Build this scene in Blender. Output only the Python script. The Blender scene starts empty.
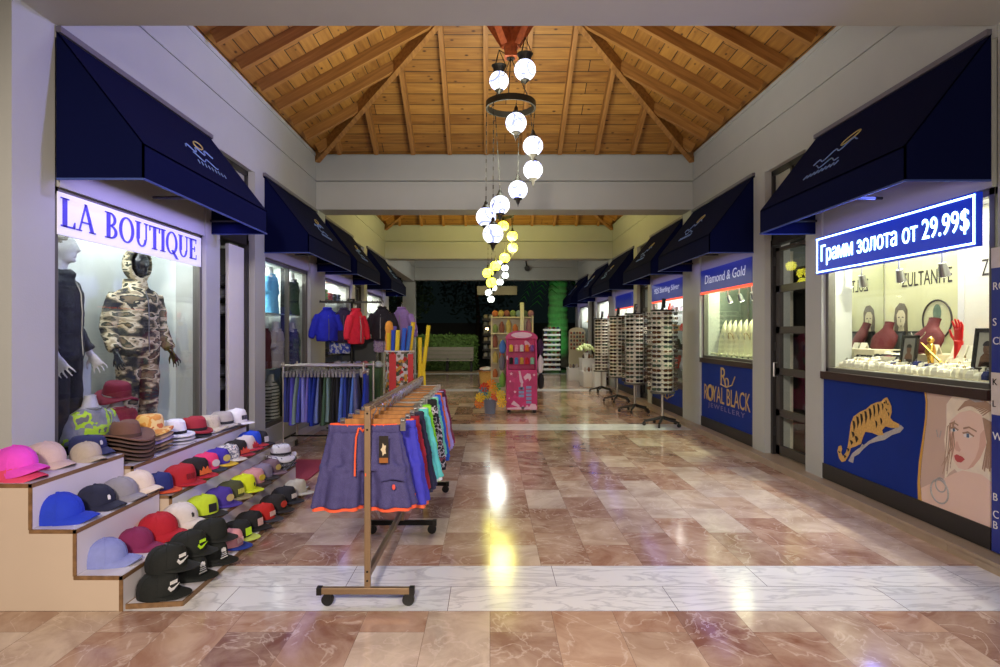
import bpy, bmesh, math, random
from mathutils import Vector, Matrix, Euler
RND = random.Random(11)
CX, CY, F, H = 490.0, 333.5, 600.0, 1.5          # vanishing point, focal length (px of a 1000 px frame), eye height
XL, XR = -2.81, 3.28                              # shop fronts
EAVE, BEAM_Z = 4.38, 3.50
BEAMS = [(3.53, 3.88), (9.70, 10.12), (16.05, 16.47), (22.4, 22.82)]
PI = math.pi
scn = bpy.context.scene
COL = scn.collection

def P(px, py, Y): return Vector(((px-CX)/F*Y, Y, H-(py-CY)/F*Y))
def on_z(px, py, z):
    Y = (H-z)*F/(py-CY); return Vector(((px-CX)/F*Y, Y, z))
def on_x(px, py, X):
    Y = F*X/(px-CX); return Vector((X, Y, H-(py-CY)*Y/F))
def lin(c):
    c = c/255.0
    return c/12.92 if c <= .04045 else ((c+.055)/1.055)**2.4
def rgb(r, g, b): return (lin(r), lin(g), lin(b), 1.0)

# ---------------------------------------------------------------- materials
_M = {}
def nodes_of(m):
    m.use_nodes = True
    nt = m.node_tree
    return nt, nt.nodes, nt.links
def mat(name, col, rough=.6, metal=0.0, var=.12, scale=25.0, bump=0.0, bscale=120.0, emit=0.0, ecol=None, coat=0.0, spec=None, sheen=0.0):
    """plain procedural material: noise-varied base colour, optional bump"""
    if name in _M: return _M[name]
    m = bpy.data.materials.new(name); _M[name] = m
    nt, N, L = nodes_of(m)
    b = N['Principled BSDF']
    b.inputs['Roughness'].default_value = rough
    b.inputs['Metallic'].default_value = metal
    if coat: b.inputs['Coat Weight'].default_value = coat
    if spec is not None: b.inputs['Specular IOR Level'].default_value = spec
    if sheen: b.inputs['Sheen Weight'].default_value = sheen
    if len(col) == 3: col = (*col, 1)
    tc = N.new('ShaderNodeTexCoord')
    if var > 0:
        n = N.new('ShaderNodeTexNoise'); n.inputs['Scale'].default_value = scale; n.inputs['Detail'].default_value = 4
        L.new(tc.outputs['Object'], n.inputs['Vector'])
        mx = N.new('ShaderNodeMix'); mx.data_type = 'RGBA'
        mx.inputs['A'].default_value = tuple(max(0, c*(1-var)) for c in col[:3])+(1,)
        mx.inputs['B'].default_value = tuple(min(1, c*(1+var)) for c in col[:3])+(1,)
        L.new(n.outputs['Fac'], mx.inputs['Factor']); L.new(mx.outputs['Result'], b.inputs['Base Color'])
    else:
        b.inputs['Base Color'].default_value = col
    if bump > 0:
        n2 = N.new('ShaderNodeTexNoise'); n2.inputs['Scale'].default_value = bscale; n2.inputs['Detail'].default_value = 3
        L.new(tc.outputs['Object'], n2.inputs['Vector'])
        bp = N.new('ShaderNodeBump'); bp.inputs['Strength'].default_value = bump; bp.inputs['Distance'].default_value = .01
        L.new(n2.outputs['Fac'], bp.inputs['Height']); L.new(bp.outputs['Normal'], b.inputs['Normal'])
    if emit:
        b.inputs['Emission Color'].default_value = ecol or col
        b.inputs['Emission Strength'].default_value = emit
    return m
def fab(r, g, b, name=None):
    return mat(name or 'fabric_%d_%d_%d' % (r, g, b), rgb(r, g, b), .85, var=.1, scale=40, bump=.25, bscale=180, sheen=.0)
def patterned(name, cols, scale=8.0, kind='noise', stops=None, rough=.8, bump=.2, stretch=(1, 1, 1)):
    """constant-stepped ramp over noise / voronoi / wave: camouflage, prints, tie-dye"""
    if name in _M: return _M[name]
    m = bpy.data.materials.new(name); _M[name] = m
    nt, N, L = nodes_of(m); b = N['Principled BSDF']; b.inputs['Roughness'].default_value = rough
    tc = N.new('ShaderNodeTexCoord'); mp = N.new('ShaderNodeMapping'); mp.inputs['Scale'].default_value = stretch
    L.new(tc.outputs['Object'], mp.inputs['Vector'])
    if kind == 'voronoi':
        t = N.new('ShaderNodeTexVoronoi'); t.inputs['Scale'].default_value = scale
        sp = N.new('ShaderNodeSeparateColor'); L.new(t.outputs['Color'], sp.inputs['Color']); out = sp.outputs['Red']
    elif kind == 'wave':
        t = N.new('ShaderNodeTexWave'); t.inputs['Scale'].default_value = scale; t.inputs['Distortion'].default_value = 3; out = t.outputs['Fac']
    elif kind == 'stripe':
        t = N.new('ShaderNodeTexWave'); t.inputs['Scale'].default_value = scale; t.bands_direction = 'Z'; out = t.outputs['Fac']
    else:
        t = N.new('ShaderNodeTexNoise'); t.inputs['Scale'].default_value = scale; t.inputs['Detail'].default_value = 2.5; out = t.outputs['Fac']
    L.new(mp.outputs['Vector'], t.inputs['Vector'])
    r = N.new('ShaderNodeValToRGB'); r.color_ramp.interpolation = 'CONSTANT'
    n = len(cols)
    if stops is None:
        lo, hi = (0.36, .62) if kind == 'noise' else (0.0, 1.0)
        stops = [0.0]+[lo+(hi-lo)*k/(n-1 if kind == 'noise' else n) for k in range(1, n)] if n > 1 else [0]
    e = r.color_ramp.elements
    while len(e) < n: e.new(1.0)
    for k in range(n): e[k].position = stops[k]; e[k].color = cols[k]
    L.new(out, r.inputs['Fac']); L.new(r.outputs['Color'], b.inputs['Base Color'])
    return m
def emitter(name, col, strength):
    if name in _M: return _M[name]
    m = bpy.data.materials.new(name); _M[name] = m
    nt, N, L = nodes_of(m); b = N['Principled BSDF']
    b.inputs['Base Color'].default_value = (*col[:3], 1); b.inputs['Emission Color'].default_value = (*col[:3], 1)
    b.inputs['Emission Strength'].default_value = strength
    return m
def glass_mat():
    if 'pane_glass' in _M: return _M['pane_glass']
    m = bpy.data.materials.new('pane_glass'); _M['pane_glass'] = m
    nt, N, L = nodes_of(m); N.remove(N['Principled BSDF'])
    tr = N.new('ShaderNodeBsdfTransparent'); tr.inputs['Color'].default_value = (.96, .98, .97, 1)
    gl = N.new('ShaderNodeBsdfGlossy'); gl.inputs['Roughness'].default_value = .02
    lw = N.new('ShaderNodeLayerWeight'); lw.inputs['Blend'].default_value = .5
    pw = N.new('ShaderNodeMath'); pw.operation = 'POWER'; pw.inputs[1].default_value = 4.0
    fr = N.new('ShaderNodeMath'); fr.operation = 'MULTIPLY_ADD'; fr.inputs[1].default_value = .3; fr.inputs[2].default_value = .03
    L.new(lw.outputs['Facing'], pw.inputs[0]); L.new(pw.outputs[0], fr.inputs[0])
    mx = N.new('ShaderNodeMixShader')
    L.new(fr.outputs[0], mx.inputs['Fac']); L.new(tr.outputs['BSDF'], mx.inputs[1]); L.new(gl.outputs['BSDF'], mx.inputs[2])
    L.new(mx.outputs['Shader'], N['Material Output'].inputs['Surface'])
    return m

# ---------------------------------------------------------------- mesh builder
class MB:
    def __init__(s): s.v = []; s.f = []; s.mi = []; s.cur = 0
    def _add(s, vs, fs):
        o = len(s.v); s.v += [Vector(v) for v in vs]
        for f in fs: s.f.append([i+o for i in f]); s.mi.append(s.cur)
        return s
    def box(s, x0, x1, y0, y1, z0, z1):
        if x0 > x1: x0, x1 = x1, x0
        if y0 > y1: y0, y1 = y1, y0
        return s._add([(x0,y0,z0),(x1,y0,z0),(x1,y1,z0),(x0,y1,z0),(x0,y0,z1),(x1,y0,z1),(x1,y1,z1),(x0,y1,z1)],
                      [(0,3,2,1),(4,5,6,7),(0,1,5,4),(1,2,6,5),(2,3,7,6),(3,0,4,7)])
    def obox(s, c, size, rot=None):
        h = [a/2 for a in size]; M = rot.to_matrix() if isinstance(rot, Euler) else (rot or Matrix.Identity(3)); c = Vector(c)
        vs = [c+M@Vector((sx*h[0], sy*h[1], sz*h[2])) for sz in (-1,1) for sx, sy in ((-1,-1),(1,-1),(1,1),(-1,1))]
        return s._add(vs, [(0,3,2,1),(4,5,6,7),(0,1,5,4),(1,2,6,5),(2,3,7,6),(3,0,4,7)])
    def loft(s, rings, closed=True, cap0=True, cap1=True):
        n = len(rings[0]); vs = [p for r in rings for p in r]; fs = []
        for i in range(len(rings)-1):
            for j in range(n if closed else n-1):
                k = (j+1) % n
                fs.append((i*n+j, i*n+k, (i+1)*n+k, (i+1)*n+j))
        if cap0: fs.append(tuple(range(n-1, -1, -1)))
        if cap1: fs.append(tuple((len(rings)-1)*n+j for j in range(n)))
        return s._add(vs, fs)
    def bar(s, p0, p1, w, d, up=(0,0,1)):
        """rectangular bar from p0 to p1, w across, d along 'up'"""
        p0, p1 = Vector(p0), Vector(p1); a = (p1-p0).normalized(); u = Vector(up)
        if abs(a.dot(u)) > .99: u = Vector((0,1,0))
        side = a.cross(u).normalized(); u = side.cross(a).normalized()
        r = lambda p: [p+side*sx*w/2+u*sy*d/2 for sx, sy in ((-1,-1),(1,-1),(1,1),(-1,1))]
        return s.loft([r(p0), r(p1)])
    def cyl(s, p0, p1, r0, r1=None, seg=12):
        r1 = r0 if r1 is None else r1
        return s.tube([p0, p1], [r0, r1], seg)
    def tube(s, pts, r, seg=8, caps=True, flat=1.0):
        pts = [Vector(p) for p in pts]; rings = []
        rr = r if isinstance(r, (list, tuple)) else [r]*len(pts)
        side = None
        for i, p in enumerate(pts):
            a = (pts[min(i+1, len(pts)-1)]-pts[max(i-1, 0)])
            a = a.normalized() if a.length > 1e-9 else Vector((0,0,1))
            if side is None:
                u = Vector((0,0,1)) if abs(a.z) < .9 else Vector((0,1,0))
                side = a.cross(u).normalized()
            else:
                side = (side-a*side.dot(a))
                side = side.normalized() if side.length > 1e-6 else a.orthogonal().normalized()
            up = side.cross(a).normalized()
            rings.append([p+(side*math.cos(t)+up*flat*math.sin(t))*rr[i] for t in (2*PI*k/seg for k in range(seg))])
        return s.loft(rings, True, caps, caps)
    def lathe(s, prof, c=(0,0,0), seg=20, M=None, caps=True, sx=1.0, sy=1.0):
        c = Vector(c); M = M or Matrix.Identity(3)
        rings = [[c+M@Vector((r*sx*math.cos(t), r*sy*math.sin(t), z)) for t in (2*PI*k/seg for k in range(seg))] for r, z in prof]
        return s.loft(rings, True, caps, caps)
    def ball(s, c, r, seg=14, nr=8, M=None):
        rx, ry, rz = (r, r, r) if not isinstance(r, (tuple, list)) else r
        c = Vector(c); M = M or Matrix.Identity(3); rings = []
        for i in range(nr+1):
            ph = -PI/2+PI*i/nr; q = max(math.cos(ph), .02)
            rings.append([c+M@Vector((rx*q*math.cos(t), ry*q*math.sin(t), rz*math.sin(ph))) for t in (2*PI*k/seg for k in range(seg))])
        return s.loft(rings)
    def poly(s, pts): return s._add(pts, [tuple(range(len(pts)))])
    def prism(s, pts, ext):
        pts = [Vector(p) for p in pts]; e = Vector(ext); n = len(pts)
        fs = [tuple(range(n-1, -1, -1)), tuple(range(n, 2*n))]+[(j, (j+1) % n, n+(j+1) % n, n+j) for j in range(n)]
        return s._add(pts+[p+e for p in pts], fs)
    def torus(s, c, R, r, seg=36, rs=8, M=None):
        c = Vector(c); M = M or Matrix.Identity(3)
        vs = []; fs = []
        for i in range(seg):
            a = 2*PI*i/seg
            for j in range(rs):
                b = 2*PI*j/rs
                vs.append(c+M@Vector(((R+r*math.cos(b))*math.cos(a), (R+r*math.cos(b))*math.sin(a), r*math.sin(b))))
        for i in range(seg):
            for j in range(rs):
                fs.append((i*rs+j, ((i+1) % seg)*rs+j, ((i+1) % seg)*rs+(j+1) % rs, i*rs+(j+1) % rs))
        return s._add(vs, fs)
    def xf(s, M):
        M = M if isinstance(M, Matrix) else M
        s.v = [M@v for v in s.v]; return s
    def mesh(s, name, mats, smooth=False):
        me = bpy.data.meshes.new(name)
        me.from_pydata([tuple(v) for v in s.v], [], s.f)
        for m in (mats if isinstance(mats, (list, tuple)) else [mats]): me.materials.append(m)
        me.polygons.foreach_set('material_index', s.mi)
        bm = bmesh.new(); bm.from_mesh(me); bmesh.ops.recalc_face_normals(bm, faces=bm.faces)
        bm.to_mesh(me); bm.free()
        if smooth:
            me.polygons.foreach_set('use_smooth', [True]*len(me.polygons))
            try: me.set_sharp_from_angle(angle=smooth if not isinstance(smooth, bool) else math.radians(48))
            except Exception: pass
        me.update()
        return me
    def build(s, name, m, parent=None, smooth=False, bevel=0.0, world=True):
        """link as ONE object; with a parent the vertices are given in world space unless world=False"""
        org = Vector((0,0,0))
        if parent is not None and world:
            q = parent
            while q is not None: org += q.location; q = q.parent
        elif parent is None and s.v:
            lo = [min(v[i] for v in s.v) for i in range(3)]; hi = [max(v[i] for v in s.v) for i in range(3)]
            org = Vector(((lo[0]+hi[0])/2, (lo[1]+hi[1])/2, lo[2]))
        if org.length: s.v = [v-org for v in s.v]
        o = bpy.data.objects.new(name, s.mesh(name, m, smooth)); COL.objects.link(o)
        if parent is not None: o.parent = parent
        else: o.location = org
        if bevel:
            b = o.modifiers.new('bevel', 'BEVEL'); b.width = bevel; b.segments = 2; b.limit_method = 'ANGLE'
        return o
def soft(o, voxel=.012, it=6, sub=0):
    """melt overlapping pieces of one mesh into one continuous skin"""
    r = o.modifiers.new('skin', 'REMESH'); r.mode = 'VOXEL'; r.voxel_size = voxel; r.use_smooth_shade = True
    if it:
        k = o.modifiers.new('smooth', 'SMOOTH'); k.iterations = it; k.factor = .5
    return o
def folds(o, strength=.012, size=.08):
    t = bpy.data.textures.get('fold_%g' % size)
    if not t:
        t = bpy.data.textures.new('fold_%g' % size, 'CLOUDS'); t.noise_scale = size
    d = o.modifiers.new('folds', 'DISPLACE'); d.texture = t; d.strength = strength; d.mid_level = .5
    return o
def thing(name, label, cat, loc=(0,0,0), rz=0.0, group=None, rot=None):
    o = bpy.data.objects.new(name, None); COL.objects.link(o); o.empty_display_size = .1
    o.location = loc; o.rotation_euler = rot or (0, 0, rz)
    return tag(o, label, cat, group)
def tag(o, label, cat, group=None, kind=None):
    o['label'] = label; o['category'] = cat
    if group: o['group'] = group
    if kind: o['kind'] = kind
    return o
def struct(o, label=None, cat=None):
    o['kind'] = 'structure'
    if label: o['label'] = label
    if cat: o['category'] = cat
    return o
def sroot(name, label, cat, loc=(0,0,0)):
    return struct(bpy_empty(name, loc), label, cat)
def bpy_empty(name, loc=(0,0,0)):
    o = bpy.data.objects.new(name, None); COL.objects.link(o); o.location = loc; return o
def kids(o): return [c for c in o.children]
def dup(root, loc=None, rot=None, label=None, group=None, mats=None, scale=None, skip=()):
    """copy a thing with its parts and sub-parts; mats maps part name -> material"""
    def stem(n): return n.split('.')[0]
    def paint(o):
        m = (mats or {}).get(stem(o.name))
        if m is not None and o.type == 'MESH':
            o.material_slots[0].link = 'OBJECT'; o.material_slots[0].material = m
    r = root.copy(); COL.objects.link(r)
    if loc is not None: r.location = loc
    if rot is not None: r.rotation_euler = rot
    if scale is not None: r.scale = (scale,)*3 if not isinstance(scale, (tuple, list)) else scale
    if label: r['label'] = label
    if group: r['group'] = group
    paint(r)
    for ch in root.children:
        if stem(ch.name) in skip: continue
        c = ch.copy(); COL.objects.link(c); c.parent = r; paint(c)
        for g in ch.children:
            d = g.copy(); COL.objects.link(d); d.parent = c; paint(d)
    return r
def text_mb(txt, size, depth=.002, wide=1.0, shear=0.0, spacing=1.0, align='CENTER'):
    """lettering as an MB in the local XY plane (x right, y up), extruded along z"""
    cu = bpy.data.curves.new('lettering', 'FONT'); cu.body = txt; cu.size = size; cu.extrude = depth/2
    cu.shear = shear; cu.space_character = spacing; cu.align_x = align; cu.resolution_u = 3
    o = bpy.data.objects.new('lettering', cu); COL.objects.link(o)
    dg = bpy.context.evaluated_depsgraph_get(); me = o.evaluated_get(dg).to_mesh()
    b = MB(); b._add([Vector((v.co.x*wide, v.co.y, v.co.z)) for v in me.vertices], [tuple(p.vertices) for p in me.polygons])
    o.evaluated_get(dg).to_mesh_clear(); bpy.data.objects.remove(o); bpy.data.curves.remove(cu)
    return b
def fit(b, width=None, height=None):
    """scale an MB in XY so that it spans the given width / height, centred on the origin"""
    xs = [v.x for v in b.v]; ys = [v.y for v in b.v]
    sx = width/(max(xs)-min(xs)) if width else 1; sy = height/(max(ys)-min(ys)) if height else (sx if width else 1)
    cx, cy = (max(xs)+min(xs))/2, (max(ys)+min(ys))/2
    b.v = [Vector(((v.x-cx)*sx, (v.y-cy)*sy, v.z)) for v in b.v]; return b
# frames of things that face the walkway: local x = reading direction, y = up, z = out of the wall
M_RIGHT = Matrix(((0,0,-1),(-1,0,0),(0,1,0)))      # on the right shop front, seen from the walkway (reads far -> near)
M_LEFT = Matrix(((0,0,1),(1,0,0),(0,1,0)))         # on the left shop front (reads near -> far)
M_CAM = Matrix(((1,0,0),(0,0,-1),(0,1,0)))         # faces the near end of the walkway
def place(b, M, c):
    c = Vector(c); b.v = [c+M@v for v in b.v]; return b
# ================================================================ SETTING
def plaster():
    return mat('plaster', rgb(174, 177, 173), .75, var=.05, scale=3, bump=.12, bscale=90)
def marble_floor():
    m = bpy.data.materials.new('rose_marble'); nt, N, L = nodes_of(m); b = N['Principled BSDF']
    tc = N.new('ShaderNodeTexCoord')
    sp = N.new('ShaderNodeSeparateXYZ'); L.new(tc.outputs['Object'], sp.inputs[0])
    cb = N.new('ShaderNodeCombineXYZ'); L.new(sp.outputs['Y'], cb.inputs['X']); L.new(sp.outputs['X'], cb.inputs['Y'])
    br = N.new('ShaderNodeTexBrick'); br.offset = .43; br.offset_frequency = 2; br.squash = 1.0
    br.inputs['Scale'].default_value = 1.0; br.inputs['Mortar Size'].default_value = .0012
    br.inputs['Brick Width'].default_value = .62; br.inputs['Row Height'].default_value = .33
    br.inputs['Color1'].default_value = (0,0,0,1); br.inputs['Color2'].default_value = (1,1,1,1); br.inputs['Mortar'].default_value = (.5,.5,.5,1)
    L.new(cb.outputs[0], br.inputs['Vector'])
    ramp = N.new('ShaderNodeValToRGB'); e = ramp.color_ramp.elements
    cols = [(0, (112,72,60)), (.14, (172,124,98)), (.30, (194,156,128)), (.46, (136,90,74)), (.60, (206,178,150)), (.78, (216,200,180)), (.9, (160,112,88)), (1, (116,76,66))]
    while len(e) < len(cols): e.new(.5)
    for k, (p, c) in enumerate(cols): e[k].position = p; e[k].color = rgb(*c)
    L.new(br.outputs['Color'], ramp.inputs['Fac'])
    # clouds inside each tile, shifted per tile
    off = N.new('ShaderNodeVectorMath'); off.operation = 'MULTIPLY_ADD'
    L.new(br.outputs['Color'], off.inputs[0]); off.inputs[1].default_value = (37, 23, 11); L.new(tc.outputs['Object'], off.inputs[2])
    n1 = N.new('ShaderNodeTexNoise'); n1.inputs['Scale'].default_value = 3.2; n1.inputs['Detail'].default_value = 8; n1.inputs['Roughness'].default_value = .62; n1.inputs['Distortion'].default_value = .9
    L.new(off.outputs[0], n1.inputs['Vector'])
    r1 = N.new('ShaderNodeValToRGB'); r1.color_ramp.elements[0].position = .36; r1.color_ramp.elements[1].position = .64
    r1.color_ramp.elements[0].color = rgb(126,82,68); r1.color_ramp.elements[1].color = rgb(226,204,182)
    L.new(n1.outputs['Fac'], r1.inputs['Fac'])
    mx = N.new('ShaderNodeMix'); mx.data_type = 'RGBA'; mx.inputs['Factor'].default_value = .40
    L.new(ramp.outputs['Color'], mx.inputs['A']); L.new(r1.outputs['Color'], mx.inputs['B'])
    # light veins
    v = N.new('ShaderNodeTexNoise'); v.inputs['Scale'].default_value = 2.3; v.inputs['Detail'].default_value = 6; v.inputs['Distortion'].default_value = 1.6
    L.new(off.outputs[0], v.inputs['Vector'])
    rv = N.new('ShaderNodeValToRGB'); ee = rv.color_ramp.elements; ee[0].position = .485; ee[0].color = (0,0,0,1); ee[1].position = .5; ee[1].color = (1,1,1,1)
    x = ee.new(.515); x.color = (0,0,0,1)
    L.new(v.outputs['Fac'], rv.inputs['Fac'])
    mv = N.new('ShaderNodeMix'); mv.data_type = 'RGBA'; mv.inputs['B'].default_value = rgb(228,208,192)
    fm = N.new('ShaderNodeMath'); fm.operation = 'MULTIPLY'; fm.inputs[1].default_value = .5
    L.new(rv.outputs['Color'], fm.inputs[0]); L.new(fm.outputs[0], mv.inputs['Factor']); L.new(mx.outputs['Result'], mv.inputs['A'])
    # joints
    mj = N.new('ShaderNodeMix'); mj.data_type = 'RGBA'; mj.inputs['B'].default_value = rgb(96,74,66)
    fj = N.new('ShaderNodeMath'); fj.operation = 'MULTIPLY'; fj.inputs[1].default_value = .6
    L.new(br.outputs['Fac'], fj.inputs[0]); L.new(fj.outputs[0], mj.inputs['Factor']); L.new(mv.outputs['Result'], mj.inputs['A'])
    L.new(mj.outputs['Result'], b.inputs['Base Color'])
    rn = N.new('ShaderNodeMapRange'); rn.inputs['To Min'].default_value = .08; rn.inputs['To Max'].default_value = .18
    L.new(n1.outputs['Fac'], rn.inputs['Value']); L.new(rn.outputs['Result'], b.inputs['Roughness'])
    wn = N.new('ShaderNodeTexNoise'); wn.inputs['Scale'].default_value = 2.2; L.new(tc.outputs['Object'], wn.inputs['Vector'])
    bp = N.new('ShaderNodeBump'); bp.inputs['Strength'].default_value = .05; bp.inputs['Distance'].default_value = .04
    L.new(wn.outputs['Fac'], bp.inputs['Height']); L.new(bp.outputs['Normal'], b.inputs['Normal'])
    return m
def white_marble():
    m = bpy.data.materials.new('white_marble'); nt, N, L = nodes_of(m); b = N['Principled BSDF']
    tc = N.new('ShaderNodeTexCoord')
    br = N.new('ShaderNodeTexBrick'); br.offset = .5; br.inputs['Scale'].default_value = 1; br.inputs['Mortar Size'].default_value = .002
    br.inputs['Brick Width'].default_value = 1.25; br.inputs['Row Height'].default_value = .315
    br.inputs['Color1'].default_value = rgb(240,240,240); br.inputs['Color2'].default_value = rgb(226,228,232); br.inputs['Mortar'].default_value = rgb(120,116,118)
    L.new(tc.outputs['Object'], br.inputs['Vector'])
    n = N.new('ShaderNodeTexNoise'); n.inputs['Scale'].default_value = 2.6; n.inputs['Detail'].default_value = 9; n.inputs['Distortion'].default_value = 2.2
    mp = N.new('ShaderNodeMapping'); mp.inputs['Rotation'].default_value = (0, 0, .6); mp.inputs['Scale'].default_value = (.6, 2, 1)
    L.new(tc.outputs['Object'], mp.inputs['Vector']); L.new(mp.outputs[0], n.inputs['Vector'])
    r = N.new('ShaderNodeValToRGB'); e = r.color_ramp.elements; e[0].position = .45; e[0].color = (0,0,0,1); e[1].position = .5; e[1].color = (1,1,1,1); q = e.new(.56); q.color = (0,0,0,1)
    L.new(n.outputs['Fac'], r.inputs['Fac'])
    f = N.new('ShaderNodeMath'); f.operation = 'MULTIPLY'; f.inputs[1].default_value = .4; L.new(r.outputs['Color'], f.inputs[0])
    mx = N.new('ShaderNodeMix'); mx.data_type = 'RGBA'; mx.inputs['B'].default_value = rgb(150,150,160)
    L.new(f.outputs[0], mx.inputs['Factor']); L.new(br.outputs['Color'], mx.inputs['A']); L.new(mx.outputs['Result'], b.inputs['Base Color'])
    b.inputs['Roughness'].default_value = .14
    return m
def plank_mat():
    m = bpy.data.materials.new('pine_planks'); nt, N, L = nodes_of(m); b = N['Principled BSDF']; b.inputs['Roughness'].default_value = .5
    tc = N.new('ShaderNodeTexCoord')
    br = N.new('ShaderNodeTexBrick'); br.offset = .37; br.inputs['Scale'].default_value = 1; br.inputs['Mortar Size'].default_value = .006; br.inputs['Mortar Smooth'].default_value = .2
    br.inputs['Brick Width'].default_value = 3.1; br.inputs['Row Height'].default_value = .185
    br.inputs['Color1'].default_value = (0,0,0,1); br.inputs['Color2'].default_value = (1,1,1,1); br.inputs['Mortar'].default_value = (.5,.5,.5,1)
    L.new(tc.outputs['Object'], br.inputs['Vector'])
    mp = N.new('ShaderNodeMapping'); mp.inputs['Scale'].default_value = (1.2, 14, 1); L.new(tc.outputs['Object'], mp.inputs['Vector'])
    g = N.new('ShaderNodeTexNoise'); g.inputs['Scale'].default_value = 1.6; g.inputs['Detail'].default_value = 5; L.new(mp.outputs[0], g.inputs['Vector'])
    add = N.new('ShaderNodeMath'); add.operation = 'MULTIPLY_ADD'; add.inputs[1].default_value = .35; L.new(br.outputs['Color'], add.inputs[0]); L.new(g.outputs['Fac'], add.inputs[2])
    r = N.new('ShaderNodeValToRGB'); e = r.color_ramp.elements; e[0].position = .35; e[0].color = rgb(128,82,32); e[1].position = .95; e[1].color = rgb(182,132,60)
    L.new(add.outputs[0], r.inputs['Fac'])
    mk = N.new('ShaderNodeMapping'); mk.inputs['Scale'].default_value = (2.6, 5.2, 1); L.new(tc.outputs['Object'], mk.inputs['Vector'])
    k = N.new('ShaderNodeTexVoronoi'); k.inputs['Scale'].default_value = 1.8; L.new(mk.outputs[0], k.inputs['Vector'])
    kr = N.new('ShaderNodeValToRGB'); kr.color_ramp.elements[0].position = .07; kr.color_ramp.elements[0].color = (1,1,1,1); kr.color_ramp.elements[1].position = .17; kr.color_ramp.elements[1].color = (0,0,0,1)
    L.new(k.outputs['Distance'], kr.inputs['Fac'])
    mx = N.new('ShaderNodeMix'); mx.data_type = 'RGBA'; mx.inputs['B'].default_value = rgb(74,40,16)
    L.new(kr.outputs['Color'], mx.inputs['Factor']); L.new(r.outputs['Color'], mx.inputs['A'])
    mj = N.new('ShaderNodeMix'); mj.data_type = 'RGBA'; mj.inputs['B'].default_value = rgb(46,26,12)
    L.new(br.outputs['Fac'], mj.inputs['Factor']); L.new(mx.outputs['Result'], mj.inputs['A']); L.new(mj.outputs['Result'], b.inputs['Base Color'])
    bp = N.new('ShaderNodeBump'); bp.invert = True; bp.inputs['Strength'].default_value = .4; bp.inputs['Distance'].default_value = .01
    L.new(br.outputs['Fac'], bp.inputs['Height']); L.new(bp.outputs['Normal'], b.inputs['Normal'])
    return m
def timber(name, a, b_):
    if name in _M: return _M[name]
    m = bpy.data.materials.new(name); _M[name] = m; nt, N, L = nodes_of(m); b = N['Principled BSDF']; b.inputs['Roughness'].default_value = .5
    tc = N.new('ShaderNodeTexCoord'); mp = N.new('ShaderNodeMapping'); mp.inputs['Scale'].default_value = (18, 1.2, 18); L.new(tc.outputs['Object'], mp.inputs['Vector'])
    g = N.new('ShaderNodeTexNoise'); g.inputs['Scale'].default_value = 1.5; g.inputs['Detail'].default_value = 5; L.new(mp.outputs[0], g.inputs['Vector'])
    r = N.new('ShaderNodeValToRGB'); r.color_ramp.elements[0].position = .3; r.color_ramp.elements[0].color = a; r.color_ramp.elements[1].position = .75; r.color_ramp.elements[1].color = b_
    L.new(g.outputs['Fac'], r.inputs['Fac']); L.new(r.outputs['Color'], b.inputs['Base Color'])
    return m
PL = plaster(); WMARB = white_marble(); PLANK = plank_mat()
RAFT = timber('rafter_timber', rgb(132,88,40), rgb(182,130,66)); POST = timber('red_timber', rgb(130,58,26), rgb(176,88,42))
FRAME = mat('window_frame_grey', rgb(96,94,88), .45, .3, var=.05)
DARKFR = mat('dark_frame', rgb(42,40,40), .45, .2, var=.05)
NAVY = mat('awning_navy', rgb(9,15,54), .95, var=.08, scale=60, bump=.1, bscale=400, spec=.08)
NAVY_SIDE = NAVY
WHITE = mat('white_paint', rgb(226,226,224), .5, var=.03)
CREAM = mat('cream_panel', rgb(214,208,180), .6, var=.05)
BLACKM = mat('black_metal', rgb(22,22,22), .4, .6, var=.05)
CHROME = mat('brushed_steel', rgb(190,190,190), .28, 1.0, var=.05)
BLKPL = mat('black_plastic', rgb(18,18,18), .45, var=.05)
GLASS = glass_mat()
KERB = mat('beige_stone', rgb(168,150,128), .35, var=.2, scale=6)

# ---- floor with pale marble bands under each beam
f = MB(); f.box(-7, 7, -3, 23.2, -.2, 0)
struct(f.build('floor', marble_floor()), 'polished rose and cream marble tile floor of the arcade', 'floor')
for k, (a, b) in enumerate([(3.24, 3.87), (9.3, 9.93), (15.6, 16.2), (22.0, 22.6)]):
    t = MB(); t.box(-2.9 if k else -3.6, 3.14, a, b, -.05, .0015)
    struct(t.build('trim_%d' % (k+1), WMARB), 'white veined marble band across the floor, %s' % ['nearest the camera','by the nearest sunglasses stand','past the magenta stand','at the garden end'][k], 'floor band')
g = MB(); g.box(-40, 40, 23.2, 70, -.25, -.02)
struct(g.build('ground', mat('night_lawn', rgb(34,40,26), .95, var=.4, scale=3)), 'dark garden ground beyond the arcade', 'ground')
g = MB(); g.box(-7, 7, 22.9, 24.6, -.2, .004)
struct(g.build('garden_path', mat('terrace_stone', rgb(120,104,84), .35, var=.2, scale=4)), 'stone terrace strip before the hedge', 'path')
# ---- kerbs along the shop fronts
for side, x0, x1, y1, ya in (('right', 3.14, 3.5, 22.4, 3.5), ('left', -3.1, -2.62, 16.4, 6.0)):
    t = MB()
    y = ya; k = 0
    while y < y1:
        e = min(y+.62, y1); t.box(x0, x1, y+.003, e-.003, -.02, .055); t.box(x0-(.012 if side == 'right' else 0), x1+(.012 if side == 'left' else 0), y+.002, e-.002, .055, .08); y = e
    struct(t.build('baseboard_%s' % side, KERB if side == 'right' else mat('pale_kerb', rgb(196,190,180), .3, var=.1, scale=5)), 'low stone kerb along the %s shop fronts' % side, 'kerb')

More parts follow.
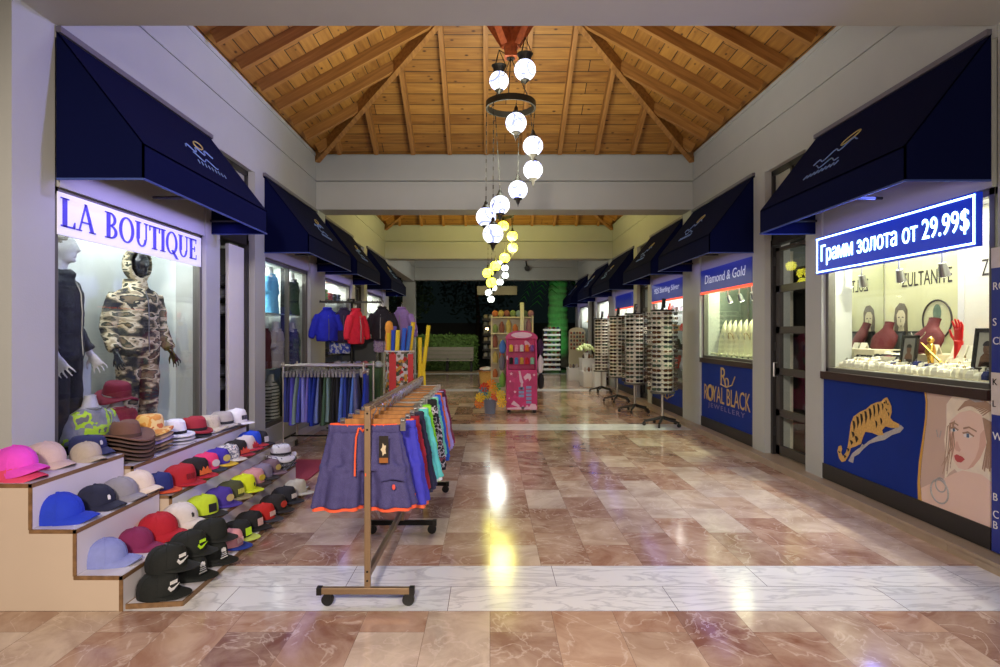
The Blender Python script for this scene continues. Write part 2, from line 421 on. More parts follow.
# ---- beams with lip and groove
for k, (a, b) in enumerate(BEAMS):
    t = MB(); t.box(XL-.5, XR+.5, a+.06, b-.06, BEAM_Z+.04, EAVE+.09)
    t.box(XL-.5, XR+.5, a, b, BEAM_Z+.02, 3.955); t.box(XL-.5, XR+.5, a, b, 3.972, EAVE)
    t.box(XL-.5, XR+.5, a-.02, b+.02, BEAM_Z, BEAM_Z+.07)
    struct(t.build('trim_%d' % (k+5), PL), 'plastered cross beam, %s' % ['nearest, along the top edge','second from the camera','third, lit yellow','farthest, before the garden'][k], 'beam')

# ---- shop front openings per bay
BAYS = []
for k in range(3):
    b = BEAMS[k][1] if k else 3.92; e = BEAMS[k+1][0]
    BAYS.append(dict(b=b, e=e, A=(b, b+1.98), D=(b+2.28, b+3.2), B=(b+3.53, e-.4)))
def wall_side(side):
    s = -1 if side == 'left' else 1; X = XL if s < 0 else XR; Xo = X+s*.28
    t = MB()
    yend = 22.82 if s > 0 else 22.82
    # upper wall with a groove
    t.box(X+s*.015, Xo, 3.885, yend, 3.45, EAVE+.02); t.box(X+s*.05, Xo, 3.885, yend, EAVE, EAVE+.09)
    t.box(X, Xo, 3.885, yend, 3.972, EAVE); t.box(X, Xo, 3.885, yend, 3.42, 3.955)
    # ledge at the top
    t.box(X-s*.012, X+s*.06, 3.885, yend, EAVE-.03, EAVE+.02)
    nb = 3 if s > 0 else 2
    for q in range(nb):
        B = BAYS[q]
        t.box(X, Xo, B['A'][0], B['A'][1], 2.46, 3.42)                     # wall behind the awnings
        t.box(X, Xo, B['B'][0], B['e'], 2.46, 3.42)
        t.box(X-s*.02, Xo, B['A'][1], B['D'][0], .05, 3.42)                # columns either side of the door
        t.box(X-s*.02, Xo, B['D'][1], B['B'][0], .05, 3.42)
        t.box(X-s*.03, Xo, B['B'][1], B['e']+.0, .05, 3.42)
        t.box(X-s*.03, X+s*.4, BEAMS[q+1][0], BEAMS[q+1][1], .0, 3.52)     # pier under the beam
        t.box(X, Xo, B['B'][0], B['B'][1], .05, .3 if s < 0 else .08); t.box(X, Xo, B['A'][0], B['A'][1], .05, .45 if s < 0 else .08)
    t.box(X+s*.004, X+s*1.6, 3.53, 3.88, 0, 3.54)                       # near pier
    if s < 0:
        t.box(X-s*0, X+s*.45, 22.4, 22.82, 0, 3.52)
        t.box(X, X+s*.25, 16.05, 16.47, 0, 3.52)
    o = struct(t.build('wall_%s' % side, PL), '%s arcade wall of pale plaster with shop openings' % side, 'wall')
    return o
wall_side('left'); wall_side('right')
t = MB(); t.box(XL-1.6, XL-1.45, 3.92, 16.2, 0, 3.4); struct(t.build('wall_back_left', PL), 'back wall of the left shops', 'wall')
t = MB(); t.box(XR+1.45, XR+1.6, 3.92, 22.4, 0, 3.4); struct(t.build('wall_back_right', PL), 'back wall of the right shops', 'wall')

# ---- hip roofs of pine planks
def roof(k, label):
    y0, y1 = BEAMS[k][1], BEAMS[k+1][0]; x0, x1 = XL, XR; z = EAVE+.055; cxm = (x0+x1)/2; cym = (y0+y1)/2; rise = 1.68
    T = Vector((cxm, cym, z+rise))
    root = sroot('ceiling', label, 'ceiling', (cxm, cym, z))
    corners = [Vector((x0,y0,z)), Vector((x1,y0,z)), Vector((x1,y1,z)), Vector((x0,y1,z))]
    for q in range(4):
        A, B = corners[q], corners[(q+1) % 4]; mid = (A+B)/2
        ex = (B-A).normalized(); ey = (T-mid).normalized(); ez = ex.cross(ey)
        if ez.z < 0: ez = -ez
        W = (B-A).length; Lh = (T-mid).length
        M = Matrix((ex, ey, ez)).transposed().to_4x4(); M.translation = mid-root.location
        p = MB(); w = W/2+.05
        p.prism([(-w, -.05, 0), (w, -.05, 0), (0, Lh, 0)], (0, 0, .04))
        o = p.build('plank_slope', PLANK, root, world=False); o.matrix_local = M
        n = int(W/2/.585)
        for j in range(-n-1, n+2):
            xo = (j+.5)*.585 if j >= 0 else (j+.5)*.585
            if abs(xo) > W/2-.12: continue
            yl = Lh*(1-abs(xo)/(W/2))-.06
            if yl < .15: continue
            r = MB(); r.box(-.032, .032, .07, yl, -.14, -.002)
            ro = r.build('rafter', RAFT, root, world=False)
            ro.matrix_local = M @ Matrix.Translation((xo, 0, 0))
    for c in corners:
        r = MB(); r.bar(c-Vector((0,0,.09)), T-Vector((0,0,.11)), .085, .19); r.build('hip_rafter', RAFT, root)
    r = MB(); r.box(cxm-.07, cxm+.07, cym-.07, cym+.07, 4.62, z+rise-.05); r.build('king_post', POST, root)
    for sx, sy in ((-1,-1),(1,-1),(1,1),(-1,1)):
        r = MB(); r.bar(Vector((cxm+sx*.04, cym+sy*.04, 4.78)), Vector((cxm+sx*.5, cym+sy*.5, 5.72)), .09, .12); r.build('strut', POST, root)
    return root
roof(0, 'pine plank hip roof over the nearest bay, with rafters and king post')
roof(1, 'pine plank hip roof over the second bay, glimpsed past the beam')
roof(2, 'pine plank hip roof over the farthest bay')

# ---- awnings
LOGO_GOLD = mat('logo_gold', rgb(196,176,110), .6, var=.03); LOGO_BLUE = mat('logo_pale_blue', rgb(120,150,210), .6, var=.03)
def awning(side, y0, y1, label, strip=2):
    s = -1 if side == 'left' else 1; X = XL if s < 0 else XR; d = .57; zt, zv, zb = 3.46, 2.73, 2.5
    t = thing('awning', label, 'awning', (X, (y0+y1)/2, zb), group='navy shop awnings')
    prof = [(X-s*.005, zt), (X-s*d, zv), (X-s*d, zb)]
    c = MB(); n = .012
    # sloping cover, valance and the two cheeks, all with cloth thickness
    c.prism([(prof[0][0], y0, zt), (prof[0][0], y1, zt), (prof[1][0], y1, zv), (prof[1][0], y0, zv)], (0, 0, -n))
    c.prism([(X-s*d, y0, zv), (X-s*d, y1, zv), (X-s*d, y1, zb), (X-s*d, y0, zb)], (s*n, 0, 0))
    for y, q in ((y0, n), (y1, -n)):
        c.prism([(X-s*.005, y, zt), (X-s*d, y, zv), (X-s*d, y, zb), (X-s*.005, y, zb)], (0, q, 0))
    c.build('canopy', NAVY, t)
    h = MB(); h.tube([(X-s*.01, y0, zb), (X-s*d, y0, zb), (X-s*d, y1, zb), (X-s*.01, y1, zb)], .008, 6); h.build('hem_piping', mat('hem_lit_blue', rgb(60,80,150), .6), t)  # hem coloured blue for the sign light caught along its edge
    fr = MB(); fr.tube([(X-s*.03, y0+.05, 2.62), (X-s*(d-.03), y0+.05, 2.62), (X-s*(d-.03), y1-.05, 2.62), (X-s*.03, y1-.05, 2.62)], .014, 6)
    fr.tube([(X-s*.03, (y0+y1)/2, 2.62), (X-s*(d-.03), (y0+y1)/2, 2.62)], .012, 6); fr.build('frame', DARKFR, t)
    hd = MB(); hd.box(X-s*.035, X, y0, y1, zt-.01, zt+.03); hd.build('head_rail', mat('head_rail', rgb(110,108,120), .5, .3), t)
    # printed emblem: gold oval over loose scrolls
    v1 = Vector((prof[0][0], 0, zt)); v2 = Vector((prof[1][0], 0, zv)); up = (v1-v2).normalized(); nrm = Vector((-s*abs(up.z), 0, abs(up.x)))
    def at(u, v): return Vector((0, (y0+y1)/2 + .18*(1) + u*s*-1, 0)) + Vector((v2.x, 0, v2.z)) + up*v + nrm*.004
    lg = MB()
    ov = [at(.10*math.cos(a)+.12, .52+.045*math.sin(a)+.03*math.cos(a)) for a in (2*PI*k/24 for k in range(25))]
    lg.tube(ov, .006, 5); lo = lg.build('logo', LOGO_GOLD, t)
    lb = MB()
    lb.tube([at(-.28+.03*k, .36+.035*math.sin(k*.9)+.006*k) for k in range(20)], .006, 5)
    lb.tube([at(-.2+.03*k, .30+.03*math.cos(k*.8)) for k in range(14)], .005, 5)
    for k in range(9): lb.tube([at(-.26+.06*k, .19), at(-.235+.06*k, .235)], .005, 4)
    lb.build('scroll', LOGO_BLUE, lo)
    li = bpy.data.lights.new('awning_strip', 'AREA'); li.shape = 'RECTANGLE'; li.size = (y1-y0)*.9; li.size_y = .05; li.energy = strip; li.color = (.42,.34,1)
    lo = bpy.data.objects.new('awning_strip', li); COL.objects.link(lo); lo.location = (X-s*.2, (y0+y1)/2, 2.6); lo.rotation_euler = (0, 0, PI/2)
    return t
AW = ['over the shop window with the blue lettering', 'over the window of headless shirt forms', 'over the window behind the jacket stand', 'farthest along the left wall, before the open garden gap']
k = 0
for q in range(2):
    B = BAYS[q]
    awning('left', B['b']-(.04 if q == 0 else 0), B['b']+2.1, 'navy cloth awning '+AW[k], 9 if q == 0 else 3); k += 1
    awning('left', B['b']+3.5, B['e']-.04, 'navy cloth awning '+AW[k]); k += 1
AR = ['over the lit blue ticker sign and jewellery window', 'over the window of white necklace forms', 'over the silver shop window behind the nearest sunglasses stand', 'fourth along the right wall, with a violet light beneath', 'second from the garden end of the right wall', 'last one on the right wall, beside the green-lit palm']
k = 0
for q in range(3):
    B = BAYS[q]
    awning('right', B['b'], B['b']+2.1, 'navy cloth awning '+AR[k]); k += 1
    awning('right', B['b']+3.5, B['e']-.04, 'navy cloth awning '+AR[k]); k += 1

# ---- shop windows: frame > pane; lit display box behind
DISP = .62
NWIN = [0]
def shop_window(side, y0, y1, z0, z1, back, label, deck=None, mirror=False, deckmat=None, mull=(), light=(1,.97,.9), power=30, sidemat=None, spill=1.3):
    s = -1 if side == 'left' else 1; X = XL if s < 0 else XR
    NWIN[0] += 1
    root = sroot('window_%d' % NWIN[0], label, 'window', (X, (y0+y1)/2, z0))
    fr = MB(); w = .05
    for a, b, c, d in ((y0, y0+w, z0, z1), (y1-w, y1, z0, z1), (y0, y1, z0, z0+w), (y0, y1, z1-w, z1)):
        fr.box(X+s*.02, X+s*.09, a, b, c, d)
    for yy in mull: fr.box(X+s*.02, X+s*.08, yy-.02, yy+.02, z0, z1)
    fr.build('window_frame', FRAME, root, bevel=.004)
    gl = MB(); gl.box(X+s*.045, X+s*.052, y0+w*.6, y1-w*.6, z0+w*.6, z1-w*.6); gl.build('pane', GLASS, root)
    bk = MB(); bk.box(X+s*(DISP+.0), X+s*(DISP+.04), y0-.06, y1+.06, z0-.1, z1+.12); bk.build('display_back', back, root)
    sd = MB(); sd.box(X+s*.285, X+s*DISP, y0-.06, y0-.02, z0-.1, z1+.12); sd.build('display_side', sidemat or back, root)
    sd = MB(); sd.box(X+s*.285, X+s*DISP, y1+.02, y1+.06, z0-.1, z1+.12); sd.build('display_side', mat('mirror', (.85,.87,.85), .02, 1.0, var=0) if mirror else (sidemat or back), root)
    tp = MB(); tp.box(X+s*.1, X+s*DISP, y0-.02, y1+.02, z1+.06, z1+.1); tp.build('display_ceiling', WHITE, root)
    dk = MB(); dk.box(X+s*.1, X+s*DISP, y0-.02, y1+.02, z0-.06, z0+.0); dk.build('display_deck', deckmat or WHITE, root)
    if power:
        li = bpy.data.lights.new('display_strip', 'AREA'); li.shape = 'RECTANGLE'; li.size = (y1-y0)*.9; li.size_y = .12; li.energy = power; li.color = light
        lo = bpy.data.objects.new('display_strip', li); COL.objects.link(lo); lo.location = (X+s*.38, (y0+y1)/2, z1+.05); lo.rotation_euler = (0, 0, PI/2)
        for q in range(3):                                          # the spots that spill out over the walkway
            li = bpy.data.lights.new('display_spot', 'SPOT'); li.energy = power*spill; li.color = light; li.spot_size = math.radians(125); li.spot_blend = .7; li.shadow_soft_size = .03
            lo = bpy.data.objects.new('display_spot', li); COL.objects.link(lo); lo.location = (X+s*.52, y0+(y1-y0)*(.2+.3*q), z1-.05)
            lo.rotation_euler = Vector((-s*.8, 0, -.6)).to_track_quat('-Z', 'Y').to_euler()
    return root
# ================================================================ SHOP FRONTS
BACKW = mat('display_white', rgb(206,212,210), .6, var=.03)
BACKC = mat('display_cream', rgb(214,212,176), .6, var=.05)
SHELFW = mat('shelf_white', rgb(224,224,220), .4, var=.03)
W1 = shop_window('left', 3.885, 5.9, .45, 2.46, BACKW, 'tall bright shop window under the lettering, behind the hat steps', power=10, light=(.93,.97,1), spill=2.6)
W2 = shop_window('left', 7.45, 9.3, .3, 2.46, BACKW, 'left window with headless shirt forms on two glass shelves', mull=(8.45,), power=20, light=(.98,1,.93))
W3 = shop_window('left', 10.12, 12.1, .3, 2.46, BACKW, 'left window with packed shelves behind the jacket stand', power=26)
W4 = shop_window('left', 13.65, 15.65, .3, 2.46, BACKW, 'last window on the left wall', power=22)
W5 = shop_window('right', 3.92, 5.9, 1.12, 2.46, BACKC, 'jewellery window below the blue ticker sign', mirror=True, spill=3.4, power=20, light=(1,.96,.78), deckmat=mat('deck_cream', rgb(222,214,190), .5))
W6 = shop_window('right', 7.45, 9.3, 1.12, 2.46, mat('display_grey', rgb(96,104,96), .5, var=.3, scale=6), 'jewellery window with a row of white necklace forms', power=24, spill=2.4, light=(.93,1,.62))
W7 = shop_window('right', 10.12, 12.1, .6, 2.46, BACKW, 'silver shop window behind the nearest sunglasses stand', power=30, light=(1,.93,.82))
W8 = shop_window('right', 13.75, 15.6, .6, 2.46, BACKW, 'window under the fourth awning, behind sunglasses stands', power=26, light=(1,.93,.8))
W9 = shop_window('right', 16.47, 18.45, .3, 2.46, BACKW, 'bright white window near the garden end', power=30)
W10 = shop_window('right', 20.0, 22.0, .3, 2.46, BACKW, 'last window on the right wall', power=26)
# lettering strokes for the boutique sign: thick and thin serif capitals drawn as polygons, unit height 1
def serif_word(word, th=.18, tn=.06):
    b = MB(); x = 0.0
    def q(pts): b.prism([(p[0]+x, p[1], 0) for p in pts], (0, 0, .004))
    def stem(cx, w, y0=0, y1=1): q([(cx-w/2, y0), (cx+w/2, y0), (cx+w/2, y1), (cx-w/2, y1)])
    def slab(cx, y, w, h=.045): q([(cx-w/2, y), (cx+w/2, y), (cx+w/2, y+h), (cx-w/2, y+h)])
    def ring(cx, cy, rx, ry, wx, wy, a0=0, a1=360, n=28):
        o = []; i = []
        for k in range(n+1):
            a = math.radians(a0+(a1-a0)*k/n); o.append((cx+rx*math.cos(a), cy+ry*math.sin(a))); i.append((cx+(rx-wx)*math.cos(a), cy+(ry-wy)*math.sin(a)))
        for k in range(n): q([i[k], o[k], o[k+1], i[k+1]])
    for ch in word:
        if ch == ' ': x += .42; continue
        if ch == 'L':
            stem(.17, th); slab(.17, .955, .34); slab(.3, 0, .58, tn); q([(.52,0),(.6,0),(.6,.24),(.57,.24),(.5,tn)]); w = .66
        elif ch == 'A':
            q([(.08,0),(.14,0),(.43,.97),(.37,1)]); q([(.34,1),(.44,1),(.78,0),(.62,0)]); slab(.42, .3, .4, tn); slab(.1, 0, .24); slab(.7, 0, .3); w = .88
        elif ch == 'B':
            stem(.17, th); slab(.17, .955, .34); slab(.17, 0, .34); ring(.26, .74, .3, .26, .13, tn, -90, 90); ring(.26, .26, .36, .26, .14, tn, -90, 90); w = .7
        elif ch == 'O': ring(.43, .5, .41, .52, .15, tn); w = .9
        elif ch == 'U':
            stem(.18, th, .3, 1); stem(.66, .07, .3, 1); slab(.18, .955, .34); slab(.66, .955, .26); ring(.39, .3, .285, .32, .12, tn, 180, 360); w = .84
        elif ch == 'T':
            stem(.36, th); slab(.36, 1-tn, .68, tn); slab(.36, 0, .34); q([(.02,1),(.06,1),(.09,.78),(.02,.76)]); q([(.66,1),(.7,1),(.7,.76),(.63,.78)]); w = .74
        elif ch == 'I': stem(.17, th); slab(.17, .955, .34); slab(.17, 0, .34); w = .36
        elif ch == 'Q':
            ring(.43, .5, .41, .52, .15, tn); q([(.4,.16),(.52,.2),(.92,-.2),(.74,-.2)]); w = .9
        elif ch == 'E':
            stem(.17, th); slab(.17, .955, .34); slab(.32, 0, .56, tn); slab(.32, 1-tn, .54, tn); slab(.32, .48, .3, tn)
            q([(.56,0),(.6,0),(.6,.24),(.57,.24)]); q([(.54,1),(.58,1),(.58,.78),(.55,.78)]); q([(.44,.38),(.48,.38),(.48,.64),(.44,.64)]); w = .66
        x += w
    return b
t = thing('shop_sign', 'white sign band with violet serif lettering along the window top', 'sign', (XL, 4.9, 2.16))
b = MB(); b.box(XL-.03, XL-.012, 3.92, 5.86, 2.15, 2.43)
SIGNW = mat('sign_white', rgb(238,238,246), .5, var=.02, emit=.2, ecol=rgb(236,238,255)); b.build('sign_panel', SIGNW, t)
b = fit(serif_word('LA BOUTIQUE'), 1.82, .235); place(b, M_LEFT, (XL-.011, 4.85, 2.285))
b.build('lettering', mat('violet_letter', rgb(72,66,196), .5, var=.02, emit=.12, ecol=rgb(80,70,220)), t)

# ---- doors
def transom(side, y0, y1, label, n):
    s = -1 if side == 'left' else 1; X = XL if s < 0 else XR
    root = sroot('window_%d' % (20+n), label, 'window', (X, (y0+y1)/2, 2.62))
    fr = MB(); w = .045
    for a, b, c, d in ((y0, y0+w, 2.6, 3.42), (y1-w, y1, 2.6, 3.42), (y0, y1, 3.36, 3.42), (y0, y1, 2.6, 2.68), ((y0+y1)/2-.02, (y0+y1)/2+.02, 2.6, 3.42)): fr.box(X+s*.06, X+s*.13, a, b, c, d)
    fr.build('window_frame', DARKFR, root)
    gl = MB(); gl.box(X+s*.09, X+s*.097, y0+.03, y1-.03, 2.62, 3.4); gl.build('pane', mat('frosted_pane', rgb(168,166,150), .25, var=.05), root)
def glass_door(side, y0, y1, label, n):
    s = -1 if side == 'left' else 1; X = XL if s < 0 else XR
    root = sroot('door_%d' % n, label, 'door', (X+s*.1, (y0+y1)/2, .08))
    j = MB()
    for a, b, c, d in ((y0, y0+.05, .08, 2.6), (y1-.05, y1, .08, 2.6), (y0, y1, 2.54, 2.6)): j.box(X+s*.05, X+s*.15, a, b, c, d)
    j.build('door_frame', DARKFR, root)
    l = MB(); a, b = y0+.07, y1-.07
    for c, d in ((a, a+.09), (b-.09, b)): l.box(X+s*.08, X+s*.125, c, d, .1, 2.5)
    rows = 5; zs = [.1+2.4*k/rows for k in range(rows+1)]
    for k, z in enumerate(zs): l.box(X+s*.08, X+s*.125, a, b, z-(0 if k == 0 else .04), z+(.1 if k == 0 else .04 if k < rows else 0))
    l.build('door_leaf', mat('door_brown_grey', rgb(58,54,52), .45, var=.05), root)
    gl = MB(); gl.box(X+s*.1, X+s*.106, a+.05, b-.05, .12, 2.48); gl.build('pane', GLASS, root)
    h = MB(); h.tube([(X-s*.0+s*.07, b-.05, 1.0), (X+s*.03, b-.05, 1.0), (X+s*.03, b-.05, 1.16), (X+s*.07, b-.05, 1.16)], .009, 8); h.build('door_handle', CHROME, root)
    for z in (.3, 1.3, 2.3):
        h = MB(); h.cyl((X+s*.075, y1-.06, z), (X+s*.075, y1-.06, z+.1), .014); h.build('hinge', BLKPL, root)
    return root
glass_door('right', 6.2, 7.12, 'five pane glass door between the two jewellery windows', 1)
glass_door('right', 12.4, 13.32, 'glass door beyond the silver shop window', 2)
glass_door('right', 18.75, 19.67, 'glass door near the garden end of the right wall', 3)
for n, (sd, y, lb) in enumerate([('left', 6.2, 'small transom window above the white door'), ('right', 6.2, 'small transom window above the five pane glass door'), ('left', 12.4, 'transom window above the far left door'), ('right', 12.4, 'transom window beyond the second awning on the right wall'), ('right', 18.75, 'transom window near the garden end')]): transom(sd, y, y+.92, lb, n)
# left door: a white leaf standing ajar in a dark frame
r = sroot('door_4', 'white door leaf standing ajar in a dark frame, behind the white hat', 'door', (XL-.1, 6.66, .08))
j = MB()
for a, b, c, d in ((6.2, 6.25, .08, 2.6), (7.05, 7.12, .08, 2.6), (6.2, 7.12, 2.54, 2.6)): j.box(XL-.15, XL-.05, a, b, c, d)
j.build('door_frame', DARKFR, r)
l = MB(); l.box(XL-.12, XL-.08, 6.64, 7.05, .1, 2.5); l.build('door_leaf', WHITE, r, bevel=.004)
glass_door('left', 12.4, 13.32, 'glass door beside the last left window', 5)
for (x, y, e) in ((XR+.85, 6.6, 7), (XL-.85, 6.4, 3), (XR+.85, 12.9, 6), (XL-.85, 12.9, 5), (XR+.85, 19.2, 6)):
    li = bpy.data.lights.new('shop_lamp', 'POINT'); li.energy = e; li.shadow_soft_size = .15; li.color = (1,.95,.85)
    lo = bpy.data.objects.new('shop_lamp', li); COL.objects.link(lo); lo.location = (x, y, 2.3)

# ---- panels under the right-hand windows
PRINTB = mat('print_blue', rgb(8,44,132), .5, var=.3, scale=1.4, spec=.15)
def panel(y0, y1, label, z0=.23, z1=1.06, m=PRINTB):
    t = thing('poster_panel', label, 'poster', (XR, (y0+y1)/2, .09))
    b = MB(); b.box(XR-.0, XR+.05, y0, y1, z0, z1); b.build('print', m, t)
    b = MB(); b.box(XR-.012, XR+.05, y0, y1, .085, z0); b.build('plinth', DARKFR, t)
    b = MB(); b.box(XR-.035, XR+.08, y0, y1, z1, z1+.07); b.build('ledge', mat('ledge_dark', rgb(48,30,28), .4, var=.1), t)
    return t
t = panel(3.92, 5.9, 'blue poster panel with jewelled tiger and blonde woman below the jewellery window')
def pr(pts, m, name, parent, off=.002, X=XR):
    """flat print on the panel at plane X-off"""
    b = MB(); b.poly([(X-off, on_x(px, py, X).y, on_x(px, py, X).z) for px, py in pts]); return b.build(name, m, parent)
def prs(shapes, m, name, parent, off, X=XR):
    b = MB()
    for pts in shapes: b.poly([(X-off, on_x(px, py, X).y, on_x(px, py, X).z) for px, py in pts])
    return b.build(name, m, parent)
SKIN = mat('print_skin', rgb(230,200,186), .4, var=.04, scale=6); SKIN2 = mat('print_skin_rose', rgb(216,176,160), .4, var=.04)
BLOND = mat('print_blond', rgb(234,222,204), .4, var=.16, scale=14); BLOND2 = mat('print_blond_dark', rgb(166,136,116), .4, var=.2, scale=20)
BEIGE = mat('print_beige', rgb(200,174,160), .4, var=.08, scale=2)
GOLD = mat('print_gold', rgb(206,160,70), .4, var=.2, scale=20); TIG = mat('print_tiger', rgb(206,164,90), .4, var=.4, scale=70)
INK = mat('print_ink', rgb(24,18,18), .4, var=.05); SILV = mat('print_silver', rgb(170,168,168), .35, var=.4, scale=90)
def z2(x, y): return (820+x*180/667.0, 380+y*180/667.0)       # coordinates read off an enlarged view of the panel
def Z(*a): return [z2(x, y) for x, y in a]
pr(Z((392,28),(400,80),(398,140),(388,220),(378,300),(372,380),(378,440),(388,484),(672,622),(672,40)), BEIGE, 'beige_ground', t, .0015)
pr(Z((386,27),(392,28),(400,80),(398,140),(388,220),(378,300),(372,380),(378,440),(388,484),(376,476),(364,440),(362,380),(368,300),(380,220),(391,140),(393,80)), GOLD, 'gold_edge', t, .003)
hair = pr(Z((470,90),(490,62),(530,48),(580,52),(630,80),(672,120),(672,420),(640,380),(600,352),(560,350),(520,352),(500,330),(480,345),(462,372),(468,300),(462,220),(470,160)), BLOND, 'woman_hair', t, .003)
pr(Z((388,484),(378,440),(376,400),(420,380),(460,366),(500,345),(530,335),(600,350),(640,380),(672,400),(672,622)), SKIN, 'woman_shoulder', t, .0035)
pr(Z((478,190),(486,150),(520,120),(560,112),(600,130),(618,180),(614,240),(596,290),(570,322),(540,334),(515,326),(498,300),(486,262),(478,230)), SKIN, 'woman_face', t, .004)
prs([Z((596,200),(614,180),(618,240),(596,290),(570,322),(548,332),(578,290),(592,250)), Z((480,200),(490,196),(500,240),(494,270),(486,255))], SKIN2, 'woman_cheek', t, .0045)
lk = []
for k in range(7):                                                # strands: swept back from the brow, and falling beside the cheek
    u = k/6; a = (500-26*u, 150+20*u); m_ = (486-18*u+10*(k % 3), 232+24*u); e_ = (472-6*u+16*math.sin(k), 330+20*math.cos(k*1.7))
    lk.append(Z(a, m_, e_, (e_[0]+2, e_[1]), (m_[0]+3, m_[1]), (a[0]+3, a[1])))
for k in range(16):
    u = k/15; a = (512+92*u, 112-22*math.sin(u*3.1)+20*u*u); m_ = (540+90*u, 78+34*u*u); e_ = (600+60*u, 60+50*u)
    lk.append(Z(a, m_, e_, (e_[0], e_[1]+4), (m_[0]+2, m_[1]+5), (a[0]+4, a[1]+3)))
for k in range(10):
    u = k/9; a = (606+30*u, 140+16*u); m_ = (622+34*u, 230); e_ = (604+60*u, 330+8*math.sin(k*2))
    lk.append(Z(a, m_, e_, (e_[0]+5, e_[1]+3), (m_[0]+5, m_[1]), (a[0]+4, a[1]-2)))
b = MB()
for q, pts in enumerate(lk): b.poly([(XR-.005-.00012*q, on_x(px, py, XR).y, on_x(px, py, XR).z) for px, py in pts])
b.build('woman_lock', BLOND2, t)
prs([Z((486,180),(500,178),(514,188),(500,192),(488,190)), Z((534,198),(552,196),(572,210),(552,216),(536,210))], mat('print_white', rgb(226,222,222), .4), 'eye_white', t, .0055)
prs([Z((494,178),(502,178),(504,190),(496,192)), Z((546,198),(556,199),(556,214),(546,213))], mat('print_iris', rgb(84,110,140), .4), 'iris', t, .006)
prs([Z((482,176),(500,171),(518,184),(514,189),(500,178),(486,183)), Z((530,194),(552,190),(576,207),(572,212),(552,197),(534,200)), Z((482,160),(498,154),(516,166),(516,171),(498,160),(483,166)), Z((534,176),(556,172),(584,188),(584,194),(556,178),(535,183))], BLOND2, 'brow', t, .0065)
prs([Z((506,232),(512,226),(520,250),(526,258),(520,266),(508,262),(502,254))], SKIN2, 'nose', t, .006)
prs([Z((500,280),(510,275),(518,279),(530,284),(540,294),(526,306),(512,304),(503,294))], mat('print_lips', rgb(186,78,84), .4, var=.05), 'lips', t, .006)
prs([Z((540,60),(548,52),(585,66),(620,90),(640,108),(634,116),(600,96),(566,76)), Z((570,74),(578,58),(584,72)), Z((600,92),(610,74),(614,96))], SILV, 'tiara', t, .0065)
b = MB(); c = on_x(*z2(446,413), XR); b.torus((XR-.006, c.y, c.z), .085, .006, 24, 6, M_RIGHT); b.torus((XR-.006, c.y-.01, c.z+.05), .05, .005, 20, 6, M_RIGHT)
b.build('pendant', SILV, t)
prs([Z((432,185),(436,183),(442,210),(438,212)), Z((450,188),(454,187),(448,214),(444,213))], SILV, 'earring', t, .006)
# the tiger brooch: body, legs on a branch, curled tail
tg = pr(Z((112,190),(116,160),(126,135),(150,118),(172,108),(190,92),(212,82),(228,80),(240,68),(250,64),(258,78),(266,96),(268,118),(262,140),(272,152),(296,164),(294,176),(268,178),(244,172),(232,186),(238,204),(218,206),(196,196),(170,192),(160,214),(154,236),(134,246),(116,252),(110,276),(96,300),(82,304),(72,290),(66,264),(70,246),(80,242),(84,256),(80,268),(86,282),(98,268),(104,246),(108,220)), TIG, 'tiger', t, .004)
prs([Z((106,300),(120,272),(140,256),(160,244),(182,226),(206,212),(240,196),(270,184),(300,166),(312,178),(298,194),(268,204),(240,222),(212,228),(186,236),(164,254),(146,274),(128,284),(124,308)), Z((150,250),(158,236),(166,244))], SILV, 'branch', t, .003)
st = []
for (x, y, dx, dy) in ((124,150,8,34),(138,134,8,36),(152,124,8,38),(168,114,8,40),(184,104,8,38),(200,92,6,40),(216,88,6,34),(232,86,5,22),(246,74,4,14),(120,190,9,20),(132,206,10,22),(114,222,9,16),(102,250,8,14),(90,276,8,12),(208,150,6,24),(226,140,6,22),(254,118,5,14),(246,104,5,10),(70,262,8,8)):
    st.append(Z((x-2,y),(x+dx*.8,y+3),(x+dx*1.25,y+dy*.6),(x+dx*.4,y+dy*1.25),(x+dx*.15,y+dy*.6)))
prs(st, INK, 'stripe', tg, .0055)
prs([Z((238,82),(244,80),(246,86),(240,88)), Z((252,88),(256,86),(257,92),(252,93))], INK, 'eye', tg, .006)

t = panel(7.45, 9.3, 'blue panel with large gold lettering below the necklace forms')
GOLDL = mat('gold_letter', rgb(206,172,106), .4, .2, var=.08)
b = place(fit(text_mb('ROYAL BLACK', .3), 1.62, .235), M_RIGHT, (XR-.004, 8.36, .62)); b.build('lettering', GOLDL, t)
b = place(fit(text_mb('JEWELLERY', .2, spacing=1.3), 1.3, .085), M_RIGHT, (XR-.004, 8.36, .43)); b.build('small_lettering', mat('pale_violet_letter', rgb(120,110,160), .4), t)
b = place(fit(text_mb('R', .3), .2, .24), M_RIGHT, (XR-.004, 8.42, .9)); b.torus((XR-.006, 8.3, .82), .06, .008, 20, 6, M_RIGHT); b.tube([(XR-.006, 8.52, .78), (XR-.006, 8.3, .755), (XR-.006, 8.12, .8), (XR-.006, 8.02, .92)], .008, 6)
b.build('logo', GOLDL, t)
b = MB(); c = (XR-.006, 8.92, .62); b.torus(c, .12, .006, 24, 6, M_RIGHT); b.torus(c, .085, .005, 24, 6, M_RIGHT); b.build('round_seal', GOLDL, t)
t = panel(10.12, 12.1, 'blue panel with gold crest under the silver shop window', z1=.55)
b = MB(); b.torus((XR-.006, 11.1, .4), .11, .01, 24, 6, M_RIGHT); b.tube([(XR-.006, 11.5, .34), (XR-.006, 11.1, .3), (XR-.006, 10.7, .4)], .01, 6); b.build('crest', GOLDL, t)
panel(13.75, 15.6, 'dark blue panel under the fourth right awning', z1=.55)
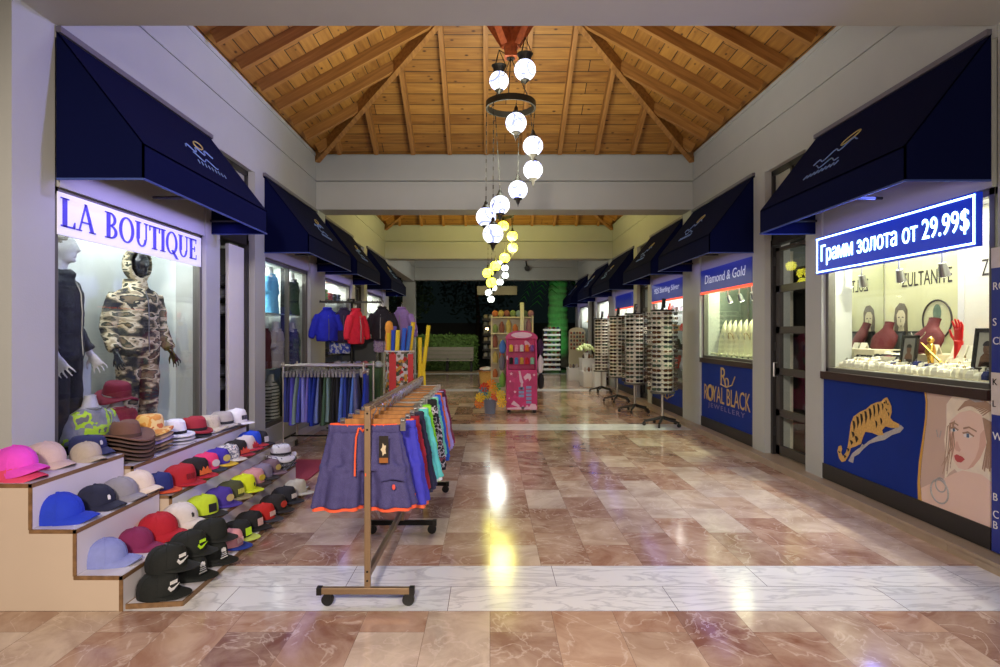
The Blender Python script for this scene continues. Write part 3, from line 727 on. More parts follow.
# ---- signs over the right-hand windows
def fascia(y0, y1, txt, label, wide=.8, h=.13, red=True):
    t = thing('shop_sign', label, 'sign', (XR-.03, (y0+y1)/2, 2.1))
    b = MB(); b.box(XR-.02, XR+.02, y0, y1, 2.13, 2.46); b.build('sign_panel', mat('sign_blue', rgb(22,46,150), .4, var=.15, scale=3, emit=.08, ecol=rgb(30,60,190)), t)
    if txt: b = place(fit(text_mb(txt, .2, shear=.15), (y1-y0)*wide, h), M_RIGHT, (XR-.022, (y0+y1)/2, 2.31)); b.build('lettering', mat('letter_pale', rgb(214,220,236), .5, emit=.25), t)
    if red:
        b = MB(); b.box(XR-.024, XR+.02, y0, y1, 2.1, 2.13); b.build('red_strip', emitter('red_strip', (.9,.08,.03), 1.2), t)
    return t
fascia(7.47, 9.28, 'Diamond & Gold', 'blue sign reading Diamond & Gold above the necklace forms')
fascia(10.14, 12.08, '925 Sterling Silver', 'blue sign reading 925 Sterling Silver behind the nearest sunglasses stand')
fascia(13.77, 15.58, '', 'dark blue sign with a lit red strip above the middle sunglasses stands', .4)
# ---- LED ticker
t = thing('ticker_sign', 'glowing blue LED sign reading Грамм золота от 29.99$', 'sign', (XR-.05, 4.93, 2.07))
X = XR-.06; y0, y1, z0, z1 = 3.975, 5.92, 2.08, 2.44
b = MB(); b.box(X, X+.045, y0, y1, z0, z1); b.build('sign_case', mat('led_blue', rgb(6,20,120), .4, var=.04, emit=.6, ecol=(.004,.03,.45,1)), t)
b = MB(); e = .012
for a, c, p, q in ((y0+.008, y1-.012, z0+.014, z0+.014+e), (y0+.008, y1-.012, z1-.014-e, z1-.014), (y0+.008, y0+.008+e, z0+.014, z1-.014), (y1-.012-e, y1-.012, z0+.014, z1-.014)): b.box(X-.006, X, a, c, p, q)
b.build('led_border', emitter('led_border', (.35,.6,1), 7), t)
b = place(fit(text_mb('Грамм золота от 29.99$', .2, .004), 1.80, .2), M_RIGHT, (X-.003, 4.93, 2.255)); b.build('led_text', emitter('led_text', (.42,.78,1), 5.5), t)
li = bpy.data.lights.new('ticker_glow', 'AREA'); li.shape = 'RECTANGLE'; li.size = 1.9; li.size_y = .3; li.energy = 42; li.color = (.13,.18,1)
lo = bpy.data.objects.new('ticker_glow', li); COL.objects.link(lo); lo.location = (X-.03, 4.93, 2.26); lo.rotation_euler = (0, PI/2, 0)
# ---- side board on the near right pier
t = thing('notice_board', 'blue and white notice board on the near pier at the frame edge', 'sign', (XR-.05, 3.76, .4))
X = XR-.045; b = MB(); b.box(X, X+.03, 3.58, 3.87, .1, 1.92); b.build('board', mat('board_blue', rgb(24,44,136), .4, var=.05), t)
for za, zb_ in ((.98, 1.25), (1.92, 2.05)):
    b = MB(); b.box(X-.003, X+(.03 if za > 1.9 else 0), 3.58, 3.87, za, zb_); b.build('white_band', mat('board_white', rgb(206,198,196), .5), t)
b = MB()
for z, s in ((1.78,'RO'),(1.55,'S'),(1.43,'CE'),(.82,'W'),(.43,'B'),(.32,'C'),(.25,'B')): 
    q = text_mb(s, .07, align='LEFT'); place(q, M_RIGHT, (X-.002, 3.86, z)); b._add(q.v, q.f)
b.build('lettering', mat('board_letter', rgb(226,226,230), .5), t)
b = MB()
for z, s in ((1.17,'K'),(1.03,'L')):
    q = text_mb(s, .06, align='LEFT'); place(q, M_RIGHT, (X-.005, 3.86, z)); b._add(q.v, q.f)
b.build('dark_lettering', INK, t)
# ================================================================ CHANDELIERS
IRON = mat('dark_bronze', rgb(54,50,40), .45, .7, var=.2)
def globe_mat(name, base, line, strength):
    m = bpy.data.materials.new(name); nt, N, L = nodes_of(m); b = N['Principled BSDF']
    tc = N.new('ShaderNodeTexCoord')
    v = N.new('ShaderNodeTexVoronoi'); v.inputs['Scale'].default_value = 7.5; L.new(tc.outputs['Object'], v.inputs['Vector'])
    mu = N.new('ShaderNodeMath'); mu.operation = 'MULTIPLY'; mu.inputs[1].default_value = 14; L.new(v.outputs['Distance'], mu.inputs[0])
    sn = N.new('ShaderNodeMath'); sn.operation = 'SINE'; L.new(mu.outputs[0], sn.inputs[0])
    r = N.new('ShaderNodeValToRGB'); r.color_ramp.elements[0].position = .55; r.color_ramp.elements[0].color = base; r.color_ramp.elements[1].position = .85; r.color_ramp.elements[1].color = line
    L.new(sn.outputs[0], r.inputs['Fac']); L.new(r.outputs['Color'], b.inputs['Emission Color']); b.inputs['Emission Strength'].default_value = strength
    b.inputs['Base Color'].default_value = (.06,.06,.07,1); b.inputs['Roughness'].default_value = .15
    return m
GB = globe_mat('globe_white', (.93,.96,1,1), (.2,.23,.6,1), 2.2)
GY = globe_mat('globe_yellow', (1,.95,.06,1), (.8,.66,.02,1), 6.0)
GW = globe_mat('globe_plain', (.95,1,.92,1), (.5,.6,.5,1), 3.0)
CH = Vector((.235, 6.8, 4.08))
def chandelier():
    t = thing('chandelier', 'spiral chandelier of white patterned glass globes on a bronze ring, nearest the camera', 'chandelier', CH, group='globe chandeliers down the walkway')
    b = MB()
    n = 40; pr = [(.265, -.035), (.285, -.035), (.285, .035), (.265, .035)]
    b.loft([[CH+Vector((r*math.cos(a), r*math.sin(a), z)) for r, z in pr] for a in (2*PI*k/n for k in range(n+1))], True, False, False)
    b.build('ring', IRON, t, smooth=True)
    b = MB(); top = CH+Vector((0, 0, .55))
    for k in range(3):
        a = 2*PI*k/3+.4; b.tube([top, CH+Vector((.275*math.cos(a), .275*math.sin(a), .03))], .006, 5)
    b.cyl(top+Vector((0,0,-.02)), top+Vector((0,0,.03)), .05, .02); b.tube([top, top+Vector((0,0,.25))], .012, 6)
    b.build('hanger', IRON, t)
    LST = [(525,70,6.58,.118,1), (499,81,6.95,.112,1), (516,123,6.56,.115,0), (533,146,6.78,.113,0), (533,170,6.95,.113,0), (518,190,7.02,.113,0), (500,205,6.95,.113,0), (486,217,6.78,.113,0), (493,234,6.6,.113,0)]
    for px, py, Y, r, up in LST:
        c = P(px, py, Y)
        g = MB(); g.ball(c, (r, r, r*.98), 24, 14); go = g.build('globe', GB, t, smooth=True)
        cp = MB()
        if up:
            cp.lathe([(.05, .085), (.062, .1), (.07, .15), (.085, .165), (.09, .175), (.05, .178)], c, 16)
            cp.lathe([(.045, -.1), (.05, -.115), (.02, -.14), (.006, -.16)], c, 12)
            for q in range(3):
                a = 2*PI*q/3; cp.tube([c+Vector((.085*math.cos(a), .085*math.sin(a), .17)), c+Vector((0, 0, .36))], .004, 4)
            cp.tube([c+Vector((0,0,.36)), (CH+Vector((0,0,.55)))], .004, 4)
        else:
            cp.lathe([(.06, .088), (.05, .11), (.035, .125), (.02, .15), (.022, .16), (.008, .185), (.003, .2)], c, 14)
            cp.lathe([(.055, -.09), (.05, -.11), (.025, -.125), (.02, -.15), (.006, -.175), (.002, -.2)], c, 12)
        cp.build('cap', IRON, go, smooth=True)
        if not up:
            h = MB(); a = math.atan2(c.y-CH.y, c.x-CH.x); e = CH+Vector((.275*math.cos(a), .275*math.sin(a), -.03)); s_ = c+Vector((0,0,.19))
            m = max(2, int((e-s_).length/.05))
            pts = [s_.lerp(e, k/m) for k in range(m+1)]
            for k in range(m):
                d = (pts[k+1]-pts[k]); h.bar(pts[k]+d*.05, pts[k+1]-d*.05, .012 if k % 2 else .004, .004 if k % 2 else .012, (1,0,0))
            h.build('chain', IRON, t)
    return t
ch = chandelier()
dup(ch, CH+Vector((0, 6.3, 0)), label='chandelier with glowing yellow globes, middle one of three along the roof', mats={'globe': GY})
dup(ch, CH+Vector((0, 12.6, 0)), label='small looking white globe chandelier, farthest toward the garden', mats={'globe': GW})
# spotlight clamped under the third beam and the hanging board beyond it
t = thing('spotlight', 'small dark spotlight under the far beam, right of the globes', 'spotlight', P(527, 262, 22.38))
c = P(527, 268, 22.3); b = MB(); b.cyl(c+Vector((0,-.12,-.03)), c+Vector((0,.1,.02)), .1, .08, 14); b.build('lamp_head', BLKPL, t); b = MB(); b.tube([c, P(526, 262, 22.37), P(526, 258, 22.39)], .025, 6); b.build('bracket', BLKPL, t)
t = thing('hanging_board', 'pale blank board hung under the far beam behind the globes', 'board', P(497, 295, 22.5))
a, c = P(477, 286, 22.5), P(517, 295, 22.5); b = MB(); b.box(a.x, c.x, 22.5, 22.56, c.z, a.z); b.build('board', mat('board_cream', rgb(168,156,110), .6), t, bevel=.01)
b = MB(); b.tube([(a.x+.1, 22.53, a.z), (a.x+.1, 22.53, 3.52)], .008, 5); b.tube([(c.x-.1, 22.53, a.z), (c.x-.1, 22.53, 3.52)], .008, 5); b.build('hanger', BLKPL, t)
# ================================================================ GARDEN END
LEAF = mat('hedge_leaf', rgb(86,118,52), .6, var=.35, scale=9)
def leafy(name, lo, hi, n, size, m, seed, parent=None, stem=None, inner=True):
    """many small leaves through a box volume with a rough dark core"""
    R = random.Random(seed); b = MB(); lo, hi = Vector(lo), Vector(hi)
    for k in range(n):
        c = Vector([lo[i]+(hi[i]-lo[i])*R.random() for i in range(3)])
        # push to the faces
        ax = R.choice((1, 2, 2, 0, 1)); c[ax] = (hi[ax] if (ax == 2 or (ax == 0 and R.random() < .5)) else lo[ax]) + R.gauss(0, .05)
        d = Vector((R.gauss(0,1), R.gauss(0,1), R.gauss(.4,1))).normalized(); s = d.orthogonal().normalized(); L = size*R.uniform(.7, 1.4)
        b._add([c, c+d*L*.5+s*L*.28, c+d*L, c+d*L*.5-s*L*.28], [(0,1,2,3)])
    if inner: b.box(lo.x+.05, hi.x-.05, lo.y+.06, hi.y-.05, lo.z, hi.z-.06)
    return b.build(name, m, parent)
h = leafy('hedge', (-3.4, 24.6, 0), (-.62, 25.6, 1.32), 5200, .09, LEAF, 3); tag(h, 'clipped leafy green hedge behind the grey bench', 'hedge', kind='thing')
h = leafy('hedge', (-7, 24.8, 0), (-3.5, 25.6, 1.25), 2500, .1, LEAF, 4); tag(h, 'dark hedge left of the bench beyond the arcade pier', 'hedge', kind='thing')
DARKLEAF = mat('dark_leaf', rgb(38,58,30), .7, var=.4, scale=5)
def tree(x, y, hgt, r, label, seed, n=1500):
    R = random.Random(seed); t = thing('tree', label, 'tree', (x, y, 0), group='dark trees in the garden')
    b = MB(); b.tube([(x, y, 0), (x+.1, y, hgt*.4), (x-.05, y+.1, hgt*.75)], [.16, .13, .07], 8); b.build('trunk', mat('bark', rgb(66,54,42), .9, var=.3), t)
    b = MB()
    for k in range(n):
        d = Vector((R.gauss(0,1), R.gauss(0,1), R.gauss(0,.8))).normalized()*r*R.uniform(.5, 1); c = Vector((x, y, hgt*.72))+d
        e = Vector((R.gauss(0,1), R.gauss(0,1), R.gauss(0,1))).normalized(); s = e.orthogonal().normalized(); L = R.uniform(.14, .3)
        b._add([c, c+e*L*.5+s*L*.25, c+e*L, c+e*L*.5-s*L*.25], [(0,1,2,3)])
    b.build('crown', DARKLEAF, t)
tree(-4.2, 27.5, 4.6, 1.7, 'dark leafy tree just right of the far left pier', 1)
tree(-7.6, 25.5, 4.6, 1.8, 'dark tree seen through the gap left of the far pier', 2)
tree(-.8, 36, 6, 2.4, 'dim tree deep in the garden behind the hedge', 3)
tree(6.2, 33, 6, 2.2, 'dim tree behind the green-lit palm', 5)
# low garden wall far back
b = MB(); b.box(-16, 12, 40, 40.3, 0, 2.2); struct(b.build('wall_garden', mat('garden_wall', rgb(80,80,76), .9, var=.2)), 'faint garden wall far behind the hedge', 'wall')
# palm trunk lit green
t = thing('palm_tree', 'thick palm trunk lit bright green at the garden end', 'tree', (3.1, 27.4, 0))
b = MB(); pts = []; rr = []
for k in range(40):
    z = k*.14; pts.append((3.1+.02*math.sin(k), 27.4, z)); rr.append(.5-.004*k+(.03 if k % 2 else 0))
b.tube(pts, rr, 22); b.build('trunk', mat('palm_bark', rgb(150,150,130), .9, var=.3, scale=8, bump=.4, bscale=20), t)
b = MB(); R = random.Random(4)
for k in range(26):
    a = 2*PI*k/26+R.uniform(-.1, .1); e = R.uniform(-.5, .9); pts = []; L = R.uniform(1.6, 2.3)
    for q in range(8):
        u = q/7; pts.append(Vector((3.1+math.cos(a)*L*u, 27.4+math.sin(a)*L*u, 5.2+e*L*u-1.6*u*u)))
    for q in range(7):
        d = (pts[q+1]-pts[q]).normalized(); s = d.cross(Vector((0,0,1))).normalized()
        for sg in (-1, 1):
            for w in (0, .5):
                c = pts[q].lerp(pts[q+1], w); b._add([c, c+d*.06, c+s*sg*.38+d*.25-Vector((0,0,.12))], [(0,1,2)])
b.build('fronds', mat('palm_frond', rgb(80,110,50), .6, var=.2), t)
# bench
t = thing('bench', 'grey slatted bench with a backrest in front of the hedge', 'bench', (-1.68, 23.7, 0))
BG = mat('bench_grey', rgb(140,134,124), .6, var=.15, scale=8)
x0, x1, y = -2.72, -.66, 23.55
b = MB()
for k in range(4): b.box(x0, x1, y+.12*k, y+.12*k+.1, .42, .46)
b.build('seat', BG, t)
b = MB()
for k in range(3): b.obox(((x0+x1)/2, y+.5+.03*k, .56+.16*k), (x1-x0, .03, .145), Euler((.18, 0, 0)))
b.build('backrest', BG, t)
for x in (x0+.08, (x0+x1)/2, x1-.08):
    b = MB(); b.box(x-.04, x+.04, y+.02, y+.08, 0, .42); b.box(x-.04, x+.04, y+.4, y+.46, 0, .5); b.box(x-.04, x+.04, y+.02, y+.46, .36, .42); b.build('leg', BLACKM, t)
# small garden light
t = thing('garden_light', 'tiny warm garden light at the hedge corner', 'lamp', P(487, 346, 25.9)); c = P(487, 329, 25.9)
b = MB(); b.cyl((c.x, c.y, 0), (c.x, c.y, c.z), .03); b.build('post', BLACKM, t); b = MB(); b.ball(c, .07, 12, 8); b.build('globe', emitter('warm_globe', (1,.7,.35), 8), t, smooth=True)
# ================================================================ HAT STEPS, CAPS AND HATS
def inst(name, me, m, parent=None, loc=(0,0,0), rot=(0,0,0)):
    o = bpy.data.objects.new(name, me); COL.objects.link(o)
    if m is not None: o.material_slots[0].link = 'OBJECT'; o.material_slots[0].material = m
    if parent is not None: o.parent = parent
    o.location = loc; o.rotation_euler = rot
    return o
LAM = mat('beige_laminate', rgb(206,188,168), .5, var=.04, scale=3); LAMW = mat('white_laminate', rgb(214,210,216), .35, var=.03, scale=3)
EDGE = timber('ply_edge', rgb(112,84,56), rgb(146,112,76))
def steps(y0, y1, prof, label, board):
    t = thing('display_steps', label, 'display steps', (prof[0][0]-.4, (y0+y1)/2, 0))
    fl = [(prof[0][0], .0)]
    pts = []
    for k, (x, z) in enumerate(prof):
        pts += [(x, 0 if k == 0 else prof[k-1][1]), (x, z)]
    xb = -2.80; pts += [(xb, prof[-1][1]), (xb, 0)]
    b = MB(); b.prism([(x, y0, z) for x, z in pts], (0, y1-y0, 0)); b.build('steps_body', LAM, t)
    for k, (x, z) in enumerate(prof):
        xn = prof[k+1][0] if k+1 < len(prof) else xb
        b = MB(); b.box(xn, x+.001, y0-.0005, y1, z-.001, z+.002); b.build('tread', LAMW, t)
        zb = prof[k-1][1] if k else 0
        b = MB(); b.box(x, x+.003, y0, y1, zb+.004, z-.022); b.build('riser', LAMW, t)
        b = MB(); b.box(xn-.012, x+.004, y0-.004, y0+.001, z-.02, z+.002); b.box(x-.016, x+.004, y0-.004, y0+.001, zb, z); b.box(x-.002, x+.005, y0-.004, y1, z-.02, z+.002); b.build('edge_band', EDGE, t)
    b = MB(); b.prism([(x, y, 0) for x, y in board], (0, 0, .028)); b.build('floor_board', LAMW, t)
    b = MB(); n = len(board)
    for k in range(n):
        (ax, ay), (bx, by) = board[k], board[(k+1) % n]; b.bar((ax, ay, .014), (bx, by, .014), .008, .03)
    b.build('board_edge', EDGE, t)
    return t
steps(3.24, 4.05, [(-1.985, .19), (-2.235, .44), (-2.475, .687)], 'nearest stepped cap display with beige side and brown edges', [(-1.98, 3.262), (-1.69, 3.30), (-1.69, 3.88), (-1.98, 3.88)])
steps(4.07, 5.95, [(-1.93, .20), (-2.16, .40), (-2.42, .60)], 'long stepped hat display in front of the boutique window', [(-1.92, 3.9), (-1.69, 3.9), (-1.74, 5.8), (-1.92, 5.8)])

# ---- cap meshes, brim toward +x
CA, CB = .105, .09
def crown_mb(h, style):
    b = MB(); lv = [(0, 1.0), (.18, 1.015), (.36, 1.0), (.52, .955), (.68, .87), (.82, .72), (.92, .52), (.98, .28), (1.0, .06)]
    rings = []
    n = 28
    for z, r in lv:
        ring = []
        for k in range(n):
            t = 2*PI*k/n; c = math.cos(t); rf = r
            if c > 0 and style == 'snap': rf = r**(1-.72*c*c) if r > .3 else r
            if style == 'cadet': rf = min(1.0, r**.35) if z < .95 else r
            seam = 1-.012*max(0, 1-abs(math.sin(3*t))*7)
            zz = h*z
            if style == 'snap' and c > 0: zz *= 1+.10*c*(1 if z > .3 else 0)
            if style == 'curve': zz = h*z*(1-.05*max(0, -c))
            ring.append((CA*c*rf*seam, CB*math.sin(t)*rf*seam, zz))
        rings.append(ring)
    return b.loft(rings)
def brim_mb(style, L=.076):
    b = MB(); n = 18; rings = []
    for k in range(n+1):
        t = math.radians(-80+160*k/n); c, s = math.cos(t), math.sin(t)
        ix, iy = CA*.97*c, CB*.98*s; e = L*max(c, 0)**.5; ox, oy = ix+e, iy*1.03
        dr = (0.042 if style == 'curve' else .03 if style == 'cadet' else .006)*(s*s)
        zi = .012-dr*.35; zo = .004-dr+ (.004 if style == 'snap' else .0) - (.014 if style == 'cadet' else 0)*c
        mx, my, mz = (ix+ox)/2, (iy+oy)/2, (zi+zo)/2+.004
        th = .005
        rings.append([(ix, iy, zi), (mx, my, mz), (ox, oy, zo), (ox, oy, zo-th), (mx, my, mz-th), (ix, iy, zi-th)])
    b.loft(rings); 
    b.v = [v+Vector((0, 0, .022 if style != 'snap' else .012)) for v in b.v]
    return b
CAPM = {}
for st, h in (('curve', .125), ('snap', .128), ('cadet', .1)):
    CAPM[st] = (crown_mb(h, st).mesh('crown', [None], True), brim_mb(st).mesh('brim', [None], True), h)
bt = MB(); bt.ball((0,0,0), (.009, .009, .005), 10, 5); BTN = bt.mesh('button', [None], True)
SEAMS = {}
for st, h in (('curve', .125), ('snap', .128)):
    me_ = CAPM[st][0]; vs = [v.co.copy() for v in me_.vertices]; q = MB()
    for j in (0, 5, 9, 14, 19, 23):
        q.tube([Vector((vs[i*28+j].x*1.006, vs[i*28+j].y*1.006, vs[i*28+j].z+.0005)) for i in range(9)], .0016, 4)
    SEAMS[st] = q.mesh('seam', [None], True)
bt = MB(); bt.loft([[( -CA*1.0*math.cos(t)*1.012, CB*1.012*math.sin(t), .012) , (-CA*1.012*math.cos(t), CB*1.012*math.sin(t), .032), (-CA*1.0*math.cos(t), CB*1.0*math.sin(t), .032), (-CA*1.0*math.cos(t), CB*math.sin(t), .012)] for t in (math.radians(-60+12*k) for k in range(11))])
STRAP = bt.mesh('strap', [None])
def emb(kind):
    b = MB()
    def pl(pts, z=0): b.prism([(0, p[0], p[1]) for p in pts], (.004, 0, 0))
    if kind == 'swoosh':
        pl([(-.034,-.002),(-.02,-.02),(.0,-.016),(.036,.006),(.004,-.004),(-.014,-.006),(-.026,.008)])
        for k in range(4): pl([(-.02+.011*k,.012),(-.012+.011*k,.012),(-.01+.011*k,.028),(-.018+.011*k,.028)])
    elif kind == 'trefoil':
        for a in (-.7, 0, .7):
            pl([(.004*math.cos(k*PI/3)*1.8+.016*math.sin(a), .012+.016*math.cos(a)+.009*math.sin(k*PI/3)*1.5) for k in range(6)])
        pl([(-.02,.008),(.02,.008),(.017,.003),(-.017,.003)]); pl([(-.024,-.002),(.024,-.002),(.02,-.007),(-.02,-.007)]); pl([(-.026,-.014),(.026,-.014),(.026,-.02),(-.026,-.02)])
    elif kind == 'square':
        pl([(-.026,-.024),(.026,-.024),(.026,.026),(-.026,.026)])
    elif kind == 'oval':
        pl([(.034*math.cos(k*PI/8), .004+.024*math.sin(k*PI/8)) for k in range(16)])
    elif kind == 'bars':
        for k in range(4): pl([(-.03+.016*k,-.014),(-.02+.016*k,-.014),(-.02+.016*k,.02),(-.03+.016*k,.02)])
    elif kind == 'small':
        pl([(-.006,-.012),(.006,-.012),(.009,.004),(.003,.014),(-.006,.01)])
    elif kind == 'flame':
        pl([(-.05,-.03),(.05,-.03),(.044,.0),(.03,-.01),(.018,.018),(.0,-.002),(-.016,.02),(-.03,-.008),(-.046,.004)])
    return b.mesh('emblem', [None])
EMB = {k: emb(k) for k in ('swoosh', 'trefoil', 'square', 'oval', 'bars', 'small', 'flame')}
SEAMM = mat('seam_shadow', rgb(70,66,76), .9, var=0)
def cap(style, pos, rz, sc, colour, label, brim=None, emblem=None, ecol=None, strap=None, tilt=0.0, group='caps on the display steps', turn=0.0):
    cr, br, h = CAPM[style]
    t = thing('baseball_cap' if style != 'cadet' else 'cadet_cap', label, 'cap', pos, 0, group, rot=(0, math.radians(tilt), math.radians(rz)))
    t.scale = (sc*1.02, sc, sc)
    cm = colour if not isinstance(colour, tuple) else fab(*colour); bm_ = cm if brim is None else (fab(*brim) if isinstance(brim, tuple) else brim)
    inst('crown', cr, cm, t); inst('brim', br, bm_, t)
    inst('button', BTN, cm, t, (0, 0, h*1.0))
    if style in SEAMS: inst('seam', SEAMS[style], cm, t)
    if strap is not None: inst('strap', STRAP, fab(*strap), t)
    if emblem:
        a = math.radians(turn)
        x = (CA*.99 if style == 'snap' else CA*.965)
        em = inst('emblem', EMB[emblem], fab(*ecol), t, (x*math.cos(a), CB*.99*math.sin(a), .062), (0, -.1 if style == 'snap' else -.3, a)); em.scale = (1, 1.05, 1.05)
    return t
def at(px, py, z): return on_z(px, py, z)
# nearest unit, top tread
T3, T2, T1, T0 = .69, .443, .193, .03
pk = at(27, 480, T3)
cap('curve', (-2.665, 3.36, T3), -12, 1.1, (222,70,110), 'coral pink cap underneath the bright magenta cap on the top step')
cap('curve', (-2.67, 3.365, T3+.042), -8, 1.12, (228,72,196), 'bright magenta pink cap lying topmost at the left frame edge')
cap('curve', (-2.72, 3.66, T3+.012), -10, 1.12, (196,174,166), 'pale beige pink cap on the top step beside the magenta cap', tilt=4)
cap('curve', (-2.80, 3.55, T3), 20, .95, (204,184,170), 'cream cap half hidden between the magenta cap and the pier')
cap('curve', (-2.60, 3.86, T3), -25, .92, (176,164,146), 'small khaki cap behind the beige pink cap on the top step')
cap('cadet', (-2.68, 4.0, T3+.02), -18, 1.12, (34,40,84), 'navy blue flat-topped cap at the corner of the top step', emblem='small', ecol=(180,180,190))
# middle tread
cap('curve', (-2.45, 3.40, T2), 2, 1.24, (28,60,196), 'royal blue cap at the near end of the middle step', strap=(24,44,150))
cap('curve', (-2.41, 3.66, T2), -8, 1.1, (30,34,58), 'dark navy cap with a small white emblem on the middle step', emblem='small', ecol=(230,230,235), turn=-12)
cap('curve', (-2.385, 3.86, T2), -14, 1.08, (142,140,150), 'grey cap on the middle step between navy and cream caps')
cap('curve', (-2.365, 4.02, T2+.01), -14, 1.05, (220,206,192), 'cream cap at the far end of the middle step')
# lower tread
cap('curve', (-2.20, 3.42, T1), 6, 1.12, (134,144,206), 'periwinkle blue cap with slotted back band on the low step', strap=(170,176,220))
cap('curve', (-2.165, 3.66, T1), -6, 1.0, (128,34,84), 'plum purple cap between periwinkle and red caps')
cap('curve', (-2.125, 3.84, T1+.02), -8, 1.15, (178,24,44), 'plain red cap beside the plum cap on the low step')
cap('curve', (-2.09, 4.04, T1+.03), -12, 1.12, (216,210,206), 'white cap beside the plain red cap, small dark mark on it', emblem='small', ecol=(40,40,40), turn=-10)
# black caps on the floor board
BK = (24,28,27)
cap('snap', (-1.865, 3.37, T0), -4, 1.05, BK, 'black flat-brim cap with white emblem, lowest and nearest on the floor board', emblem='swoosh', ecol=(232,232,232), turn=-16)
cap('snap', (-1.845, 3.42, T0+.13), -2, 1.05, BK, 'black flat-brim cap with white emblem lying on top of the nearest black cap', emblem='swoosh', ecol=(232,232,232), turn=-16)
cap('snap', (-1.82, 3.62, T0), -6, 1.02, BK, 'black cap with a white three-leaf emblem, second along the floor board', emblem='trefoil', ecol=(226,226,226), turn=-14)
cap('snap', (-1.845, 3.66, T0+.13), -4, 1.04, BK, 'black cap with a neon green emblem in the upper row', emblem='swoosh', ecol=(190,240,40), turn=-14)
cap('snap', (-1.80, 3.86, T0), -6, 1.02, BK, 'black cap with a white three-leaf emblem, at the far corner of the nearest board', emblem='trefoil', ecol=(226,226,226), turn=-14)
cap('snap', (-1.825, 3.90, T0+.13), -4, 1.04, BK, 'plain black cap lying highest behind the neon green emblem cap')
# far unit: floor row
cap('snap', (-1.80, 4.12, T0), -6, .95, (214,150,160), 'pink cap with blue brim squeezed behind the black caps', brim=(28,56,150), emblem='bars', ecol=(230,190,196), turn=-10)
cap('snap', (-1.82, 4.30, T0), -8, 1.0, BK, 'black cap with neon square and lime brim on the floor board', brim=(196,214,96), emblem='square', ecol=(190,236,40), turn=-10)
cap('snap', (-1.82, 4.52, T0), -8, 1.0, (26,26,28), 'black cap with a pale pink square patch', emblem='square', ecol=(226,180,180), turn=-10)
cap('snap', (-1.80, 4.72, T0), -8, 1.0, (196,38,36), 'red cap with a white mark on the floor board', brim=(60,62,70), emblem='bars', ecol=(230,200,196), turn=-10)
cap('snap', (-1.80, 4.96, T0), -8, 1.05, (44,42,44), 'dark cap with a tan side and red patch on the floor board', emblem='oval', ecol=(206,64,50), strap=(170,150,112), turn=-10)
cap('snap', (-1.80, 5.22, T0), -8, 1.05, (38,40,50), 'dark navy cap with a white emblem and pink back', emblem='bars', ecol=(226,222,222), strap=(226,90,120), turn=-10)
cap('snap', (-1.79, 5.50, T0), -8, 1.0, (186,184,176), 'light grey cap last along the floor board')
# far unit: low step
z = .203
cap('snap', (-2.06, 4.28, z), -8, 1.1, (188,214,44), 'lime green cap with black front and brim on the low step', brim=(34,34,30), emblem='square', ecol=(30,30,28), strap=(176,154,110), turn=-20)
cap('snap', (-2.05, 4.52, z), -8, 1.05, (70,52,150), 'violet cap with an orange back on the low step', emblem='oval', ecol=(206,186,120), strap=(214,96,50), turn=-10)
cap('snap', (-2.05, 4.72, z), -8, 1.05, (72,76,44), 'olive green cap with yellow lettering-like marks', brim=(150,140,100), emblem='bars', ecol=(206,206,90), turn=-10)
cap('snap', (-2.04, 4.93, z), -8, 1.05, (212,228,30), 'neon yellow cap on the low step', emblem='small', ecol=(60,70,40))
cap('snap', (-2.05, 5.15, z), -8, 1.05, (206,150,156), 'dusty pink cap with a yellow and black badge', brim=(60,52,50), emblem='oval', ecol=(214,190,60), turn=-10)
cap('snap', (-2.05, 5.35, z), -8, 1.02, (132,124,148), 'grey violet cap beside the dusty pink cap', brim=(46,46,52))
cap('snap', (-2.05, 5.55, z), -8, 1.02, (120,98,112), 'mauve brown cap with a yellow badge beside the bucket hats', emblem='oval', ecol=(204,186,110), turn=-10)
# far unit: middle step
z = .403
cap('snap', (-2.31, 4.16, z), -8, 1.0, (30,42,110), 'blue and white cap peeping behind the near unit', brim=(210,80,40))
cap('snap', (-2.26, 4.36, z), -8, 1.12, (176,30,44), 'dark red cap with a tone-on-tone badge on the middle step', emblem='bars', ecol=(130,24,34), turn=-16)
cap('snap', (-2.27, 4.58, z), -8, 1.12, (30,24,28), 'black cap with flame print and red brim', brim=(178,26,44), emblem='flame', ecol=(220,110,50), turn=-10)
cap('snap', (-2.28, 4.78, z), -8, 1.1, (232,56,118), 'hot pink cap with a white round badge on the middle step', brim=(40,50,60), emblem='oval', ecol=(214,206,206), turn=-10)
cap('snap', (-2.28, 4.98, z), -8, 1.08, (66,50,170), 'violet cap with a yellow brim on the middle step', brim=(214,180,50), emblem='oval', ecol=(204,190,110), turn=-10)
cap('snap', (-2.28, 5.18, z), -8, 1.05, patterned('grey_print', [rgb(214,212,210), rgb(120,124,140), rgb(226,224,220), rgb(170,90,90)], 30), 'white cap with a grey print on the middle step', brim=(214,206,190))
cap('snap', (-2.29, 5.37, z), -8, 1.08, (32,28,30), 'black cap with red and white shapes on the middle step', brim=(150,30,50), emblem='flame', ecol=(214,80,60), turn=-10)
cap('snap', (-2.28, 5.56, z), -14, 1.1, (206,196,200), 'white cap with crimson brim leaning on the middle step', brim=(172,26,54), emblem='flame', ecol=(190,40,60), turn=10, tilt=-6)
cap('snap', (-2.30, 5.72, z+.02), -8, 1.1, (28,70,200), 'bright blue cap at the far end of the middle step', brim=(170,40,50))
cap('snap', (-2.29, 5.90, z), -8, 1.02, (34,34,42), 'black cap last on the middle step', emblem='square', ecol=(200,200,206), turn=-10)

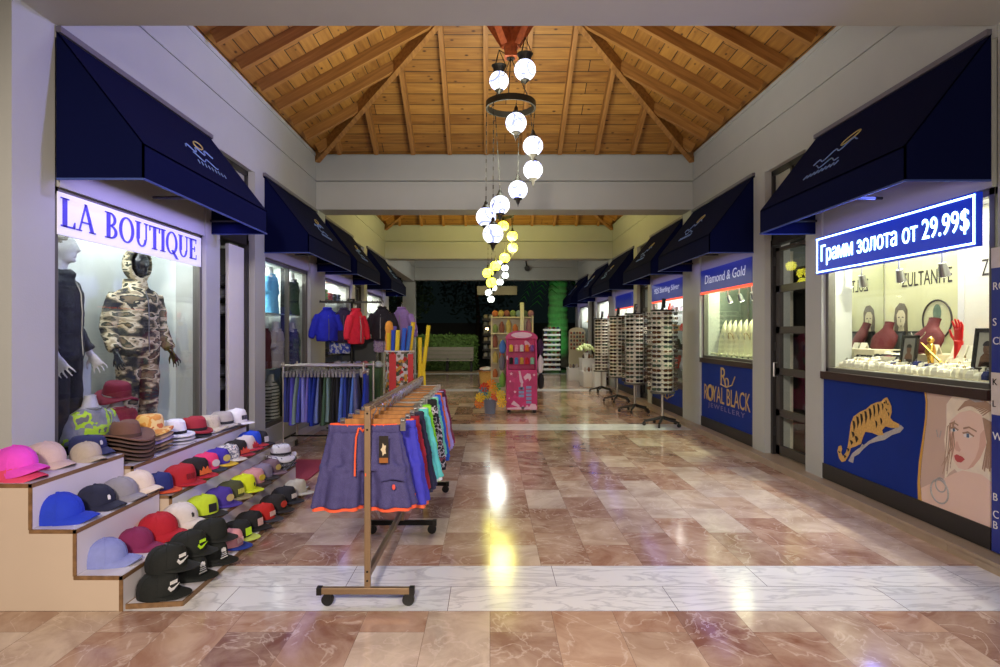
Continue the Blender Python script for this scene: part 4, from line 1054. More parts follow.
# ---- brimmed hats: crown + brim + band
def hat_meshes(R, cr, h, pinch, up, wav=.0, flat=False):
    b = MB(); n = 36; rings = []
    for r, z in ((R, 0), (R*.99, .006), (cr*1.18, .008), (cr*1.02, .012)):
        rings.append([(r*math.cos(t)*1.06, r*math.sin(t), z+(up*(r/R)**3*(math.sin(t)**2) - up*.25*(r/R)**3*math.cos(t)**2)) for t in (2*PI*k/n for k in range(n))])
    lo = [[(p[0], p[1], p[2]-.006) for p in rg] for rg in rings]
    b.loft(list(reversed(lo))+rings, True, False, False); brim = b.mesh('brim', [None], True)
    b = MB(); rg = []
    for r, z in ((1.02, 0), (1.0, .3), (.95, .65), (.88, .86), (.74, .97), (.4, 1.0), (.06, .97)):
        ring = []
        for k in range(n):
            t = 2*PI*k/n; x, y = cr*r*math.cos(t)*1.1, cr*r*math.sin(t)
            zz = h*z
            if pinch and z > .6:
                zz -= pinch*math.exp(-(y/(cr*.3))**2)*(1 if z > .9 else .35); y *= 1-.12*max(0, math.cos(t))
            ring.append((x, y, .01+zz))
        rg.append(ring)
    b.loft(rg, True, True, True); crown = b.mesh('crown', [None], True)
    b = MB(); b.lathe([(cr*1.025, .012), (cr*1.03, .035), (cr*1.0, .035)], seg=n, sx=1.1, caps=False); band = b.mesh('band', [None], True)
    return crown, brim, band
HM = {'cowboy': hat_meshes(.18, .092, .115, .03, .045), 'fedora': hat_meshes(.135, .088, .11, .025, .012), 'panama': hat_meshes(.155, .09, .115, .02, .004), 'sun': hat_meshes(.155, .09, .105, 0, -.03), 'bucket': hat_meshes(.14, .088, .095, 0, -.045)}
def hat(kind, pos, m, label, band=None, rz=0, sc=1.0, group='brimmed hats on the top step', tilt=0, brim=None):
    c, b, bd = HM[kind]; m = fab(*m) if isinstance(m, tuple) else m
    t = thing('brimmed_hat', label, 'hat', pos, 0, group, rot=(0, math.radians(tilt), math.radians(rz))); t.scale = (sc,)*3
    inst('crown', c, m, t); inst('brim', b, fab(*brim) if brim else m, t)
    if band: inst('band', bd, fab(*band), t)
    return t
zt = .602
names = ['lowest', 'second from the bottom', 'third from the bottom', 'fourth from the bottom', 'fifth from the bottom', 'topmost']
for k in range(6):
    hat('cowboy', (-2.60+.006*(k % 2), 4.27, zt+.022+.027*k), [(92,70,58),(78,58,50),(102,76,62),(74,56,50),(96,72,60),(112,80,66)][k], 'brown felt hat, %s in the stack beside the navy cap' % names[k], band=(84,60,50) if k == 5 else None, rz=-10)
t = thing('wire_stand', 'thin wire hat stand under the brown felt hats', 'stand', (-2.6, 4.27, zt)); b = MB()
for k in range(6):
    a = 2*PI*k/6; b.tube([(-2.6+.1*math.cos(a), 4.27+.1*math.sin(a), zt), (-2.6+.08*math.cos(a), 4.27+.08*math.sin(a), zt+.016)], .003, 5)
b.torus((-2.6, 4.27, zt+.016), .08, .003, 24, 5); b.build('wire', CHROME, t)
tie = patterned('tie_dye', [rgb(226,190,110), rgb(214,150,66), rgb(232,206,140), rgb(196,110,60)], 9)
for k, (m, nm, kd, dz) in enumerate([((110,92,70),'dark straw hat, bottom of the stack under the tie-dye hat','sun',.03), ((140,116,92),'tan hat second in the stack under the tie-dye hat','sun',.062), ((158,146,180),'lilac grey hat, third in the stack under the tie-dye hat','sun',.095), ((176,150,126),'pale brown hat just under the tie-dye hat','sun',.125), (tie,'yellow and orange tie-dye sun hat on top of its stack','sun',.165)]):
    hat(kd, (-2.61, 4.60, zt+dz), m, nm, band=(90,80,120) if k == 2 else None, rz=8*k)
for k, (m, nm, dz) in enumerate([((206,206,210),'white brimmed hat at the bottom, under the white hat with a black band',.012), ((196,198,204),'white hat in the middle of the white stack',.04), ((228,230,236),'white hat with a black band on top of the white stack',.068)]):
    hat('panama', (-2.60, 4.93, zt+dz), m, nm, band=(24,24,28), rz=-6)
hat('fedora', (-2.58, 5.23, zt+.014), (58,58,64), 'dark grey hat beneath the red felt hat', rz=-5)
hat('fedora', (-2.58, 5.23, zt+.046), (158,40,54), 'red felt hat with a black band', band=(34,26,32), rz=-5, sc=1.08)
hat('sun', (-2.57, 5.48, zt+.035), patterned('mesh_beige', [rgb(200,190,168), rgb(168,158,138)], 120), 'beige woven sun hat behind the red felt hat', rz=10)
hat('sun', (-2.53, 5.66, zt+.04), (178,172,166), 'light grey sun hat with a dark band', band=(48,48,56), rz=-6, sc=1.05)
cap('snap', (-2.50, 5.86, zt+.01), -6, 1.15, (226,224,228), 'white cap with dark lettering-like marks, last on the top step', emblem='bars', ecol=(60,60,80), turn=-12, group='brimmed hats on the top step')
pl1 = patterned('dark_plaid', [rgb(34,36,44), rgb(120,122,136), rgb(54,56,66), rgb(180,180,188)], 26, stretch=(1, 1, 2.4)); pl2 = patterned('white_spots', [rgb(206,206,216), rgb(206,206,216), rgb(70,74,96)], 34)
for k, (m, nm) in enumerate([(pl1,'dark plaid bucket hat at the bottom of the bucket stack'), (pl1,'dark plaid bucket hat in the middle of the bucket stack'), (pl2,'white speckled bucket hat with a dark band on top of the bucket stack')]):
    hat('bucket', (-2.02, 5.80, .24+.042*k), m, nm, band=(40,40,50) if k == 2 else None, group='bucket hats at the end of the low step', rz=20*k, sc=.98)
# mat before the white door
t = MB(); t.box(-2.58, -1.86, 6.12, 7.1, .0016, .012); o = t.build('door_mat', mat('mat_red', rgb(150,52,72), .95, var=.15, scale=60, bump=.4, bscale=300)); tag(o, 'dusty red doormat before the white door', 'mat')
# ================================================================ MANNEQUINS, RACKS AND GARMENTS ON THE LEFT
CAMO = patterned('camouflage', [rgb(28,28,30), rgb(66,62,46), rgb(150,136,108), rgb(196,184,156), rgb(50,54,40), rgb(110,96,72)], 5.5, stretch=(1, 1, 2.3))
MWHITE = mat('mannequin_white', rgb(200,198,204), .35, var=.02); MBLACK = mat('mannequin_black', rgb(26,26,34), .25, var=.05)
def figure(name, label, loc, rz, body_m, tops, legs_m, hood=None, hair=None, hgt=1.8):
    """standing shop mannequin facing +x: one continuous body, clothes as parts"""
    t = thing(name, label, 'mannequin', loc, rz); s = hgt/1.8
    def V(x, y, z): return Vector((x*s, y*s, z*s))
    b = MB()
    # trunk and neck
    b.loft([[V(dx+.0+rx*math.cos(a), ry*math.sin(a), z) for a in (2*PI*k/18 for k in range(18))] for z, rx, ry, dx in ((.82,.10,.14,0),(.92,.115,.165,0),(1.05,.10,.145,.0),(1.2,.115,.165,.01),(1.34,.12,.19,.0),(1.43,.085,.17,-.01),(1.49,.055,.075,-.01),(1.56,.05,.052,.005),(1.62,.05,.05,.015))])
    # head: skull, jaw, nose, brow, ears
    b.ball(V(.02,0,1.70), (.098*s,.076*s,.105*s), 18, 12); b.ball(V(.045,0,1.635), (.062*s,.055*s,.06*s), 14, 8)
    b.tube([V(.112,0,1.715), V(.134,0,1.672), V(.112,0,1.662)], [.010*s,.016*s,.012*s], 8)
    b.ball(V(.1,0,1.722), (.02*s,.05*s,.012*s), 10, 6); b.ball(V(.104,0,1.632), (.012*s,.024*s,.007*s), 8, 5); b.ball(V(.104,0,1.645), (.012*s,.026*s,.006*s), 8, 5); b.ball(V(.094,0,1.6), (.02*s,.024*s,.018*s), 8, 5)
    for q in (-1, 1): b.ball(V(.01,q*.077,1.69), (.018*s,.01*s,.032*s), 8, 6)
    # arms with hands
    for q in (-1, 1):
        sh, el, wr = V(-.01, q*.19, 1.40), V(-.03, q*.25, 1.12), V(.10, q*.27, .90)
        b.tube([sh, sh.lerp(el,.5), el, el.lerp(wr,.5), wr], [.055*s,.047*s,.04*s,.038*s,.026*s], 12)
        d = (wr-el).normalized(); pa = wr+d*.055*s
        b.loft([[c+Vector((0,q*.014*math.sin(a)*s,0))+Vector((d.z,0,-d.x))*(-w*math.cos(a))*s for a in (2*PI*k/10 for k in range(10))] for c, w in ((wr,.026),(wr+d*.03*s,.036),(wr+d*.085*s,.042),(wr+d*.1*s,.036))])
        fv = Vector((d.z, 0, -d.x))
        for k, (o, ln) in enumerate(((-.032,.062),(-.011,.078),(.011,.084),(.032,.074))):
            st = wr+d*.09*s+fv*(-o)*s; p2 = st+d*ln*.55*s+fv*(-o*.5)*s; p3 = p2+(d*.8+Vector((0,-q*.45,0)))*ln*.5*s
            b.tube([st, p2, p3], [.0095*s,.0085*s,.007*s], 8)
        th = wr+d*.03*s+fv*.03*s
        b.tube([th, th+(d*.5+fv*.8)*.04*s, th+(d*.9+fv*.75)*.07*s], [.012*s,.0105*s,.008*s], 8)
    # legs and feet
    for q in (-1, 1):
        b.tube([V(0,q*.085,.9), V(.01,q*.095,.68), V(.01,q*.095,.48), V(-.015,q*.1,.3), V(-.02,q*.1,.08)], [.09*s,.075*s,.055*s,.052*s,.035*s], 14)
        b.tube([V(-.05,q*.1,.04), V(.05,q*.11,.045), V(.15,q*.12,.03)], [.036*s,.04*s,.026*s], 10)
    o = b.build('body', body_m, t, world=False); soft(o, .0085, 3)
    # trousers
    b = MB(); b.loft([[V(rx*math.cos(a), ry*math.sin(a), z) for a in (2*PI*k/18 for k in range(18))] for z, rx, ry in ((.78,.12,.15),(.9,.13,.18),(1.03,.115,.16))])
    for q in (-1, 1): b.tube([V(0,q*.09,.92), V(.015,q*.1,.66), V(.02,q*.1,.46), V(-.01,q*.105,.26), V(-.01,q*.105,.08)], [.108*s,.095*s,.082*s,.078*s,.075*s], 16)
    o = b.build('trousers', legs_m, t, world=False); soft(o, .012, 3); folds(o, .018, .09)
    # jacket
    b = MB(); b.loft([[V(rx*math.cos(a), ry*math.sin(a), z) for a in (2*PI*k/20 for k in range(20))] for z, rx, ry in ((.86,.135,.19),(.90,.15,.205),(1.05,.14,.195),(1.22,.145,.205),(1.36,.14,.215),(1.44,.105,.185),(1.49,.075,.10))])
    for q in (-1, 1):
        b.tube([V(-.01,q*.17,1.41), V(-.02,q*.225,1.27), V(-.03,q*.255,1.12), V(.035,q*.265,1.0), V(.085,q*.27,.925)], [.082*s,.076*s,.068*s,.06*s,.055*s], 14)
    if hood:
        b.loft([[V(dx+rx*math.cos(a), ry*math.sin(a), z) for a in (2*PI*k/18 for k in range(18))] for z, rx, ry, dx in ((1.46,.10,.11,-.02),(1.56,.10,.10,-.03))])
    else:
        b.torus(V(.0,0,1.52), .07*s, .018*s, 20, 8); b.torus(V(0,0,1.495), .085*s, .025*s, 20, 8)
    o = b.build('jacket', tops, t, world=False); soft(o, .012, 4); folds(o, .022, .07)
    z = MB(); z.tube([V(.158,0,.9), V(.148,0,1.05), V(.152,0,1.22), V(.142,0,1.36), V(.108,0,1.45)], .005, 5); z.build('zip', mat('zip_grey', rgb(120,120,124), .4, .5), t, world=False)
    if hood:
        b = MB(); n = 9; m_ = 20; c = V(.005, 0, 1.70)
        def shell(rx, ry, rz): return [[c+Vector((-math.cos(p)*rx*s, math.sin(p)*math.cos(a)*ry*s, math.sin(p)*math.sin(a)*rz*s*(1.18 if math.sin(a) < 0 else 1))) for a in (2*PI*j/m_ for j in range(m_))] for p in (math.radians(4+112*k/n) for k in range(n+1))]
        o_, i_ = shell(.135, .122, .15), shell(.108, .095, .122)
        b.loft(o_+list(reversed(i_)), True, True, True)
        b.loft([[c+Vector((-.035*s+rx*s*math.cos(a), ry*s*math.sin(a), z*s)) for a in (2*PI*k/16 for k in range(16))] for z, rx, ry in ((-.26,.10,.13),(-.18,.105,.115),(-.12,.10,.105))], True, True, False)
        o = b.build('hood', hood, t, world=False); soft(o, .011, 4); folds(o, .012, .08)
    if hair:
        b = MB(); b.ball(V(.0,0,1.735), (.098*s,.082*s,.085*s), 18, 10); b.ball(V(-.045,0,1.69), (.062*s,.077*s,.075*s), 14, 8)
        o = b.build('hair', hair, t, world=False); soft(o, .01, 2); folds(o, .012, .02)
    b = MB(); b.cyl(V(0,0,-.0), V(0,0,.012), .17*s, .17*s, 28); b.build('base_plate', mat('base_glass', rgb(180,190,190), .1), t, world=False)
    return t
TRK = patterned('dark_marl', [rgb(30,32,38), rgb(40,42,50), rgb(62,66,76)], 130)
figure('mannequin', 'white-faced mannequin in a dark zipped track suit at the left end of the boutique window', (-3.13, 4.36, .45), math.radians(12), MWHITE, TRK, fab(34,35,40), hair=mat('moulded_hair', rgb(120,112,108), .5), hgt=1.78)
figure('mannequin', 'black-faced mannequin in a hooded camouflage suit inside the boutique window', (-3.14, 5.34, .45), math.radians(-22), MBLACK, CAMO, CAMO, hood=CAMO, hgt=1.77)
# half figures low in the window
def torso(name, label, loc, rz, shirt, h=.6, neck=True, sleeves=True, form=MWHITE, group=None, cat='display form'):
    t = thing(name, label, cat, loc, rz, group); s = h/.6
    V = lambda x, y, z: Vector((x*s, y*s, z*s))
    b = MB(); b.loft([[V(rx*math.cos(a), ry*math.sin(a), z) for a in (2*PI*k/16 for k in range(16))] for z, rx, ry in ((0,.10,.15),(.2,.085,.135),(.36,.10,.165),(.48,.085,.165),(.53,.05,.07),(.6,.042,.045),(.62,.042,.045))])
    b.build('form', form, t, True, world=False)
    b = MB(); b.loft([[V(rx*math.cos(a), ry*math.sin(a), z) for a in (2*PI*k/18 for k in range(18))] for z, rx, ry in ((-.02,.125,.175),(.05,.12,.17),(.2,.105,.155),(.36,.118,.182),(.47,.1,.18),(.515,.065,.1))])
    if sleeves:
        for q in (-1, 1): b.tube([V(0,q*.15,.46), V(0,q*.21,.36), V(.02,q*.23,.25)], [.07*s,.068*s,.062*s], 12)
    o = b.build('shirt', shirt, t, world=False); soft(o, .013, 3); folds(o, .016, .07)
    b = MB(); b.torus(V(.005,0,.515), .068*s, .012*s, 20, 6); b.build('collar', shirt, t, world=False)
    return t
torso('display_form', 'small form in a grey hooded vest with neon green patches, low in the boutique window', (-3.0, 4.50, .46), -.2, patterned('neon_print', [rgb(132,134,142), rgb(140,142,150), rgb(184,226,50), rgb(110,112,120)], 8), .56)
t = torso('display_form', 'small form with a maroon scarf under the maroon bucket hat', (-3.0, 4.82, .46), -.1, fab(136,30,50), .52, form=mat('clear_form', rgb(170,164,170), .15))
hat('bucket', (-3.0, 4.82, 1.0), (112,20,44), 'maroon bucket hat on the form low in the boutique window', group='hats inside the window', sc=1.1, tilt=10, rz=-20)
# the second window: shirt forms on two glass shelves
for zz, lb in ((1.775, 'upper'), (1.03, 'lower')):
    b = MB(); b.box(XL-.58, XL-.1, 7.47, 9.28, zz-.012, zz); o = b.build('glass_shelf', mat('glass_shelf', rgb(190,206,204), .15), None); tag(o, '%s shelf of the window with shirt forms' % lb, 'shelf', 'shelves in the shirt window')
b = MB(); b.box(XL-.2, XL-.14, 8.62, 8.70, .3, 2.46); o = b.build('display_post', DARKFR); tag(o, 'dark upright between the shirt forms', 'post')
FG = 'headless shirt forms in the window'
torso('display_form', 'headless form in a sky blue shirt on the upper shelf', (-3.02, 8.22, 1.79), .1, fab(104,176,222), group=FG)
torso('display_form', 'headless form in a charcoal top behind the sky blue one', (-3.2, 8.52, 1.79), .1, fab(60,64,66), group=FG)
torso('display_form', 'headless form in a black vest top on the upper shelf', (-3.0, 9.06, 1.79), .1, fab(40,42,48), sleeves=False, group=FG)
torso('display_form', 'headless form in a maroon shirt on the lower shelf', (-3.06, 8.06, 1.045), .1, fab(96,34,44), group=FG)
torso('display_form', 'headless form in a pale grey shirt next to the maroon one', (-2.99, 8.36, 1.045), .1, fab(168,160,166), group=FG)
torso('display_form', 'headless form in a blue plaid shirt on the lower shelf', (-3.0, 9.06, 1.045), .1, patterned('blue_plaid', [rgb(84,84,126), rgb(60,62,100), rgb(118,118,156)], 22, stretch=(1,1,2)), group=FG)
torso('display_form', 'headless form in a white shirt with dark stripes at the window bottom', (-3.0, 8.2, .32), .1, patterned('bold_stripe', [rgb(206,208,212), rgb(206,208,212), rgb(60,64,72)], 7, 'stripe'), group=FG)
torso('display_form', 'headless form in a pale blue shirt at the window bottom', (-3.0, 9.0, .32), .1, fab(170,186,206), group=FG)
# caps stacked in the gap beside the white door
for k, (zz, c) in enumerate([(2.05,(96,98,112)), (1.9,(150,152,166)), (1.72,(170,170,182)), (1.2,(60,62,72)), (1.02,(120,124,134)), (.86,(150,154,160))]):
    cap('curve', (-3.09, 6.92, zz), -50, 1.0, c, '%s cap on the narrow shelf beside the white door, %s of six' % (['slate', 'silver', 'pale', 'charcoal', 'mid grey', 'ash grey'][k], ['topmost', 'second', 'third', 'fourth', 'fifth', 'lowest'][k]), group='caps in the door gap')
t = thing('narrow_shelf', 'narrow dark shelf unit in the gap beside the white door', 'shelf', (-3.1, 6.95, .08)); b = MB(); b.box(-3.26, -2.95, 7.05, 7.09, .08, 2.5); b.build('back_board', DARKFR, t)
for zz in (2.05, 1.9, 1.72, 1.2, 1.02, .86):
    b = MB(); b.box(-3.26, -2.95, 6.78, 7.05, zz-.012, zz); b.build('shelf_board', DARKFR, t)
# third left window: shelves with folded clothes
for i, zz in enumerate((2.12, 1.8, 1.45, 1.1, .75)):
    b = MB(); b.box(XL-.56, XL-.14, 10.14, 12.08, zz-.02, zz); o = b.build('wall_shelf', DARKFR); tag(o, 'dark shelf in the third left window, %s' % ['topmost','second down','third down','fourth down','lowest'][i], 'shelf', 'shelves in the third left window')
FC = [(70,120,190),(230,226,220),(60,66,90),(150,60,70),(210,190,120),(90,150,170),(170,170,176),(40,44,54),(120,170,110)]
n = 0
for i, zz in enumerate((2.12, 1.8, 1.45, 1.1, .75)):
    for j in range(6):
        b = MB(); hh = RND.uniform(.1, .2); y = 10.3+.31*j
        for q in range(3): b.box(XL-.46, XL-.16, y-.1, y+.1, zz+hh*q/3, zz+hh*(q+.86)/3)
        c = FC[(n*4+i) % 9]; n += 1
        o = b.build('folded_shirt', fab(*c), None, bevel=.012); tag(o, 'folded garments on the dark shelves of the third left window', 'folded clothes', 'folded clothes on the dark shelves')
for i, zz in enumerate((2.0, 1.6, 1.2, .8)):
    b = MB(); b.box(XL-.5, XL-.14, 13.7, 15.6, zz-.02, zz); o = b.build('wall_shelf', SHELFW); tag(o, 'white shelf in the last left window, %s' % ['topmost','second down','third down','lowest'][i], 'shelf', 'shelves in the last left window')
    for j in range(5):
        b = MB(); y = 13.9+.36*j; b.lathe([(.05,0),(.06,.02),(.05,.12),(.02,.15),(.022,.18)], (XL-.3, y, zz), 12); o = b.build('perfume_bottle', mat('bottle_%d' % (j % 3), [rgb(150,120,170), rgb(190,200,190), rgb(200,150,90)][j % 3], .2), None, True); tag(o, 'small bottle on the white shelves of the last left window', 'bottle', 'bottles in the last left window')

# ---------------------------------------------------------------- shorts on the near rack
RACK = mat('rack_bronze', rgb(150,126,98), .42, .5, var=.08)
def caster(b, x, y):
    b.cyl((x-.014, y, .034), (x+.014, y, .034), .032, .032, 16)
def near_rack():
    t = thing('clothes_rack', 'long bronze clothes rail on castors, nearest the camera, holding shorts', 'clothes rack', (-.65, 4.5, 0))
    xs = lambda y: -.675+.03*(y-3.31)/2.35
    ys = (3.31, 4.5, 5.66)
    b = MB(); b.bar((xs(3.31), 3.29, 1.085), (xs(5.66), 5.68, 1.085), .026, .026); b.build('rail', RACK, t, bevel=.004)
    b = MB(); b.bar((xs(3.31), 3.31, .17), (xs(5.66), 5.66, .17), .028, .04); b.build('lower_bar', RACK, t, bevel=.003)
    for y in ys:
        b = MB(); b.box(xs(y)-.017, xs(y)+.017, y-.012, y+.012, .08, 1.1 if y < 4 or y > 5 else 1.08); p = b.build('upright', RACK, t, bevel=.003)
        if y < 4:
            q = MB()
            for zz in (.14, .19, .97, 1.06): q.cyl((xs(y), y-.014, zz), (xs(y), y-.011, zz), .006, .006, 8)
            q.build('screw', BLACKM, p)
        b = MB(); b.box(xs(y)-.27, xs(y)+.25, y-.015, y+.015, .065, .10); fb = b.build('foot_bar', RACK if y < 4 else BLACKM, t, bevel=.003)
        for sx in (-.265, .245):
            q = MB(); q.box(xs(y)+sx-.014, xs(y)+sx+.014, y-.018, y+.018, .062, .103); q.build('end_cap', BLKPL, fb)
        for sx in (-.22, .225):
            q = MB(); q.cyl((xs(y)+sx, y-.012, .034), (xs(y)+sx, y+.012, .034), .033, .033, 18); q.box(xs(y)+sx-.018, xs(y)+sx+.018, y-.016, y+.016, .036, .066); q.build('caster', BLKPL, t, True)
    return t, xs
rk, xs = near_rack()
def shorts_meshes(ww, wh, ln, d=.10, seed=0):
    R = random.Random(seed); n = 48; ph = R.uniform(0, 6)
    def ring(cx, rx, ry, z, rip, fr=11, sx=0): return [(cx+sx+rx*math.copysign(abs(math.cos(a))**.85, math.cos(a))*(1+rip*.35*math.sin(fr*a+ph)), ry*math.copysign(abs(math.sin(a))**.8, math.sin(a))*(1+rip*math.sin(fr*a+ph)+rip*.6*math.sin(5*a+ph*2)), z) for a in (2*PI*k/n for k in range(n))]
    b = MB(); cz = -ln*.55
    lv = 7; b.loft([ring(0, (ww+(wh-ww)*u*.55)/2, d*(.42+.35*u), -.035+(cz+.035)*u, .08+.12*u, 13) for u in (k/lv for k in range(lv+1))], True, True, True)
    for q in (-1, 1):
        w0, w1 = (ww+(wh-ww)*.5)/4, wh/4*1.02
        b.loft([ring(q*(w0+(w1-w0)*u), w0+(w1-w0)*u, d*(.72+.3*u), cz*.9+(-ln-cz*.9)*u, .14+.12*u, 7) for u in (k/6 for k in range(7))], True, True, True)
    body = b.mesh('shorts_body', [None], math.radians(80))
    b = MB(); b.loft([[(x*(1+.0), y*(1+.25*math.sin(40*k/n*2*PI/2)), z) for k, (x, y, z) in enumerate(ring(0, ww/2, d*.42*s_, z, .0))] for z, s_ in ((0, .9), (-.012, 1.1), (-.028, 1.1), (-.042, .95))], True, False, False); band = b.mesh('waistband', [None], math.radians(80))
    b = MB()
    for q in (-1, 1):
        wx = wh/4*1.02
        b.loft([ring(q*wx, wx*.88, d*.72, -ln+.06, .24, 7), ring(q*wx, wx*.93, d*.86, -ln-.018, .26, 7), ring(q*wx, wx*.9, d*.8, -ln-.018, .26, 7), ring(q*wx, wx*.9, d*.8, -ln+.06, .24, 7)], True, False, False)
    b.loft([ring(0, ww/2*.96, d*.34, z, 0) for z in (-.03, .006)], True, False, False)
    lin = b.mesh('lining', [None], True)
    return body, band, lin
SM = [shorts_meshes(.405, .575, .455, .09, 1), shorts_meshes(.40, .54, .47, .09, 2), shorts_meshes(.39, .5, .44, .08, 3), shorts_meshes(.40, .52, .50, .08, 4)]
WOOD = timber('hanger_wood', rgb(150,96,40), rgb(186,128,66))
hb = MB(); hb.box(-.18, .18, -.008, .008, .0, .032); HBAR = hb.mesh('hanger_bar', [None])
hb = MB(); hb.tube([(0, 0, .03), (0, 0, .055), (.012, 0, .07), (.02, 0, .088), (.012, 0, .104), (0, 0, .108), (-.014, 0, .1)], .0035, 6); HHOOK = hb.mesh('hook', [None], True)
hb = MB()
for q in (-.17, .17): hb.box(q-.014, q+.014, -.014, .014, -.035, .036); hb.tube([(q-.01, -.018, .02), (q+.01, -.018, .02)], .006, 6)
HCLIP = hb.mesh('clip', [None])
def clip_hanger(pos, rz, label, group, wood=True):
    t = thing('clip_hanger', label, 'hanger', pos, rz, group)
    inst('hanger_bar', HBAR, WOOD if wood else CHROME, t); inst('hook', HHOOK, CHROME, t)
    for q in (-.17, .17):
        pass
    inst('clip', HCLIP, CHROME, t)
    return t
DRAW = None
def shorts(pos, k, col, label, band=None, lining=(236,90,60), detail=False, rz=0.0, sc=1.0):
    t = thing('swim_shorts', label, 'shorts', pos, rz, 'shorts on the near rack'); t.scale = (sc, 1, sc)
    m = fab(*col) if isinstance(col, tuple) else col
    bo, bd, li = SM[k]; sb = inst('shorts_body', bo, m, t); soft(sb, .0085, 5); folds(sb, .016, .05); inst('waistband', bd, fab(*band) if band else m, t); inst('lining', li, fab(*lining), t)
    if detail:
        b = MB()
        for q in (-.03, .03): b.tube([(q*.6-.004, -.046, -.012), (q-.004, -.062, -.06), (q*1.05-.004, -.085, -.16), (q*1.0-.004, -.10, -.27)], .0055, 6)
        b.tube([(-.014, -.042, -.014), (0, -.05, -.03), (.014, -.042, -.014)], .007, 6); b.build('drawstring', fab(240,96,56), t, world=False)
        g = MB(); g.box(.098, .15, -.096, -.092, -.2, -.05); tg = g.build('swing_tag', mat('tag_black', rgb(30,24,22), .4), t, world=False); tg.rotation_euler = (0, 0, 0)
        g = MB(); g.box(.1, .148, -.0985, -.0965, -.198, -.17); g.build('tag_stripe', mat('tag_bronze', rgb(150,92,40), .4), tg, world=False)
        g = MB(); g.poly([(.124+.012*math.cos(a)*(1.4 if i % 2 else .8), -.0975, -.125+.03*math.sin(a)*(1.3 if i % 2 else .8)) for i, a in enumerate(2*PI*k_/10 for k_ in range(10))]); g.build('tag_print', mat('tag_print', rgb(206,190,160), .4), tg, world=False)
        g = MB(); g.ball((.18, -.0, -.33), (.010, .008, .016), 8, 6); e = g.build('pocket_emblem', fab(236,90,80), t, world=False); e.location = (0, -.104, 0)
        g = MB(); g.tube([(.11, 0, -.30), (.17, 0, -.285), (.235, 0, -.295)], .004, 5); e = g.build('pocket_seam', fab(60,58,110), t, world=False); e.location = (0, -.1, 0)
    return t
PG = patterned('indigo_weave', [rgb(74,70,124), rgb(62,60,108), rgb(84,78,140)], 220)
BLK_P = patterned('black_white_print', [rgb(26,26,30), rgb(190,186,190), rgb(34,34,40), rgb(150,80,90)], 22)
SL = [(3.40, 0, PG, 'indigo grey shorts with orange drawstring and lining, hanging foremost', None, (240,96,60)),
      (3.58, 1, (62,62,190), 'violet blue shorts right behind the foremost pair', None, (240,110,70)),
      (3.76, 2, (150,24,46), 'dark red shorts, first red pair from the front', (140,20,40), (60,24,40)),
      (3.93, 1, (34,36,64), 'navy shorts behind the dark red pair', None, (60,60,80)),
      (4.12, 0, (96,206,200), 'turquoise shorts with pale side, before the lime pair', None, (220,226,226)),
      (4.30, 3, (138,222,40), 'lime green shorts in the middle of the rack', (150,230,60), (120,200,40)),
      (4.66, 3, BLK_P, 'black shorts with a white and pink print behind the lime pair', (30,30,34), (40,40,40)),
      (4.82, 2, (120,214,180), 'mint green shorts behind the black printed pair', None, (200,220,210)),
      (4.98, 3, (40,96,200), 'bright blue shorts toward the far end of the rack', (50,110,210), (40,90,190)),
      (5.14, 2, (236,120,60), 'orange shorts between blue and lilac pairs', None, (236,120,60)),
      (5.30, 1, (176,160,214), 'lilac shorts near the far end of the rack', (60,30,60), (176,160,214)),
      (5.46, 1, (126,26,58), 'burgundy shorts last on the near rack', None, (126,26,58))]
for i, (y, k, c, lb, bd, ln) in enumerate(SL):
    shorts((xs(y)+.012+(.006 if i else -.05)+.02*min(i, 6)/6, y, .985), k, c, lb, bd, ln, detail=(i == 0), rz=RND.uniform(-.05, .05) if i else .02, sc=1.0 if i == 0 else 1.04)
    clip_hanger((xs(y)+.012, y, .985), 0.0, 'wooden clip hanger on the near rack, holding a pair of shorts', 'clip hangers on the near rack')
for k in range(22):
    y = 4.0+k*.075
    clip_hanger((xs(y)-.0, y+.02, .985), RND.uniform(-.25, .25), 'wooden clip hanger on the near rack, holding a pair of shorts', 'clip hangers on the near rack', wood=k % 3 > 0)

# ---------------------------------------------------------------- double rack of long shorts by the shirt window
STEEL = mat('rack_steel', rgb(176,170,160), .35, .8, var=.05)
t = thing('clothes_rack', 'steel double clothes rail by the shirt window, full of blue and black trousers', 'clothes rack', (-2.15, 7.85, 0))
for y, x0, x1 in ((7.72, -2.66, -1.63), (8.02, -2.58, -1.56)):
    b = MB(); b.cyl((x0-.03, y, 1.085), (x1+.03, y, 1.085), .016); b.build('rail', STEEL, t)
    for x in (x0, x1):
        b = MB(); b.cyl((x, y, .09), (x, y, 1.13), .015); b.build('upright', STEEL, t)
        b = MB(); b.cyl((x-.012, y-.02, .04), (x+.012, y-.02, .04), .038, .038, 14); b.cyl((x, y, .04), (x, y, .09), .01); b.build('caster', BLKPL, t)
b = MB()
for x in (-2.62, -1.6): b.cyl((x, 7.66, .16), (x, 8.08, .16), .013)
b.cyl((-2.62, 7.87, .16), (-1.6, 7.87, .16), .012); b.build('base_bar', BLACKM, t)
